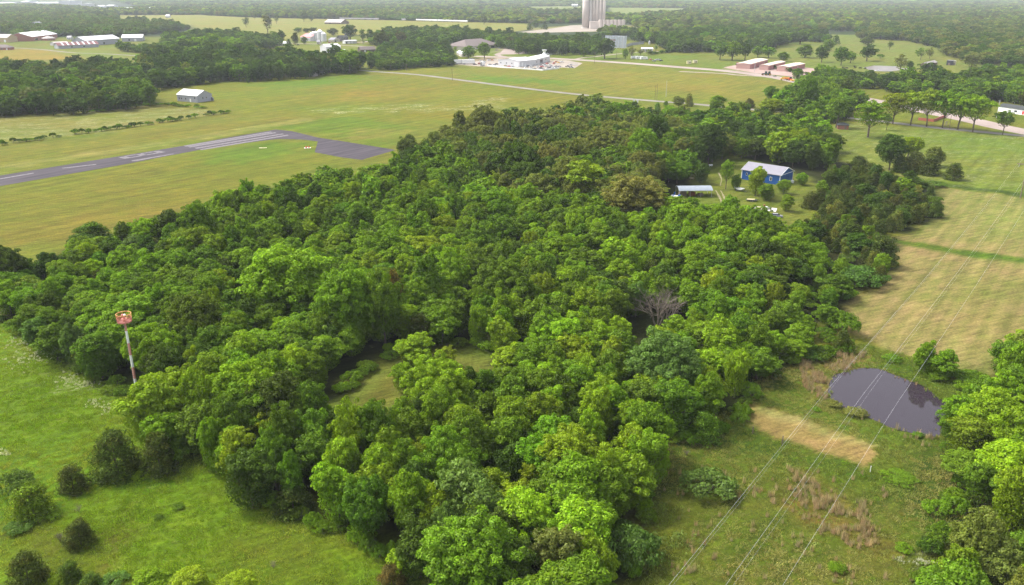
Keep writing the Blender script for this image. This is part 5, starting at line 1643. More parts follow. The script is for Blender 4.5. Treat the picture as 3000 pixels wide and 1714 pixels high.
# blue shop
a = (2172, 524.5); b = (2283, 542.5)
bt, L, Dp = building('metal_shop', 'blue metal shop with white trim and a pale metal roof', 'shop building', a, b, 12.6, 4.3, 2.5, BLUE, GREYROOF, 'x', .45,
    [('f', .11, .15, 2.0, 3.2, 'w'), ('f', .24, .30, .1, 2.3, 'd', BLUEP), ('f', .74, .80, 1.3, 3.0, 'w'), ('r', .30, .43, .1, 4.0, 'g', BLUE), ('r', .47, .60, .1, 4.0, 'g', BLUE), ('r', .64, .78, .1, 4.0, 'g', BLUE), ('l', .4, .6, .1, 2.4, 'd')])
tr = MB()
for x, y in ((0, 0), (L, 0), (L, Dp), (0, Dp)):
    tr.box(x, y, 0, .22, .22, 4.25)
k = 2.5 / (Dp / 2)
for x in (-.47, L + .47):
    for s in (1, -1):
        y0 = -.45 if s > 0 else Dp + .45
        tr.tube([(x, y0, 4.3 - .45 * k + .1), (x, Dp / 2, 6.9)], .14, 4)
tr.box(L + .06, Dp / 2, 4.08, .08, Dp, .22)
tr.build('trim', WHITEP, bt)
# carport
a, L, ang = frame((1990, 578.5), (2084, 577.5))
cp = thing('open_carport', 'open metal carport with a rounded silver roof on posts', 'carport', a, ang)
Wd = 6.4
rf = MB(); n = 9
vs = []; 
for x in (-.4, L + .4):
    for i in range(n):
        u = i / (n - 1) * 2 - 1
        vs.append((x, Wd / 2 + u * (Wd / 2 + .3), 2.75 + 1.15 * (1 - abs(u) ** 2.4)))
vs += [(p[0], p[1], p[2] + .07) for p in vs[:]]
fs = []
for i in range(n - 1):
    fs.append((i, n + i, n + i + 1, i + 1)); fs.append((2 * n + i, 2 * n + i + 1, 3 * n + i + 1, 3 * n + i))
fs += [(0, 2 * n, 3 * n, n), (n - 1, 2 * n - 1, 4 * n - 1, 3 * n - 1)]
fs += [(i, i + 1, 2 * n + i + 1, 2 * n + i) for i in range(n - 1)] + [(n + i, 3 * n + i, 3 * n + i + 1, n + i + 1) for i in range(n - 1)]
rf.add(vs, fs).build('roof', ribbed('carport_roof', (.24, .27, .31), 5), cp)
for i in range(4):
    for y in (0.05, Wd - .05):
        MB().box(L * i / 3, y, 0, .12, .12, 2.8).build('post', STEEL, cp)
MB().box(L / 2, 0.05, 2.55, L, .08, .12).build('beam', STEEL, cp)
MB().box(L / 2, Wd - .05, 2.55, L, .08, .12).build('beam', STEEL, cp)
def under(u, v): 
    return Vector((a.x + math.cos(ang) * u - math.sin(ang) * v, a.y + math.sin(ang) * u + math.cos(ang) * v, 0))
for nm, lab, ct, u, v, build in [
    ('lumber_stack', 'dark stack of lumber at the left under the open carport', 'lumber', 2.0, 3.2, lambda m: [m.box(0, 0, .1 + i * .32, 3.2, 1.6 - .1 * i, .26, .05 * i) for i in range(5)]),
    ('lumber_stack', 'rusty stack of scrap in the middle under the open carport', 'lumber', 6.0, 3.4, lambda m: [m.box(0, 0, .1 + i * .3, 2.8, 1.8 - .2 * i, .24, -.08 * i) for i in range(5)]),
    ('lumber_stack', 'low brown heap at the right under the open carport', 'lumber', 9.5, 3.0, lambda m: [m.box(0, 0, .05 + i * .25, 2.6 - .3 * i, 1.5, .2, .1 * i) for i in range(4)])]:
    m = MB(); build(m)
    o = m.build(nm, RUST if 'rusty' in lab else WOOD); o.location = under(u, v); o.rotation_euler = (0, 0, ang); tag(o, lab, ct)

# grain elevator
a, L, ang = frame((1706, 83.5), (1727, 83.5))
ge = thing('grain_elevator', 'very tall grey concrete grain elevator with round silos beyond the trees', 'grain elevator', a)
SC = L / 21.0
def ex(x): return (x - 1706) * SC
CON = mat('silo_concrete', (.45, .40, .37), .9, noise=.10, nscale=.06)
CON3 = mat('silo_concrete_pale', (.58, .51, .46), .9, noise=.10, nscale=.06)
MB().cyl(ex(1716.5), 12, 0, 72, 10.5 * SC, n=40).build('silo', CON, ge, smooth=True)
MB().cyl(ex(1716.5), 12, 0, 2.2, 12.2 * SC, n=40).build('silo_base', CONC2, ge)
MB().box(ex(1730.5), 12, 0, 6.5 * SC, 9, 72).build('elevator_shaft', CONC2, ge)
for xx, rr in ((1739.5, 5.3), (1749, 5.3), (1758.5, 5.3), (1768.5, 5.6)):
    MB().cyl(ex(xx), 14, 0, 70, rr * SC, n=32).build('silo', CON3, ge, smooth=True)
    MB().cyl(ex(xx), 26, 0, 70, rr * SC, n=32).build('silo', CON3, ge, smooth=True)
for xx in (1744.3, 1753.8, 1763.2):
    MB().box(ex(xx), 11.8, 0, 1.1 * SC, 3.5, 70).build('pipe', CON, ge)
MB().box(ex(1755), 20, 70, 44 * SC, 18, 8).build('headhouse', CONC2, ge)
MB().box(ex(1740), -2, 0, 26 * SC, 22, 15).build('annex', CON3, ge)
MB().box(ex(1791), -1, 0, 76 * SC, 24, 17.5).build('annex', CON3, ge)
an = MB()
for i in range(7):
    an.cyl(ex(1757 + i * 11), -12, 0, 18.5, 5.6 * SC, n=16)
an.build('annex_bin', CON3, ge)
for xx in (1773, 1777): MB().box(ex(xx), -17.2 + 3, 2, 2.2 * SC, 1, 6).build('door', DARKP, ge)

# drive-in screen (seen from behind)
a, L, ang = frame((1772, 141), (1834, 143))
dr = thing('drive_in_screen', 'big white drive-in screen on a steel frame, seen from behind', 'screen', a, ang)
Hs = z_at(a, 104)
SCRM = mat('screen_sheet', (.58, .62, .70), .7)
MB().box(L / 2, .6, 1.0, L, .3, Hs - 1.0).build('screen_panel', SCRM, dr)
fr = MB()
for i in range(8): fr.box(L * (i + .5) / 8, .2, 0, .45, .45, Hs)
for i in range(1, 9): fr.box(L / 2, .3, 1 + (Hs - 1.5) * i / 8.5, L, .2, .22)
fr.build('frame', STEEL, dr)
bc = MB()
for i in range(4):
    xx = L * (i + .5) / 4
    bc.tube([(xx, -6, 0), (xx, 0, Hs * .93)], .22, 5)
    bc.tube([(xx - L / 8, .1, Hs * .98), (xx, .0, Hs * .72)], .16, 4); bc.tube([(xx + L / 8, .1, Hs * .98), (xx, .0, Hs * .72)], .16, 4)
bc.build('brace', STEEL, dr)
sg = MB()
for i in range(5): sg.box(L * .25 + i * L * .055, -.15, Hs * .62, L * .035, .12, 1.7)
for i in range(4): sg.box(L * .26 + i * L * .055, -.15, Hs * .50, L * .03, .12, 1.0)
sg.build('lettering', RUST, dr)
# grey wooden fence right of it
def fence(name, label, pts, h, m, post=3.0, full=True, board=True, cat='fence', sec=None):
    w = [P(x, y) for x, y in pts]
    t = thing(name, label, cat, w[0])
    bd = MB(); ps = []
    for i in range(len(w) - 1):
        d = w[i + 1] - w[i]; Ln = d.length; an_ = math.atan2(d.y, d.x)
        c = (w[i] + w[i + 1]) / 2 - w[0]
        if board: bd.box(c.x, c.y, .1, Ln, .08, h - .1, an_)
        else:
            for zz in (h * .5, h * .88): bd.box(c.x, c.y, zz, Ln, .07, .12, an_)
        n = max(1, int(Ln / post))
        for k in range(n + 1): ps.append(w[i].lerp(w[i + 1], k / n) - w[0])
    bd.build('board' if board else 'rail', m, t)
    for p in ps[:100]: MB().box(p.x, p.y, 0, .14, .14, h + .1).build('post', m, t)
    return t
fence('board_fence', 'weathered grey board fence behind the drive-in grounds', [(1836, 138), (1850, 133), (1868, 131), (1886, 129)], 4.0, GREYWALL, 8)
fence('rail_fence', 'white rail fence along the side road behind the white workshop', [(1596, 165), (1630, 159), (1660, 154), (1692, 150)], 1.6, WHITEP, 7, board=False)
building('pavilion', 'long white pavilion with dark openings among small trees', 'pavilion', (1881, 151), (1912, 151), 10, 3.6, 1.2, WHITE, WHITEROOF, 'x', .8,
         [('f', .08, .24, .6, 2.8, 'w'), ('f', .32, .46, .6, 2.8, 'w'), ('f', .54, .68, .6, 2.8, 'w'), ('f', .76, .9, .6, 2.8, 'w')])
building('ticket_booth', 'tiny white booth alone at the edge of the dark woodland', 'booth', (1901, 130), (1905, 130), 3, 4.2, .8, WHITE, WHITEROOF, 'y', .3, [('f', .3, .7, 1.6, 2.8, 'w')])

# white metal workshop (two wings)
bt, L, Dp = building('metal_workshop', 'long white metal workshop with a white roof by the junk yard', 'workshop', (1460, 192), (1522, 196.5), 30, 6.2, 2.0, WHITE, WHITEROOF, 'y', .3,
    [('f', .10, .15, 2.6, 4.2, 'w'), ('f', .36, .41, 2.6, 4.2, 'w'), ('f', .62, .67, 2.6, 4.2, 'w'), ('f', .76, .93, .1, 4.4, 'g'), ('r', .12, .22, .1, 4.4, 'g'), ('r', .30, .36, .1, 3.0, 'd')])
bt, L, Dp = building('metal_workshop', 'shorter white metal workshop wing with a dark doorway', 'workshop', (1566, 191), (1611, 179.5), 18, 6.0, 1.8, WHITE, WHITEROOF, 'x', .3,
    [('f', .10, .16, 2.4, 3.6, 'w'), ('f', .34, .52, .1, 4.4, 'g', DARKP), ('f', .68, .76, 2.6, 4.0, 'w')])
# brown-roofed low building
building('clinic_building', 'low building with a wide brown hipped roof behind a parking lot', 'building', (1366, 147), (1462, 139), 38, 4.4, 8.5, CREAM, BROWNROOF, 'hip', 1.2,
         [('f', .1, .2, 1, 3, 'w'), ('f', .3, .4, 1, 3, 'w'), ('f', .75, .85, .1, 3, 'd', DARKP)])
building('small_house', 'small pale house half hidden by trees left of the workshop', 'house', (1338, 160), (1352, 167), 8, 3.2, 2.2, CREAM, WHITEROOF, 'x', .4, [('f', .2, .4, 1, 2.2, 'w'), ('f', .6, .75, .1, 2.2, 'd')])
# storage buildings
def zs(x, y): return (2180 + x / 11.586, 160 + y / 11.586)
for lab, A_, B_, D_, hh, n in (
    ('leftmost of three pink storage unit rows, wider and darker walled', zs(200, 492), zs(795, 318), 15, 5.0, 14),
    ('middle one of three pink storage unit rows', zs(815, 530), zs(1385, 385), 9.5, 4.6, 12),
    ('rightmost of three pink storage unit rows, beside the round tree', zs(1505, 580), zs(2055, 455), 12.5, 4.6, 12)):
    ops = [('f', (i + .2) / n, (i + .74) / n, .1, hh * .8, 'g', REDDOOR) for i in range(n)]
    building('storage_building', lab, 'storage building', A_, B_, D_, hh, .8, PINKWALL, PINKROOF, 'x', .3, ops, group='storage unit rows')
# town on the left
def zt(x, y): return (x / 7.28, y / 7.28)
building('warehouse', 'red brick warehouse with a bright white roof in the far left town', 'warehouse', zt(700, 880), zt(1230, 810), 40, 7, 6, BRICK, WHITEROOF, 'x', .8, [('f', .1, .2, 1, 4, 'w'), ('f', .4, .5, 1, 4, 'w'), ('f', .7, .8, 0.1, 4, 'd')])
building('brick_house', 'low brick house with a pale roof in front of the brick warehouse', 'house', zt(1000, 870), zt(1190, 860), 14, 3.4, 4, BRICK, mat('pale_shingle', (.42, .38, .36), .9), 'hip', .6, [('f', .2, .35, 1, 2.4, 'w'), ('f', .6, .75, 1, 2.4, 'w')])
bt, L, Dp = building('poultry_barn', 'long low barn with rusty red roof panels and white stripes', 'barn', zt(1250, 1045), zt(2110, 1005), 16, 4.6, 3.6, GREYWALL, RUSTROOF, 'x', .8,
         [('f', .3, .36, 1, 3, 'w'), ('f', .6, .66, 1, 3, 'w')])
for i in range(7):
    u = L * (.11 + .13 * i)
    MB().add([(u, -.7, 4.35), (u + 2.2, -.7, 4.35), (u + 2.2, 7.8, 8.42), (u, 7.8, 8.42), (u, -.7, 4.6), (u + 2.2, -.7, 4.6), (u + 2.2, 7.8, 8.55), (u, 7.8, 8.55)],
             [(0, 3, 2, 1), (4, 5, 6, 7), (0, 1, 5, 4), (1, 2, 6, 5), (2, 3, 7, 6), (3, 0, 4, 7)]).build('roof_stripe', WHITEROOF, bt)
building('long_shed', 'very long shed with a cream-white roof behind the striped barn', 'shed', zt(1830, 985), zt(2560, 930), 26, 8, 5, GREYWALL, WHITEROOF, 'x', .8, [('f', .1, .16, 1, 4, 'w'), ('f', .5, .56, 1, 4, 'w')])
building('long_shed', 'white roofed shed right of the very long shed', 'shed', (358, 122), (418, 121), 40, 6, 4, GREYWALL, WHITEROOF, 'x', .8, [('f', .3, .4, 1, 4, 'w'), ('f', .6, .7, .1, 4, 'd')])
building('grey_shed', 'small grey flat shed left of the striped barn', 'shed', zt(1170, 975), zt(1480, 960), 16, 3.6, 1.5, mat('pale_grey', (.40, .38, .38), .9), mat('pale_shingle', (.42, .38, .36), .9), 'x', .4, [('f', .3, .45, .1, 2.6, 'g')])
building('white_hall', 'white hall with a shallow white roof behind the long sheds', 'hall', (357, 94), (402, 94), 40, 6.5, 2.5, WHITE, WHITEROOF, 'x', .6, [('f', .05, .2, .1, 4, 'g', DARKP), ('f', .4, .5, .1, 4, 'd')])
building('tan_barn', 'tan metal building at the left edge of the picture', 'barn', zt(-220, 900), zt(170, 905), 22, 7, 5, TANWALL, mat('pale_shingle', (.42, .38, .36), .9), 'x', .5, [('f', .8, .9, .1, 4, 'd')])
building('ranch_house', 'brown-roofed brick house at the left edge beside a dark tree', 'house', zt(-250, 1070), zt(200, 1068), 14, 3.2, 4, BRICK, BROWNROOF, 'hip', .8, [('f', .6, .7, .8, 2.4, 'w'), ('f', .85, .92, .1, 2.4, 'd')])
building('store', 'long white store with a red front roof in the far left town', 'store', zt(-260, 590), zt(300, 585), 60, 9, 3, WHITE, REDROOF, 'x', 1, [('f', .5, .6, .1, 5, 'd', DARKP), ('f', .7, .85, 2, 6, 'w')])
building('store', 'low white store right of the red-roofed store front', 'store', zt(300, 600), zt(500, 605), 50, 6, 2, WHITE, WHITEROOF, 'x', 1, [('f', .3, .4, .1, 4, 'd', DARKP)])
building('white_hall', 'pale tall shed in the far left trees above the brick warehouse', 'hall', zt(690, 640), zt(800, 640), 22, 13, 3, GREYWALL, GREYROOF, 'y', .5, [('f', .3, .5, .1, 5, 'd')])
building('grandstand_shed', 'white striped low building at the far left edge', 'shed', zt(-200, 440), zt(115, 440), 30, 8, 2, WHITE, WHITEROOF, 'x', 1, [('f', .5, .6, .1, 5, 'd')])
# faraway industrial white buildings at the top
for i, (lab, x0, x1, yb, hh, Dq, fl) in enumerate([
    ('long low white factory at the top left corner', -60, 30, 17, 22, 120, 'x'),
    ('tall bright white factory tower at the top left', 78, 95, 16, 75, 60, 'flat'),
    ('bright white factory hall below the tower at the top left', 62, 80, 17, 40, 80, 'x'),
    ('white factory shed right of the tower at the top left', 96, 172, 17, 26, 90, 'x'),
    ('widest white factory block at the top left', 173, 207, 19, 62, 120, 'flat'),
    ('pinkish factory block right of the widest white one', 222, 233, 21, 32, 60, 'flat'),
    ('grey slanting factory block right of the pinkish one', 241, 260, 22, 38, 60, 'flat'),
    ('small white gabled plant building farther right', 280, 293, 27, 26, 60, 'y'),
    ('low white hall in the hazy woods left of the far field', 312, 330, 23, 16, 60, 'x'),
    ('long white hall in the hazy woods above the far field', 334, 378, 33, 22, 60, 'x'),
    ('white roofed hall in the hazy woods, right of the long one', 430, 456, 32, 18, 60, 'x'),
    ('white house in the hazy woods above the thin grey tree', 720, 732, 35, 12, 20, 'x'),
    ('white house in the hazy woods right of the thin grey tree', 815, 832, 38, 12, 20, 'x'),
    ('tiny white house in the hazy town trees at the far left', 36, 42, 54, 9, 14, 'x'), ('second tiny white house in the hazy town trees', 52, 57, 56, 8, 12, 'x'),
    ('third tiny white house in the hazy town trees', 68, 73, 58, 8, 12, 'x'), ('pale house in the hazy trees above the brick warehouse', 118, 126, 84, 9, 12, 'x'),
    ('white house in the hazy trees above the white hall', 262, 270, 50, 9, 14, 'x'), ('pale house at the right end of the town tree band', 486, 495, 52, 9, 14, 'x'),
    ('white house in the hazy woods near the upper far left field', 545, 553, 30, 9, 14, 'x'), ('white house in the hazy woods above the left train', 930, 938, 30, 9, 14, 'x'),
    ('white house in the haze above the right train', 1290, 1298, 22, 9, 14, 'x'), ('white farm building far right of the pale band', 2262, 2272, 25, 9, 14, 'x'),
    ('second white farm building far right of the pale band', 2284, 2292, 27, 9, 14, 'x'), ('low white hall in the right haze, left of the blue one', 2580, 2600, 30, 8, 14, 'x'),
    ('second low white hall in the right haze, left of the blue one', 2608, 2640, 31, 8, 14, 'x'), ('tiny white house in the haze at the upper right', 2760, 2768, 34, 8, 14, 'x'),
    ('far white farmhouse in the pale field left of the elevator', 1676, 1692, 20, 14, 25, 'x'),
    ('far white barn in the pale field right of the elevator', 1910, 1928, 22, 12, 25, 'x'),
    ('far white farm shed at the right end of the pale field', 2040, 2062, 22, 12, 30, 'x'),
    ('far white hall in the hazy trees right of the pale field', 2100, 2125, 24, 14, 40, 'x'),
    ('far long white hall in the hazy trees near the pale band', 2128, 2148, 25, 14, 40, 'x')]):
    p0 = P(x0, yb)
    if p0.y > 12500: yb += 3
    building('far_building', lab, 'building', (x0, yb), (x1, yb), Dq, z_at(P(x0, yb), yb - hh * .27) * .9 + 3, 4, WHITE, WHITEROOF, fl, 1, [('f', .2, .35, 1, 5, 'w'), ('f', .6, .75, 1, 5, 'w')], group='far white buildings on the horizon')
building('far_building', 'long low far building with a blue wall in the right haze', 'building', (2649, 38), (2688, 36), 50, 9, 3, mat('blue_grey_wall', (.06, .10, .22), .6), WHITEROOF, 'x', 1.5, [('f', .1, .3, 1, 4, 'd', WHITEP)], group='far white buildings on the horizon')
# around the red-roofed store by the town road
q = lambda x, y: (860 + x / 8.565, 80 + y / 8.565)
building('feed_store', 'store with a salmon red roof near the town road', 'store', q(180, 330), q(420, 350), 24, 6, 5, WHITE, mat('salmon_roof', (.55, .20, .20), .6), 'x', .6, [('f', .7, .8, .1, 3, 'd', DARKP), ('f', .85, .95, 1, 3, 'w')])
for i, (x, r, hh, lab) in enumerate(((450, 3.6, 13, 'leftmost'), (510, 4.2, 15, 'second'), (570, 4.2, 16, 'third'), (680, 5.0, 19, 'tallest'), (770, 4.2, 15, 'rightmost'))):
    p = P(*q(x, 330 + i * 6))
    o = thing('grain_bin', lab + ' white round grain bin right of the salmon-roofed store', 'grain bin', p, 0, 'white grain bins')
    MB().cyl(0, 0, 0, hh * .8, r, n=20).build('bin_wall', WHITE, o, smooth=False)
    MB().cyl(0, 0, hh * .8, hh, r * 1.03, .3, n=20).build('bin_roof', WHITEROOF, o)
building('farmhouse', 'small cream house with a gable right of the white grain bins', 'house', q(1010, 375), q(1160, 360), 10, 3.6, 3, CREAM, GREYROOF, 'y', .5, [('f', .15, .45, .1, 2.6, 'g', DARKP), ('f', .6, .75, 1, 2.4, 'w')])
building('farmhouse', 'dark two-storey house right of the small cream house', 'house', q(1200, 355), q(1380, 345), 12, 6, 3, mat('dark_siding', (.10, .09, .10), .8), DARKROOF, 'x', .5, [('f', .2, .35, 3.6, 5, 'w'), ('f', .6, .75, 3.6, 5, 'w')])
building('white_garage', 'long low white garage with doors beside the town road', 'garage', q(1300, 415), q(1590, 405), 12, 4.4, .6, WHITE, WHITEROOF, 'x', .8, [('f', .06, .16, .1, 3, 'g', DARKP), ('f', .24, .42, .1, 3.2, 'g'), ('f', .5, .68, .1, 3.2, 'g')])
building('white_barn', 'bright white metal barn behind the trees of the pale house', 'barn', q(830, 640), q(1195, 620), 17, 7.5, 3.2, WHITE, WHITEROOF, 'x', .3, [('f', .56, .62, 3.6, 5.6, 'w')])
building('white_shed', 'small white lean-to right of the bright white barn', 'shed', q(1200, 650), q(1330, 640), 8, 3.4, 1, WHITE, WHITEROOF, 'x', .3, [('f', .3, .6, .1, 2.4, 'd')])
building('brown_house', 'brown-roofed house with two dark gables by the brownish trees', 'house', q(1700, 630), q(2060, 615), 12, 3.4, 3.6, mat('brown_siding', (.12, .09, .08), .9), BROWNROOF, 'x', .6, [('f', .2, .32, .1, 2.6, 'd', WHITEP), ('f', .6, .75, 1, 2.4, 'w')])
building('long_house', 'long pale house with a grey gable behind dark trees', 'house', q(665, 1130), q(1190, 1100), 11, 4.4, 2.8, mat('grey_siding', (.36, .33, .33), .8), GREYROOF, 'x', .5, [('f', .04, .1, 1.2, 3, 'w'), ('f', .2, .26, 1.2, 3, 'w'), ('f', .45, .5, .1, 2.6, 'd'), ('f', .7, .76, 1.2, 3, 'w'), ('l', .3, .45, 1.2, 3, 'w')])
building('garden_shed', 'small grey shed with a dark roof left of the long pale house', 'shed', q(320, 1225), q(520, 1235), 6, 2.6, 1.2, mat('grey_siding', (.36, .33, .33), .8), DARKROOF, 'x', .3, [('f', .6, .8, .1, 2, 'd')])
building('garden_shed', 'dark purple-grey shed touching the long pale house', 'shed', q(540, 1190), q(660, 1170), 7, 3, 1, mat('dark_siding', (.10, .09, .10), .8), GREYROOF, 'x', .3, [('f', .4, .6, .1, 2, 'd', GREYP)])
building('grey_house', 'small grey house between trees left of the red-roofed store', 'house', (816, 134), (841, 134.5), 12, 3.6, 2.4, mat('grey_siding', (.36, .33, .33), .8), WHITEROOF, 'x', .4, [('f', .2, .35, 1, 2.4, 'w'), ('f', .6, .7, .1, 2.4, 'd')])
building('white_shed', 'small shed with a bright white roof among the town trees', 'shed', (724, 138), (742, 136), 10, 4, 2.5, CREAM, WHITEROOF, 'x', .4, [('f', .3, .5, .1, 2.4, 'd')])
building('far_barn', 'far barn with a pale roof in the green field by the railway', 'barn', (951, 70), (998, 71), 34, 4, 6.5, WOOD, mat('pale_shingle', (.42, .38, .36), .9), 'x', 1, [('f', .3, .4, .1, 3, 'd', DARKP)])
# right side
q = lambda x, y: (2500 + x / 5.09, 200 + y / 5.09)
building('mobile_home', 'long white mobile home with a dark grey roof at the right edge', 'mobile home', q(2150, 640), q(2640, 715), 8.5, 3.4, 1.8, WHITEP, DARKROOF, 'x', .4, [('f', .50, .60, 1.0, 2.5, 'w'), ('f', .74, .80, .3, 2.5, 'd', REDP), ('l', .3, .5, 1.0, 2.3, 'w')])
bt, L, Dp = building('pump_house', 'small square brick pump house with a dark hipped roof', 'pump house', (2453, 378.5), (2485, 380), 6, 2.4, 1.5, BRICK, DARKROOF, 'hip', .35, [('f', .65, .82, .05, 2.0, 'd', WOOD)])
q = lambda x, y: (2500 + x / 5.09, y / 5.09)
building('ruined_shed', 'collapsed grey-roofed shed behind dark trees on the right', 'shed', q(1090, 1000), q(1250, 960), 7, 2.4, 2.0, WOOD, mat('tattered_roof', (.30, .27, .26), .9, noise=.4, nscale=.5), 'x', .3, [('f', .3, .5, .1, 2, 'd', WOOD)])
building('ruined_shed', 'weathered white shed end behind dark trees on the right', 'shed', q(850, 1120), q(925, 1120), 16, 3.4, 1.6, WHITE, mat('tattered_roof', (.30, .27, .26), .9), 'y', .3, [('f', .3, .7, 1.2, 2.4, 'w')])
building('farm_shed', 'dark farm shed beside a pale box by the dark woodland', 'shed', q(1385, 970), q(1470, 975), 6, 5, 1, DARKP, GREYROOF, 'flat', .2, [('f', .3, .6, .1, 2.4, 'd', WOOD)])
building('farm_shed', 'pale box-shaped shed by the dark woodland', 'shed', q(1478, 972), q(1525, 972), 4, 4.5, .6, CREAM, WHITEROOF, 'flat', .2, [('f', .3, .6, .1, 2.4, 'd', WOOD)])
bw_ = MB(); 
p0, p1, p2 = P(2690, 352), P(2735, 357), P(2770, 343)
bwt = thing('brick_wall', 'long low red brick wall behind the pecan row', 'wall', p0)
for s_, e_ in ((p0, p1), (p1, p2)):
    d = e_ - s_; c = (s_ + e_) / 2 - p0
    bw_.box(c.x, c.y, 0, d.length, .35, 1.7, math.atan2(d.y, d.x))
bw_.build('wall', REDBRICK, bwt)
p = P(1768, 573)
building('small_shed', 'small pale metal roof almost hidden in trees left of the carport', 'shed', (1758, 578), (1783, 574), 5, 2.6, .8, WHITE, WHITEROOF, 'x', .2, [('f', .3, .5, .1, 2, 'd')])

# ------------------------------------------------------------------ airport beacon
pb_ = P(408, 1183)
zt_ = z_at(pb_, 941.5)
bn = thing('beacon_pole', 'red and white banded airport beacon pole with a round orange cage', 'beacon pole', pb_)
rows_px = [1190, 1142, 1108.5, 1075, 1040, 1004.5, 969, 941.5]
prev = 0.0
pole = MB(); faces_m = []
for i, y in enumerate(rows_px[1:]):
    z = z_at(pb_, y)
    n0 = len(pole.f)
    r0 = .27 - .08 * prev / zt_; r1 = .27 - .08 * z / zt_
    pole.tube([(0, 0, prev), (0, 0, z)], [r0, r1], 14, cap=False)
    faces_m += [i % 2] * (len(pole.f) - n0)
    prev = z
po = pole.build('pole', BEACONRED, bn)
po.data.materials.append(WHITEP)
for pl, mi in zip(po.data.polygons, faces_m): pl.material_index = mi
MB().box(0, 0, 0, 1.1, 1.1, .35).build('footing', CONC2, bn)
zb = zt_
r = 1.38
def ring(mb, z, rr, th, hgt, n=36):
    for i in range(n):
        a0 = i * 2 * math.pi / n; a1 = (i + 1) * 2 * math.pi / n
        vs = []
        for a_ in (a0, a1):
            for q_ in (rr, rr - th):
                for zz in (z, z + hgt): vs.append((math.cos(a_) * q_, math.sin(a_) * q_, zz))
        mb.add(vs, [(0, 4, 5, 1), (2, 3, 7, 6), (1, 5, 7, 3), (0, 2, 6, 4)])
ld = MB()
for x in (-.16, .16): ld.tube([(x, -.36, .4), (x, -.28, zb)], .02, 4)
for i in range(int(zb / .45)): ld.tube([(-.16, -.35, .6 + i * .45), (.16, -.35, .6 + i * .45)], .015, 4)
ld.build('ladder', STEEL, bn)
cg = MB(); ring(cg, zb + 1.55, r * 1.04, .10, .12); cg.build('top_ring', BEACONORANGE, bn)
lo = MB(); ring(lo, zb, r * .98, .05, .16); ring(lo, zb + .74, r, .07, .08); ring(lo, zb + .40, r * .99, .04, .06)
for i in range(60):
    a_ = i * math.pi / 30; lo.tube([(math.cos(a_) * r * .97, math.sin(a_) * r * .97, zb), (math.cos(a_) * r * .97, math.sin(a_) * r * .97, zb + .75)], .028, 4)
lo.cyl(0, 0, zb - .08, zb + .02, r * .98, n=36); lo.build('basket', BEACONRED, bn)
for i in range(24):
    a_ = i * 2 * math.pi / 24
    MB().tube([(math.cos(a_) * r, math.sin(a_) * r, zb + .7), (math.cos(a_) * r * 1.02, math.sin(a_) * r * 1.02, zb + 1.6)], .022, 4).build('bar', BEACONORANGE, bn)
lp = MB().cyl(0, 0, zb, zb + .5, .22, .18, 12).cyl(0, 0, zb + .5, zb + .62, .55, .55, 14).cyl(0, 0, zb + .62, zb + 1.1, .20, .18, 12)
lm = lp.build('lamp_stand', BEACONRED, bn)
MB().sphere((-.18, -.1, zb + 1.35), .28, 12, 8).build('lamp', BEACONRED, bn, smooth=True)
MB().sphere((.24, -.12, zb + 1.38), .25, 12, 8).build('lamp', WHITEP, bn, smooth=True)

# ------------------------------------------------------------------ power line
dv = Vector((math.cos(math.radians(53.2)), math.sin(math.radians(53.2)), 0))
nv = Vector((dv.y, -dv.x, 0))
pt = P(2989, 580)
hf = thing('power_pole', 'tall wooden two-legged power line frame at the right edge', 'power pole', pt, math.atan2(nv.y, nv.x))
for x in (0, 5.6): MB().tube([(x, 0, -.2), (x, 0, 17)], [.22, .14], 10).build('post', WOOD, hf)
MB().box(2.8, 0, 13.6, 13.0, .25, .32).build('cross_arm', WOOD, hf)
for x in (-2.8, 2.8, 8.4): MB().cyl(x, 0, 12.4, 13.6, .10, n=8).build('insulator', GREYP, hf)
W0 = Vector((26.5, 82.4, 0))
for i, (off, zz, rr, lab) in enumerate(((-5.66, 0, .019, 'left bright wire of the power line over the hay field'), (0, 0, .019, 'middle bright wire of the power line crossing the pond'), (5.66, 0, .019, 'right bright wire of the power line over the right of the pond'),
                                       (-3.1, 6.0, .009, 'thin uppermost wire left of the bright power line wires'), (2.5, 6.0, .009, 'thin uppermost wire beside the middle power line wire'))):
    pts = []
    for s in range(-75, 560, 9):
        p = W0 + dv * s + nv * off
        t0 = (s - 308) / 250.0
        tt = t0 if t0 < 0 else t0
        u = abs(tt) % 1.0
        z = 12.4 - (3.6 * 4 * u * (1 - u)) * .5 + zz * (.75 if zz else 0)
        pts.append((p.x, p.y, z))
    o = MB().tube(pts, rr * .62, 5).build('power_wire', WIRE); tag(o, lab, 'power line wire', 'wires of the power line')

def util_pole(xb, yb, ytop, label, arm=True, full=True, m=WOOD, group=None, top_transformer=False):
    p = P(xb, yb); h = max(5, z_at(p, ytop))
    o = thing('utility_pole', label, 'utility pole', p, .5, group)
    th = .15 if p.length < 700 else .22
    MB().tube([(0, 0, -.1), (0, 0, h)], [th, th * .75], 8).build('post', m, o)
    if arm: MB().box(0, 0, h - .8, 2.6, .14, .16).build('cross_arm', m, o)
    if top_transformer: MB().cyl(.3, 0, h - 2.0, h - 1.1, .24, n=12).build('transformer', STEEL, o)
    return o
util_pole(1872, 585, 503, 'utility pole with a crossarm and transformer rising from the wood', top_transformer=True)
util_pole(1919, 292, 250, 'darker of two poles standing together at the small road')
util_pole(1924, 294, 246, 'lighter of two poles standing together at the small road', arm=False)
util_pole(1951, 284, 236, 'thin pole in the field behind the two road poles', arm=False, m=STEEL)
util_pole(1325, 236, 201, 'pole on the near side of the small road in the open meadow')
util_pole(1191, 207, 187, 'pole at the small road near the hedge clump')
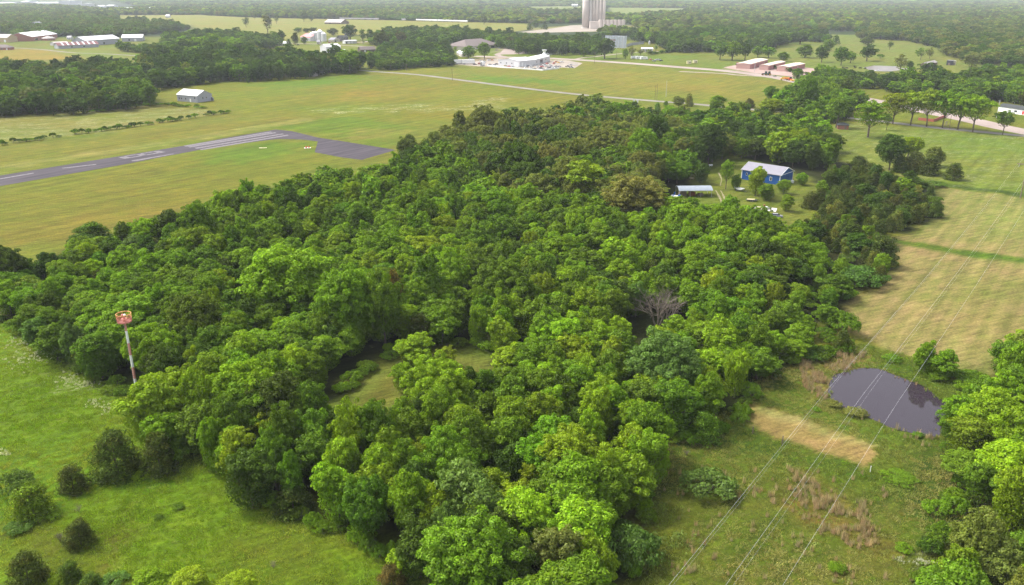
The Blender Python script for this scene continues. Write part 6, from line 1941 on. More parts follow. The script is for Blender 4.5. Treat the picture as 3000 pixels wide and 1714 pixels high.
util_pole(1742, 186, 153, 'pole beside the highway left of the huge oak')
util_pole(1806, 172, 150, 'pole right of the huge oak by the highway')
util_pole(2780, 379, 337, 'dark pole beside the small white sign in the pecan row', arm=False)
util_pole(2919, 346, 292, 'pole with a white lamp box at the left end of the mobile home', m=STEEL, top_transformer=True)
util_pole(2210, 211, 177, 'pole in front of the leftmost storage row', m=STEEL)
util_pole(2336, 206, 185, 'pole between the middle and rightmost storage rows', m=STEEL)
util_pole(1965, 136, 112, 'thin pole in the grass at the edge of the woodland', m=STEEL, arm=False)
util_pole(2636, 207, 186, 'pole in front of the feathery grey-green tree', m=STEEL, arm=False)
ps_ = P(1315, 138)
o = thing('sign_pole', 'tall white sign on a pole at the left of the brown-roofed building', 'sign', ps_)
MB().cyl(0, 0, 0, z_at(ps_, 116), .5, n=10).build('post', STEEL, o)
MB().box(0, 0, z_at(ps_, 126), 4, .6, 4).build('sign_panel', WHITEP, o)
MB().box(0, 0, 0, 12, 5, 1.8).build('base', WHITEP, o)

# white waisted sign tower behind the workshop
p = P(1595, 163)
o = thing('sign_tower', 'white hourglass-shaped sign tower behind the white workshop', 'sign', p)
hh = z_at(p, 147)
MB().tube([(0, 0, 0), (0, 0, hh * .3), (0, 0, hh * .55), (0, 0, hh * .75), (0, 0, hh)], [3.6, 3.0, 1.5, 1.7, 3.1], 12).build('tower', WHITEP, o)
MB().cyl(0, 0, hh, hh + .5, 3.3, n=12).build('cap', WHITEP, o)
MB().tube([(3.2, 0, 0), (3.6, 0, 3.4), (5.4, 0, 2.0), (6.6, 0, .6)], .5, 6).build('slide', WHITEP, o)

# ------------------------------------------------------------------ vehicles
def wheels(t, xs_, w, r, mm=BLACK):
    for x in xs_:
        for y in (-w / 2, w / 2):
            o = MB().tube([(x, y - .11, r), (x, y + .11, r)], r, 14).build('wheel', mm, t)
            MB().tube([(x, y - .125, r), (x, y + .125, r)], r * .5, 10).build('rim', STEEL, o)
def vehicle(kind, xb, yb, head, m, label, cat='car', group=None, simple=False, full=True, loc=None):
    p = loc or P(xb, yb)
    nm = {'car': 'parked_car', 'pickup': 'pickup_truck', 'van': 'white_van', 'rv': 'motorhome', 'suv': 'parked_car'}[kind]
    t = thing(nm, label, cat, p, math.radians(head), group)
    if kind in ('car', 'suv'):
        hgt = 1.45 if kind == 'car' else 1.75
        MB().xprofile([(-2.25, .35), (-2.3, .75), (-2.05, .95), (-1.3, 1.0), (1.2, .98), (2.1, .82), (2.3, .6), (2.25, .35)], -.88, .88, .06, .8).build('body', m, t, .05)
        MB().xprofile([(-1.95, .93), (-1.35, hgt), (.45, hgt), (1.25, .93)], -.8, .8, .16, 1.1).build('window_glass', GLASS, t)
        MB().xprofile([(-1.4, hgt - .03), (-1.3, hgt + .04), (.4, hgt + .04), (.5, hgt - .03)], -.66, .66).build('roof', m, t)
        wheels(t, (-1.4, 1.4), 1.64, .33)
    elif kind == 'pickup':
        MB().xprofile([(-2.8, .5), (-2.8, 1.05), (1.5, 1.05), (2.6, .98), (2.75, .7), (2.7, .45)], -.95, .95, .05, .9).build('body', m, t, .04)
        MB().xprofile([(-.6, 1.03), (-.45, 1.75), (.75, 1.75), (1.4, 1.03)], -.86, .86, .14, 1.2).build('cab', GLASS, t)
        MB().box(.15, 0, 1.74, 1.25, 1.45, .06).build('roof', m, t)
        MB().box(-1.75, 0, 1.0, 1.9, 1.5, .07).build('cargo_bed', DARKP, t)
        wheels(t, (-1.8, 1.75), 1.75, .4)
    elif kind == 'rv':
        MB().xprofile([(-5.0, .6), (-5.0, 3.3), (3.9, 3.3), (4.6, 2.6), (4.8, 1.2), (4.8, .5)], -1.25, 1.25, .08, 3).build('body', m, t, .06)
        MB().xprofile([(3.92, 2.9), (4.62, 2.3), (4.72, 1.6), (4.3, 1.6)], -1.28, 1.28).build('windscreen', GLASS, t)
        for x in (-3, -.8, 1.4): MB().box(x, 0, 1.9, 1.2, 2.56, .7).build('window', GLASS, t)
        wheels(t, (-2.6, 3.2), 2.3, .45)
    return t
def trailer(xb, yb, head, Ln, Hh, m, label, name='box_trailer', cat='trailer', W=2.5, group=None):
    t = thing(name, label, cat, P(xb, yb), math.radians(head), group)
    MB().box(0, 0, 1.05, Ln, W, Hh - 1.05).build('box', m, t, .05)
    MB().box(0, 0, .8, Ln * .96, W * .6, .25).build('chassis', DARKP, t)
    wheels(t, (-Ln * .36, -Ln * .28), W - .3, .5)
    MB().box(Ln * .36, 0, 0, .2, 1.6, .9).build('landing_gear', STEEL, t)
    MB().box(-Ln / 2 - .03, 0, 1.15, .06, W * .9, Hh - 1.3).build('door', GREYP, t)
    return t
z13 = lambda x, y: (1250 + x / 5.664, 100 + y / 5.664)
trailer(*z13(560, 500), 14, 15, 5.0, WHITEP, 'left one of two long white box trailers at the yard')
trailer(*z13(690, 500), 14, 15, 5.2, WHITEP, 'right one of two long white box trailers at the yard')
trailer(*z13(930, 530), 60, 6, 4.6, WHITEP, 'short white box trailer standing at the front of the yard')
vehicle('pickup', *z13(740, 425), 5, WHITEP, 'white service truck parked behind the two long trailers', 'truck')
o = vehicle('pickup', *z13(870, 500), 80, REDP, 'red truck cab behind the short white trailer', 'truck')
YG = 'junk cars crowded around the white workshop'
cols = {'white': WHITEP, 'silver': SILVERP, 'grey': GREYP, 'red': REDP, 'dark': DARKP, 'cream': CREAMP, 'orange': ORANGEP, 'blue': BLUEP, 'yellow': YELLOWP}
for k_, c_, x_, y_, h_, lab in [
    ('car', 'white', 905, 450, 10, 'white car left of the orange one behind the trailers'), ('suv', 'cream', 960, 445, 15, 'cream van behind the trailers beside an orange car'),
    ('car', 'orange', 1085, 438, 10, 'orange car at the back of the yard behind the trailers'), ('car', 'white', 1035, 440, 30, 'white car touching the orange car behind the trailers'),
    ('car', 'dark', 800, 510, 20, 'black wreck in front of the long white trailers'), ('car', 'dark', 1050, 515, 10, 'black wreck beside the short white trailer'),
    ('suv', 'red', 2000, 495, 60, 'red van, left of two in front of the doorway'), ('suv', 'red', 2110, 492, 70, 'red truck, right of two in front of the doorway'),
    ('suv', 'orange', 2150, 470, 30, 'orange truck behind the red ones'), ('suv', 'yellow', 2190, 480, 60, 'yellow-orange truck right of the red ones'),
    ('car', 'white', 2245, 468, 20, 'white car right of the yellow-orange truck'), ('suv', 'white', 1895, 490, 50, 'white van left of the red ones'),
    ('car', 'white', 1840, 520, 20, 'white car in the second row of the junk yard, leftmost'), ('car', 'silver', 1900, 525, 15, 'silver car in the second row of the junk yard'),
    ('car', 'red', 1915, 548, 20, 'dark red car in the middle of the junk yard'), ('car', 'white', 1985, 540, 25, 'white car right of the dark red one'),
    ('car', 'silver', 2070, 545, 15, 'silver car in the right half of the junk yard'), ('car', 'grey', 2150, 545, 20, 'grey car at the right end of the junk yard'),
    ('car', 'white', 1740, 545, 25, 'white pickup-sized car at the left of the junk yard'), ('car', 'silver', 1790, 530, 20, 'silver car behind the white one at the left'),
    ('car', 'white', 1740, 575, 10, 'white car in the front row of the junk yard, leftmost'), ('car', 'grey', 1800, 585, 12, 'grey car in the front row of the junk yard'),
    ('car', 'white', 1870, 592, 15, 'white car in the front row of the junk yard, third'), ('car', 'silver', 1940, 595, 18, 'silver car in the front row of the junk yard, fourth'),
    ('car', 'dark', 1900, 575, 15, 'black car in the third row of the junk yard'), ('car', 'white', 2010, 590, 12, 'white car in the front row of the junk yard, fifth'),
    ('car', 'silver', 2080, 580, 20, 'silver car in the front row of the junk yard, sixth'), ('car', 'white', 2150, 570, 20, 'white car at the right end of the front row'),
    ('pickup', 'dark', 2340, 545, -25, 'black flatbed truck on the gravel right of the junk yard'), ('pickup', 'grey', 2400, 560, -20, 'grey truck bed right of the black flatbed')]:
    vehicle(k_, *z13(x_, y_), h_, cols[c_], lab, group=YG)
for i_, (x_, y_, c_) in enumerate(((1260, 515, 'white'), (1310, 535, 'cream'), (1370, 545, 'red'), (1430, 552, 'silver'), (1650, 560, 'white'), (1690, 540, 'grey'), (1850, 555, 'white'), (2030, 562, 'dark'), (2110, 560, 'white'), (1960, 518, 'silver'), (2050, 520, 'white'), (2200, 545, 'silver'), (1160, 505, 'dark'), (1120, 520, 'silver'), (1950, 470, 'white'), (960, 470, 'silver'))):
    vehicle('car', *z13(x_, y_), 10 + 7 * (i_ % 5), cols[c_], c_ + ' wreck number %d from the left along the yard fence' % (i_ + 1) if False else c_ + [' wreck along the front fence of the white workshop', ' wreck in the cluttered middle of the junk yard'][x_ > 1600], group=YG)
fence('metal_guard_rail', 'long white panel fence at the front edge of the junk yard', [z13(1010, 525), z13(1200, 550), z13(1500, 575), z13(1800, 598), z13(1930, 608), z13(2200, 575)], 1.3, WHITEP, 6)
tr_ = thing('flatbed_trailer', 'long empty rack trailer on the gravel right of the junk yard', 'trailer', P(*z13(2430, 520)), math.radians(-22))
MB().box(0, 0, .9, 11, 2.3, .2).build('deck', GREYP, tr_); wheels(tr_, (-3, -2), 2.1, .45)
fr_ = MB()
for x in (-5, -2.5, 0, 2.5, 5): fr_.box(x, 1.1, 1.1, .12, .12, 1.6); fr_.box(x, -1.1, 1.1, .12, .12, 1.6)
fr_.box(0, 1.1, 2.6, 10.2, .1, .12); fr_.box(0, -1.1, 2.6, 10.2, .1, .12); fr_.build('rack', STEEL, tr_)
# others
vehicle('car', 1493, 139, 0, DARKP, 'dark red car parked right of the brown-roofed building', group=None)
vehicle('car', 1477, 135, 0, SILVERP, 'silver car at the corner of the brown-roofed building')
vehicle('car', 1462, 142, 20, WHITEP, 'white car in front of the brown-roofed building')
vehicle('car', 1455, 148, 10, GREYP, 'grey car nearest the road by the brown-roofed building')
z12 = lambda x, y: (1780 + x / 12.13, 80 + y / 12.13)
vehicle('rv', *z12(970, 1120), 10, WHITEP, 'leftmost of three white motorhomes on the grass', 'motorhome', 'white motorhomes')
vehicle('rv', *z12(1140, 1130), 10, WHITEP, 'middle one of three white motorhomes on the grass', 'motorhome', 'white motorhomes')
vehicle('rv', *z12(1300, 1150), 15, WHITEP, 'rightmost of three white motorhomes on the grass', 'motorhome', 'white motorhomes')
vehicle('suv', *z12(1530, 1165), 60, REDP, 'red truck parked right of the white motorhomes')
vehicle('car', *z12(1650, 1215), 15, GREYP, 'grey car, front left of four by the red truck')
vehicle('car', *z12(1740, 1175), 15, SILVERP, 'silver car, second of four by the red truck')
vehicle('car', *z12(1820, 1165), 15, SILVERP, 'silver car, back one of four by the red truck')
vehicle('car', *z12(1900, 1200), 15, DARKP, 'dark car, rightmost of four by the red truck')
for i, (x, y) in enumerate(((2018, 188), (2036, 186))):
    t = thing('hay_wagon', ['left', 'right'][i] + ' one of two cream boxes with dark windows on the grass', 'wagon', P(x, y), .1, 'cream boxes on the grass')
    MB().box(0, 0, .5, 4.6, 3, 2.9).build('box', CREAMP, t); MB().box(.8, -1.53, 1.2, 1.2, .1, 1.3).build('window', GLASS, t); MB().box(0, 0, 3.4, 5, 3.3, .15).build('roof', CREAM, t)
def tractor(x, y, head, m, label):
    t = thing('farm_tractor', label, 'tractor', P(x, y), math.radians(head))
    MB().xprofile([(-.5, .8), (-.5, 1.5), (2.2, 1.45), (2.3, .8)], -.45, .45).build('hood', m, t, .05)
    MB().xprofile([(-1.6, 1.2), (-1.4, 2.7), (-.2, 2.7), (0, 1.2)], -.75, .75, .1, 2).build('cab', GLASS, t)
    MB().box(-.8, 0, 2.7, 1.6, 1.7, .15).build('roof', m, t)
    for y_ in (-.9, .9):
        o = MB().tube([(-1.0, y_ - .25, .85), (-1.0, y_ + .25, .85)], .85, 16).build('wheel', BLACK, t)
        MB().tube([(-1.0, y_ - .27, .85), (-1.0, y_ + .27, .85)], .4, 10).build('rim', YELLOWP, o)
        o = MB().tube([(1.7, y_ - .18, .55), (1.7, y_ + .18, .55)], .55, 14).build('wheel', BLACK, t)
        MB().tube([(1.7, y_ - .2, .55), (1.7, y_ + .2, .55)], .25, 10).build('rim', YELLOWP, o)
    return t
zsq = zs
t1 = tractor(*zs(700, 700), 180, DARKP, 'dark tractor in front on the grass verge by the storage yard')
t2 = tractor(*zs(810, 705), 180, GREENP, 'dark green tractor behind the other on the grass verge')
for t_ in (t1, t2): t_.scale = (1.35,) * 3
tractor(*zs(-250 + 40, 330 + 40), 30, REDP, 'red tractor at the left end of the storage yard slabs').scale = (1.2,) * 3
tm = thing('mower_deck', 'low dark mowing attachment on the verge beside the tractors', 'mower', P(*zs(1040, 745)), .1)
MB().box(0, 0, .3, 3.6, 1.8, .35).build('deck', DARKP, tm, .05); MB().tube([(-1.5, 0, .5), (-3.2, .2, .5)], .1, 6).build('hitch', STEEL, tm); MB().box(.5, 0, .65, 1.0, .6, .4).build('gearbox', GREENP, tm)
# yellow dump truck and trailer
dt = thing('dump_truck', 'bright yellow and orange dump truck standing on the highway', 'truck', P(*zs(1400, 870)), math.radians(170 - 180 - 10))
dt.rotation_euler = (0, 0, math.radians(168))
MB().xprofile([(1.6, .9), (1.6, 2.9), (2.9, 2.9), (3.3, 2.0), (4.6, 1.9), (4.8, .8)], -1.15, 1.15, .08, 2).build('cab', YELLOWP, dt, .05)
MB().xprofile([(2.95, 2.75), (3.32, 2.0), (2.6, 2.0), (2.6, 2.75)], -1.18, 1.18).build('windscreen', GLASS, dt)
MB().xprofile([(-4.2, 1.2), (-4.6, 2.7), (1.4, 2.9), (1.2, 1.2)], -1.25, 1.25).build('dump_body', ORANGEP, dt, .03)
MB().box(0, 0, .8, 8.6, 1.2, .35).build('chassis', DARKP, dt)
wheels(dt, (-3.4, -2.3, -1.2, 3.7), 2.2, .55)
ct = thing('trailer_machine', 'red and black machine behind the yellow dump truck', 'machine', P(*zs(1560, 880)), math.radians(170))
MB().box(0, 0, .7, 3.0, 2.0, 1.3).build('body', REDP, ct, .08); MB().box(-.2, .2, 2.0, 1.8, 1.7, 1.4).build('cab', DARKP, ct, .05); wheels(ct, (-1, 1), 1.9, .5)
ct2 = thing('flatbed_trailer', 'yellow equipment trailer at the tail of the dump truck', 'trailer', P(*zs(1650, 905)), math.radians(170))
MB().box(0, 0, .7, 4.6, 2.2, .35).build('deck', YELLOWP, ct2); MB().box(0, -1.05, 1.0, 4.6, .12, .5).build('side_rail', YELLOWP, ct2); wheels(ct2, (-.8, .4), 2.0, .42)
# homestead
qh = s5(1900, 400)
cr = vehicle('car', *qh(1905, 1205), -18, GREYP, 'grey sedan parked on the homestead lawn')
flt = thing('flatbed_trailer', 'small flat trailer loaded with pale boards on the homestead lawn', 'trailer', P(*qh(1535, 965)), math.radians(-8))
MB().box(0, 0, .5, 4.2, 1.9, .14).build('deck', DARKP, flt); MB().box(-.2, .1, .66, 2.9, 1.4, .2).build('board_stack', CREAMP, flt); MB().tube([(2.0, 0, .5), (3.4, 0, .45)], .06, 6).build('tongue', DARKP, flt); wheels(flt, (-.5, .3), 1.9, .33)
bt_ = thing('boat_trailer', 'white boat on a dark trailer beneath the trees by the blue shop', 'boat trailer', P(*qh(1350, 810)), math.radians(-58))
MB().xprofile([(-2.2, .7), (-2.3, 1.35), (1.2, 1.4), (2.6, 1.5), (2.2, .95), (1.0, .65)], -.8, .8, .1, 1).build('hull', WHITEP, bt_, .05)
MB().box(-.6, 0, 1.36, 1.8, 1.1, .1).build('boat_seat', GREYP, bt_)
MB().tube([(-1.5, 0, .55), (2.0, 0, .5), (4.2, 0, .45)], .07, 6).build('trailer_frame', DARKP, bt_); wheels(bt_, (-.6,), 1.7, .33)
bl = thing('small_boat', 'small white and blue boat at the left end of the carport', 'boat', P(*qh(410, 905)), math.radians(-25))
MB().xprofile([(-2, .15), (-2, .7), (1.2, .75), (2.2, .85), (1.2, .15)], -.7, .7, .1, .5).build('hull', WHITEP, bl, .04); MB().box(1.3, 0, .5, .9, 1.2, .55).build('bow_cover', BLUEP, bl)
MB().box(-1.2, 0, .74, .5, 1.1, .2).build('boat_seat', BLUEP, bl)
vb = MB().tube([(0, 0, 0), (0, 0, .9)], [.3, .3], 14).build('blue_barrel', BLUEP); vb.location = P(*qh(390, 860)); tag(vb, 'blue barrel standing beside the left carport post', 'barrel')
sl = MB().box(0, 0, .02, 8.4, 5.6, .12).build('concrete_slab', CONC2); sl.location = P(*qh(1740, 1085)); sl.rotation_euler = (0, 0, math.radians(-22)); tag(sl, 'pale square concrete slab with clutter on the homestead lawn', 'slab')
for nm, lab, ct_, dx, dy, fn, mm in [
    ('wood_stove', 'rusty upright barrel on the concrete slab', 'barrel', -.6, -.3, lambda m: m.cyl(0, 0, 0, 1.6, .34, .30, 12).cyl(0, 0, 1.6, 1.75, .38, .38, 12), RUST),
    ('tarp_heap', 'white rounded tarp heap on the concrete slab', 'tarp', .6, .5, lambda m: m.sphere((0, 0, .25), .8, 12, 8, .8).box(.9, 0, 0, .6, .8, .5), WHITEP),
    ('lumber_stack', 'pale pile of boards on the left of the concrete slab', 'lumber', -2.0, .4, lambda m: [m.box(0, 0, i * .16, 1.8, 1.0 - .1 * i, .12, .1 * i) for i in range(5)], CREAMP),
    ('lumber_stack', 'dark small pile at the far corner of the slab', 'lumber', -2.6, 1.4, lambda m: [m.box(0, 0, i * .16, 1.0, .6, .12, .2 * i) for i in range(3)], WOOD)]:
    m = MB(); fn(m); o = m.build(nm, mm); o.location = sl.location + Vector((dx, dy, .141)); tag(o, lab, ct_)
pr = thing('propane_tank', 'small white propane tank at the end of the track', 'tank', P(*qh(925, 450)), .3)
MB().tube([(-1.0, 0, .75), (-.85, 0, .75), (.85, 0, .75), (1.0, 0, .75)], [.1, .42, .42, .1], 14).build('tank', WHITEP, pr, smooth=True)
for x in (-.6, .6): MB().box(x, 0, 0, .12, .6, .45).build('leg', STEEL, pr)
bnch = thing('picnic_table', 'picnic table with benches behind the carport', 'table', P(*qh(640, 640)), .1)
MB().box(0, 0, .72, 1.9, .8, .06).build('table_top', CREAMP, bnch)
for y_ in (-.75, .75): MB().box(0, y_, .42, 1.9, .28, .05).build('bench', CREAMP, bnch)
for x in (-.7, .7): MB().box(x, 0, 0, .1, 1.4, .4).box(x, 0, .4, .1, .6, .31).build('leg', WOOD, bnch)
acu = MB().box(0, 0, 0, 1.2, 1.2, 1.1).box(0, 0, 1.1, .9, .9, .08).build('air_unit', WHITEP); acu.location = P(*qh(2140, 690)); tag(acu, 'white box unit at the open corner of the blue shop', 'air unit')
# town vehicles
vehicle('car', 708, 228, 0, WHITEP, 'white car, front one parked at the edge of the tall trees')
vehicle('pickup', 716, 224, 10, REDP, 'dark red pickup parked at the edge of the tall trees')
t = trailer(729, 227, 0, 7, 3.0, CREAMP, 'cream camper trailer parked at the edge of the tall trees', 'camper_trailer', 'camper')
vehicle('car', 742, 227, 10, DARKP, 'dark car right of the cream camper trailer')
q8 = lambda x, y: (860 + x / 8.565, 80 + y / 8.565)
vehicle('car', *q8(745, 1160), -5, WHITEP, 'white car in front of the long pale house')
vehicle('suv', *q8(120, 455), 5, DARKP, 'dark van beside the trees left of the town road')
for i, (x, y, m_, lb) in enumerate(((620, 385, SILVERP, 'silver'), (690, 380, WHITEP, 'white'), (900, 390, REDP, 'red'), (960, 375, CREAMP, 'cream'))):
    vehicle('suv', *q8(x, y), 5, m_, lb + ' vehicle parked in front of the white grain bins')
for i_, (x_, y_, c_) in enumerate(((22, 84, 'white'), (30, 83, 'silver'), (38, 84, 'white'), (45, 82, 'red'), (52, 84, 'white'), (58, 83, 'silver'), (64, 84, 'white'), (12, 83, 'dark'))):
    vehicle('suv', x_, y_, 5, cols[c_], c_ + ' vehicle in the lot of the red-roofed store at the far left', group='vehicles in the store lot')
for i_, (x_, y_, c_, w_, lb) in enumerate(((196, 116, 'w', 12, 'small white shed between the brick warehouse and the striped barn'), (300, 92, 'c', 10, 'cream house among trees left of the white hall'), (440, 90, 'w', 10, 'white house among trees right of the white hall'),
    (500, 104, 'c', 10, 'cream house in the trees above the tall tree line'), (560, 98, 'w', 9, 'white house in the trees left of the field with the grey tree'), (76, 118, 'c', 12, 'cream house by the field at the far left'),
    (1135, 122, 'w', 10, 'white house by the two tall poplars'), (1160, 136, 'c', 11, 'cream house right of the brown-roofed house'), (1010, 104, 'w', 12, 'white shed behind the round grain bins'), (928, 130, 'c', 9, 'small cream shed beside the town road'))):
    building('town_house', lb, 'house', (x_, y_), (x_ + w_, y_), 9, 3.4, 2.4, WHITE if c_ == 'w' else CREAM, WHITEROOF if i_ % 3 else GREYROOF, 'x', .4, [('f', .2, .35, 1, 2.4, 'w'), ('f', .6, .72, .1, 2.4, 'd', DARKP)])
# rail cars
rail_n = 0
for (x0, y0, x1, y1, n) in ((995, 57, 1111, 58.5, 6), (1177, 60, 1190, 60.2, 1), (1219, 62, 1371, 66.5, 7)):
    a = P(x0, y0); b = P(x1, y1); d = b - a; Ln = d.length / n; an_ = math.atan2(d.y, d.x)
    for i in range(n):
        rail_n += 1
        grp = 'pale rail cars' 
        t = thing('rail_car', {6: 'pale grey rail car of the left train beyond the field', 1: 'single white rail car between the two trains', 7: 'white tank car of the right train beyond the trees'}[n], 'rail car', a + d * ((i + .5) / n), an_, {6: 'rail cars of the left train', 1: None, 7: 'rail cars of the right train'}[n] or 'single rail car')
        if n == 7: MB().tube([(-Ln * .47, 0, 3.4), (-Ln * .44, 0, 3.4), (Ln * .44, 0, 3.4), (Ln * .47, 0, 3.4)], [1.2, 2.0, 2.0, 1.2], 14).build('tank', WHITEP, t)
        else: MB().xprofile([(-Ln * .47, 2.2), (-Ln * .47, 5.0), (Ln * .47, 5.0), (Ln * .47, 2.2), (Ln * .3, 1.3), (-Ln * .3, 1.3)], -1.6, 1.6).build('hopper', mat('rail_grey', (.5, .47, .5), .6), t)
        MB().box(0, 0, .9, Ln * .94, 2.2, .4).build('chassis', DARKP, t)
        wheels(t, (-Ln * .36, Ln * .36), 1.6, .5)
# cattle
def cow(x, y, head, m, label, lie=False, group='black cattle grazing in the pasture'):
    mb = MB()
    mb.tube([(-1.05, 0, 1.15), (-.8, 0, 1.1), (0, 0, 1.02), (.7, 0, 1.05), (1.05, 0, 1.2), (1.45, 0, 1.05), (1.75, 0, .75), (1.95, 0, .55)], [.22, .40, .44, .42, .30, .20, .17, .11], 10)
    for lx, ly in ((-.75, .24), (-.75, -.24), (.65, .22), (.65, -.22)):
        mb.tube([(lx, ly, .95), (lx - .05, ly, .5), (lx, ly, 0)], [.15, .09, .07], 6)
    mb.tube([(-1.1, 0, 1.3), (-1.25, 0, .8), (-1.22, 0, .5)], [.04, .03, .05], 4)
    mb.tube([(1.62, .05, .95), (1.6, .28, .98)], [.05, .02], 4); mb.tube([(1.62, -.05, .95), (1.6, -.28, .98)], [.05, .02], 4)
    o = mb.build('cow', m, smooth=True)
    o.location = P(x, y); o.rotation_euler = (0, 0, math.radians(head)); o.scale = (1.25,) * 3
    return tag(o, label, 'cow', group)
for x, y, hd, lab in ((1880, 1020, 10, 'leftmost black cow in the pasture'), (1938, 1030, 160, 'black cow second from the left in the pasture'), (2048, 1005, 90, 'black cow standing behind another, in the middle'),
                      (2058, 1020, 20, 'black cow in front of the middle one'), (2140, 1030, 190, 'large black cow right of the middle pair'), (2213, 1032, 200, 'rightmost small black cow in the pasture')):
    cow(2100 + x / 5.09, y / 5.09, hd, HIDE, lab)
for x, y, lab in ((2115, 1090, 'white trough in the pasture below the cattle'), (2392, 1058, 'pale rock-like feeder right of the cattle')):
    o = MB().xprofile([(-1.6, 0), (-1.9, .9), (1.9, .9), (1.6, 0)], -.8, .8).build('water_trough', WHITEP); o.location = P(2100 + x / 5.09, y / 5.09); tag(o, lab, 'trough')
# small things
o = thing('small_sign', 'white double sign board on the grass below the small road', 'sign', P(1862, 302))
for x in (-1.3, 1.3): MB().box(x, 0, .2, 1.3, .12, 2.6).build('sign_panel', WHITEP, o)
MB().box(0, 0, 0, 3.0, .1, .2).build('foot_rail', STEEL, o)
o = thing('small_sign', 'small white looped sign beside the small road in the pecan row', 'sign', P(2771, 368))
MB().box(0, 0, .4, 1.8, .12, .8).box(0, 0, 1.6, 1.4, .12, 1.2).build('sign_panel', CREAMP, o); MB().box(-.7, 0, 0, .1, .1, .4).box(.7, 0, 0, .1, .1, .4).box(.5, 0, 1.2, .1, .1, .4).build('leg', STEEL, o)
o = thing('runway_light', 'small red and white light unit on the grass beside the apron', 'runway light', P(901, 433.5), .25)
MB().box(0, 0, 0, 3.6, 1.6, .12).build('base', WHITEP, o)
for x in (-.7, .7): MB().cyl(x, 0, .12, .95, .38, .30, 10).build('lamp', REDP, o)
o = MB().box(-1.5, 0, 0, 1.6, 1.0, .25).box(.4, .3, 0, 2.6, .7, .2, .3).build('grass_pad', CREAMP); o.location = P(772, 434); tag(o, 'low cream equipment pad in the grass below the runway end', 'pad')
for x, y, lab in ((520, 330, 'dark wooden fence post at the left below the dam'), (741, 402, 'dark wooden fence post in the middle below the dam')):
    o = MB().tube([(0, 0, 0), (.03, 0, 1.7)], [.12, .10], 8).tube([(0, 0, 1.0), (.5, .1, .1)], .04, 5).build('fence_post', WOOD); o.location = P(*z8(x, y)); tag(o, lab, 'fence post')
o = MB().tube([(0, 0, 0), (0, 0, 1.1)], .06, 8).tube([(0, 0, 1.1), (0, 0, 1.2)], .08, 8).build('marker_post', WHITEP); o.location = P(*z8(1398, 612)); tag(o, 'short white marker post in the grass below the dam', 'marker post')
fw = MB()
f0, f1, f2 = P(*z8(520, 330)), P(*z8(741, 402)), P(*z8(1100, 500))
for zz in (.6, 1.0, 1.4): fw.tube([f0 + Vector((0, 0, zz)), f1 + Vector((0, 0, zz)), f2 + Vector((0, 0, zz * .7))], .005, 3)
o = fw.build('fence_wire', RUST); tag(o, 'sagging wire strands between the fence posts below the dam', 'fence wire')
o = thing('flag_pole_sign', 'red and white sign post among dark trees at the right edge', 'sign', P(2972, 303))
MB().cyl(0, 0, 0, 3.2, .3, n=8).build('post', WHITEP, o); MB().box(0, 0, 3.2, 1.6, .3, 2.2).build('sign_panel', REDP, o)
#==GRASS==
def _ordinals():
    gr = {}
    for o in scn.objects:
        if o.parent is None and 'label' in o and o.get('group') == o.get('label'): gr.setdefault(o['label'], []).append(o)
    W = {2: ['left one', 'right one'], 3: ['leftmost', 'middle one', 'rightmost'], 4: ['leftmost', 'second from left', 'second from right', 'rightmost'],
         5: ['leftmost', 'second from left', 'middle one', 'second from right', 'rightmost']}
    for lab, os_ in gr.items():
        if len(os_) == 1:
            del os_[0]['group']; continue
        w_ = W.get(len(os_))
        if len(os_) in (6, 7, 8): w_ = ['leftmost', 'second from left', 'third from left', 'fourth from left', 'fifth from left', 'sixth from left', 'seventh from left', 'rightmost'][:len(os_) - 1] + ['rightmost']
        if w_ and len(lab.split()) + max(len(q_.split()) for q_ in w_) <= 16:
            os_.sort(key=lambda o: to_D(o.location, 5)[0])
            for o, q_ in zip(os_, w_): o['label'] = lab + ', ' + q_
_ordinals()
# ------------------------------------------------------------------ grass and dry stalks
def tuft(name, seed, n, r, h, w, lean=.5, tint=(1, 1, 1)):
    g = np.random.default_rng(seed)
    vs = []; 
    for i in range(n):
        a = g.uniform(0, 6.28); q_ = r * math.sqrt(g.random()); bx, by = math.cos(a) * q_, math.sin(a) * q_
        b = g.uniform(0, 6.28); hh = h * g.uniform(.55, 1.1)
        lx, ly = math.cos(b) * lean * hh * g.random(), math.sin(b) * lean * hh * g.random()
        c = g.uniform(0, 6.28); wx_, wy_ = math.cos(c) * w, math.sin(c) * w
        vs += [(bx - wx_, by - wy_, 0), (bx + wx_, by + wy_, 0), (bx + wx_ * .7 + lx * .5, by + wy_ * .7 + ly * .5, hh * .6), (bx + lx, by + ly, hh)]
    v = np.array(vs)
    me = bpy.data.meshes.new(name); fast_mesh(me, v, np.arange(len(v)).reshape(-1, 4))
    lv = np.repeat(np.clip(g.normal(1, .2, (n, 1)), .5, 1.6), 4, axis=0) * np.array([[1, 1, 1]])
    vattr(me, 'lv', lv); me.materials.append(LEAF)
    return me
def scatter(polys, n, seed, ex=(), full=False, wts=None):
    g = np.random.default_rng(seed); out = []
    for pts in polys:
        poly = wpoly(pts, 0, full)
        x0, y0 = poly.min(0); x1, y1 = poly.max(0)
        m = int(n * (x1 - x0) * (y1 - y0))
        xx = g.uniform(x0, x1, m); yy = g.uniform(y0, y1, m)
        k = inside(xx, yy, poly)
        for e in ex: k &= ~inside(xx, yy, wpoly(e, 0))
        out.append(np.stack([xx[k], yy[k]], 1))
    return np.concatenate(out)
def proto(me, x, y, label, nm):
    o = bpy.data.objects.new(nm, me); C.objects.link(o); o.location = P(x, y); o['tint'] = (.12, .17, .03); o['kind'] = 'stuff'; o['label'] = label; o['category'] = 'grass'
    return o
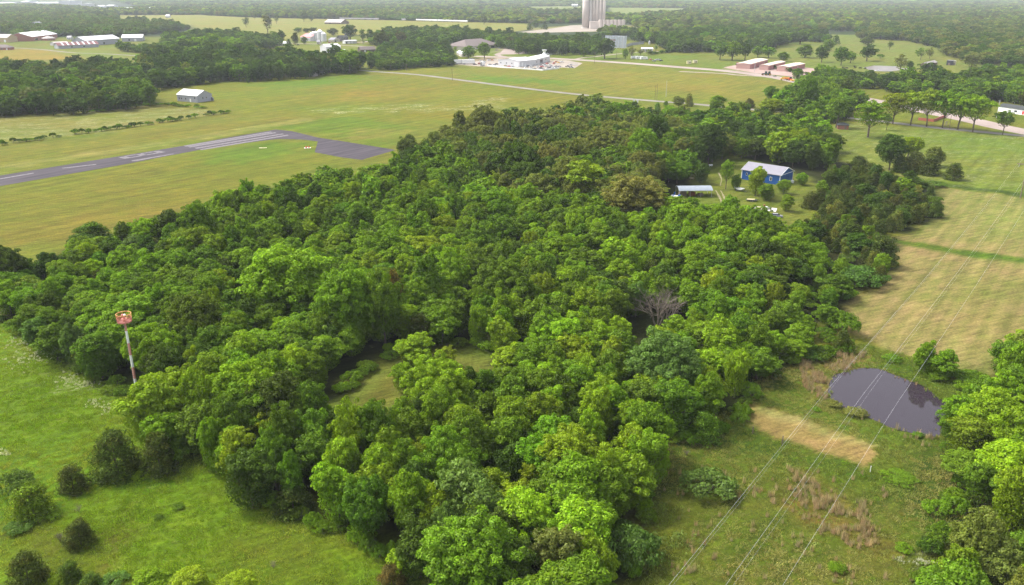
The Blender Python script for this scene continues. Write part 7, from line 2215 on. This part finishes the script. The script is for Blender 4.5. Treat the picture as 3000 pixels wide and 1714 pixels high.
gt = [proto(tuft('grass_tuft', 5 + i, 30, .55, .26, .04, 1.3), 300 + 40 * i, 1500, 'small tuft of grass in the near meadow', 'grass_tuft') for i in range(3)]
PONDD = [(a_ / K, b_ / K) for a_, b_ in PONDP]
NEARM = [[(-120, 700), (0, 790), (350, 1000), (480, 1100), (620, 1230), (800, 1300), (1000, 1370), (1200, 1500), (-100, 1500)],
         [(1600, 1130), (1850, 1000), (1880, 920), (1990, 880), (2150, 855), (2400, 925), (2548, 960), (2480, 1500), (1540, 1500), (1600, 1290)]]
pts = scatter(NEARM, 1.7, 3, ex=[DAM, PONDD])
cl = vnoise(pts[:, 0], pts[:, 1], 3.0); c2_ = vnoise(pts[:, 0] + 50, pts[:, 1], 14.0)
rows = []
SWP = wpoly(NEARM[0])
left = inside(pts[:, 0], pts[:, 1], SWP)
for (x, y), a_, b_, lf in zip(pts, cl, c2_, left):
    s = .55 + a_ * .9
    k_ = min(1, max(0, (b_ - .25) * 2))
    A_, B_ = ((.265, .320, .034), (.215, .320, .022)) if lf else ((.270, .255, .070), (.180, .235, .035))
    base_c = tuple(A_[j_] * (1 - k_) + B_[j_] * k_ for j_ in range(3))
    rows.append((x, y, s, s, s * (.6 + .6 * b_), jit(base_c, .14)))
stuff('meadow_grass', rows, 'knee-high green grass of the near meadows', gt)
print('grass', len(rows))
# weeds: broader leafy clumps
wd = [proto(crown_mesh('weed_clump', 'shrub', 900 + i, 14, 30, .16), 1960 + 50 * i, 1600, 'low leafy weed clump in the near grass', 'weed_clump') for i in range(2)]
pts = scatter(NEARM + [[(2030, 880), (2380, 930), (2380, 1000), (2060, 900)]], .10, 8, ex=[DAM, PONDD])
cl = vnoise(pts[:, 0] + 31, pts[:, 1], 9.0)
rows = []
left = inside(pts[:, 0], pts[:, 1], SWP)
for (x, y), a_, lf in zip(pts, cl, left):
    if a_ < (.66 if lf else .56): continue
    s = R.uniform(.12, .30)
    rows.append((x, y, s, s, s * R.uniform(1.0, 1.7), jit(R.choice([TI['leaf'], TI['mid'], TI['blue']]), .15)))
stuff('weeds', rows, 'scattered leafy weeds growing through the near grass', wd)
ds = [proto(tuft('dry_stalk_clump', 45 + i, 26, .28, 1.25, .022, .25), 2330 + 30 * i, 1440, 'clump of tall tan dry stalks', 'dry_stalk_clump') for i in range(2)]
DRYP = [([(1958, 1165), (2010, 1180), (2070, 1250), (2150, 1290), (2190, 1360), (2120, 1370), (2060, 1320), (1960, 1230)], 1.6), ([(2020, 1230), (2150, 1240), (2180, 1330), (2040, 1330)], 1.4),
        ([(1870, 1215), (1935, 1210), (1935, 1262), (1880, 1262)], 1.2), ([(2045, 895), (2120, 868), (2155, 880), (2120, 925), (2060, 930)], 3), ([(1985, 900), (2020, 905), (2075, 965), (2050, 1000), (2000, 965)], 3.2),
        ([(1650, 1160), (2200, 1180), (2280, 1456), (1650, 1456)], .10), ([(2100, 1000), (2330, 1090), (2320, 1120), (2080, 1020)], .35), ([(1700, 1360), (1730, 1340), (1740, 1420), (1700, 1440)], .8)]
rows = []
PW = [P(a_, b_) for a_, b_ in PONDP]
for i_ in range(len(PW)):
    a_, b_ = PW[i_], PW[(i_ + 1) % len(PW)]
    for k_ in range(int((b_ - a_).length * 1.6)):
        p = a_.lerp(b_, R.random()) + Vector((R.gauss(0, .55), R.gauss(0, .55), 0)); s_ = R.uniform(.35, .8)
        rows.append((p.x, p.y, s_, s_, s_ * R.uniform(.5, 1.0), jit(R.choice([(.30, .30, .10), (.20, .28, .04), (.40, .32, .18)]), .12)))
for i, (pl, dn) in enumerate(DRYP):
    pts = scatter([pl], dn, 60 + i, ex=[DAM, PONDD] if dn > 1 else [DAM, PONDD])
    cl = vnoise(pts[:, 0], pts[:, 1], 2.2)
    for (x, y), a_ in zip(pts, cl):
        if a_ < .33: continue
        s = R.uniform(.7, 1.25)
        rows.append((x, y, s, s, s * R.uniform(.8, 1.2), jit((.42, .32, .19), .12)))
stuff('dry_grass', rows, 'tall tan dry grass standing in patches around the pond', ds)
# white umbels
fl = [proto(tuft('blossom_clump', 77, 22, .35, .7, .06, .3), 250, 1130, 'white blossom clump in the near meadow', 'blossom_clump')]
rows = []
g_ = np.random.default_rng(4)
for (x0, y0, n, sx, sy) in ((20 + 30, 850, 60, 40, 12), (95, 880, 60, 30, 14), (180, 945, 60, 36, 10), (212, 955, 40, 22, 5), (265, 1015, 24, 14, 9), (230, 1005, 24, 16, 8), (60, 905, 40, 40, 20), (10, 1130, 18, 8, 6), (2290, 1400, 26, 26, 5), (2240, 1390, 6, 10, 3)):
    for i in range(n):
        p = D(x0 + g_.normal() * sx * .75, y0 + g_.normal() * sy * .75)
        s = g_.uniform(.25, .7)
        rows.append((p.x, p.y, s, s, s, (.62, .62, .5)))
stuff('white_wildflowers', rows, 'drifts of white wildflowers in the near meadow grass', fl)

#==HAZE==
hz = MB().box(0, 8000, -1.0, 22400, 17800, 98.0 + 1)
HZ = bpy.data.materials.new('haze'); HZ.use_nodes = True
t = HZ.node_tree
t.nodes.remove(t.nodes['Principled BSDF'])
pv = t.nodes.new('ShaderNodeVolumePrincipled')
pv.inputs['Color'].default_value = (0.88, 0.94, 1.0, 1)
pv.inputs['Density'].default_value = 0.000072
pv.inputs['Anisotropy'].default_value = 0.0
t.links.new(pv.outputs[0], t.nodes['Material Output'].inputs['Volume'])
hzo = hz.build('haze', HZ)
struct(hzo, 'stuff')
hzo['label'] = 'thin pale haze over the whole countryside'; hzo['category'] = 'haze'
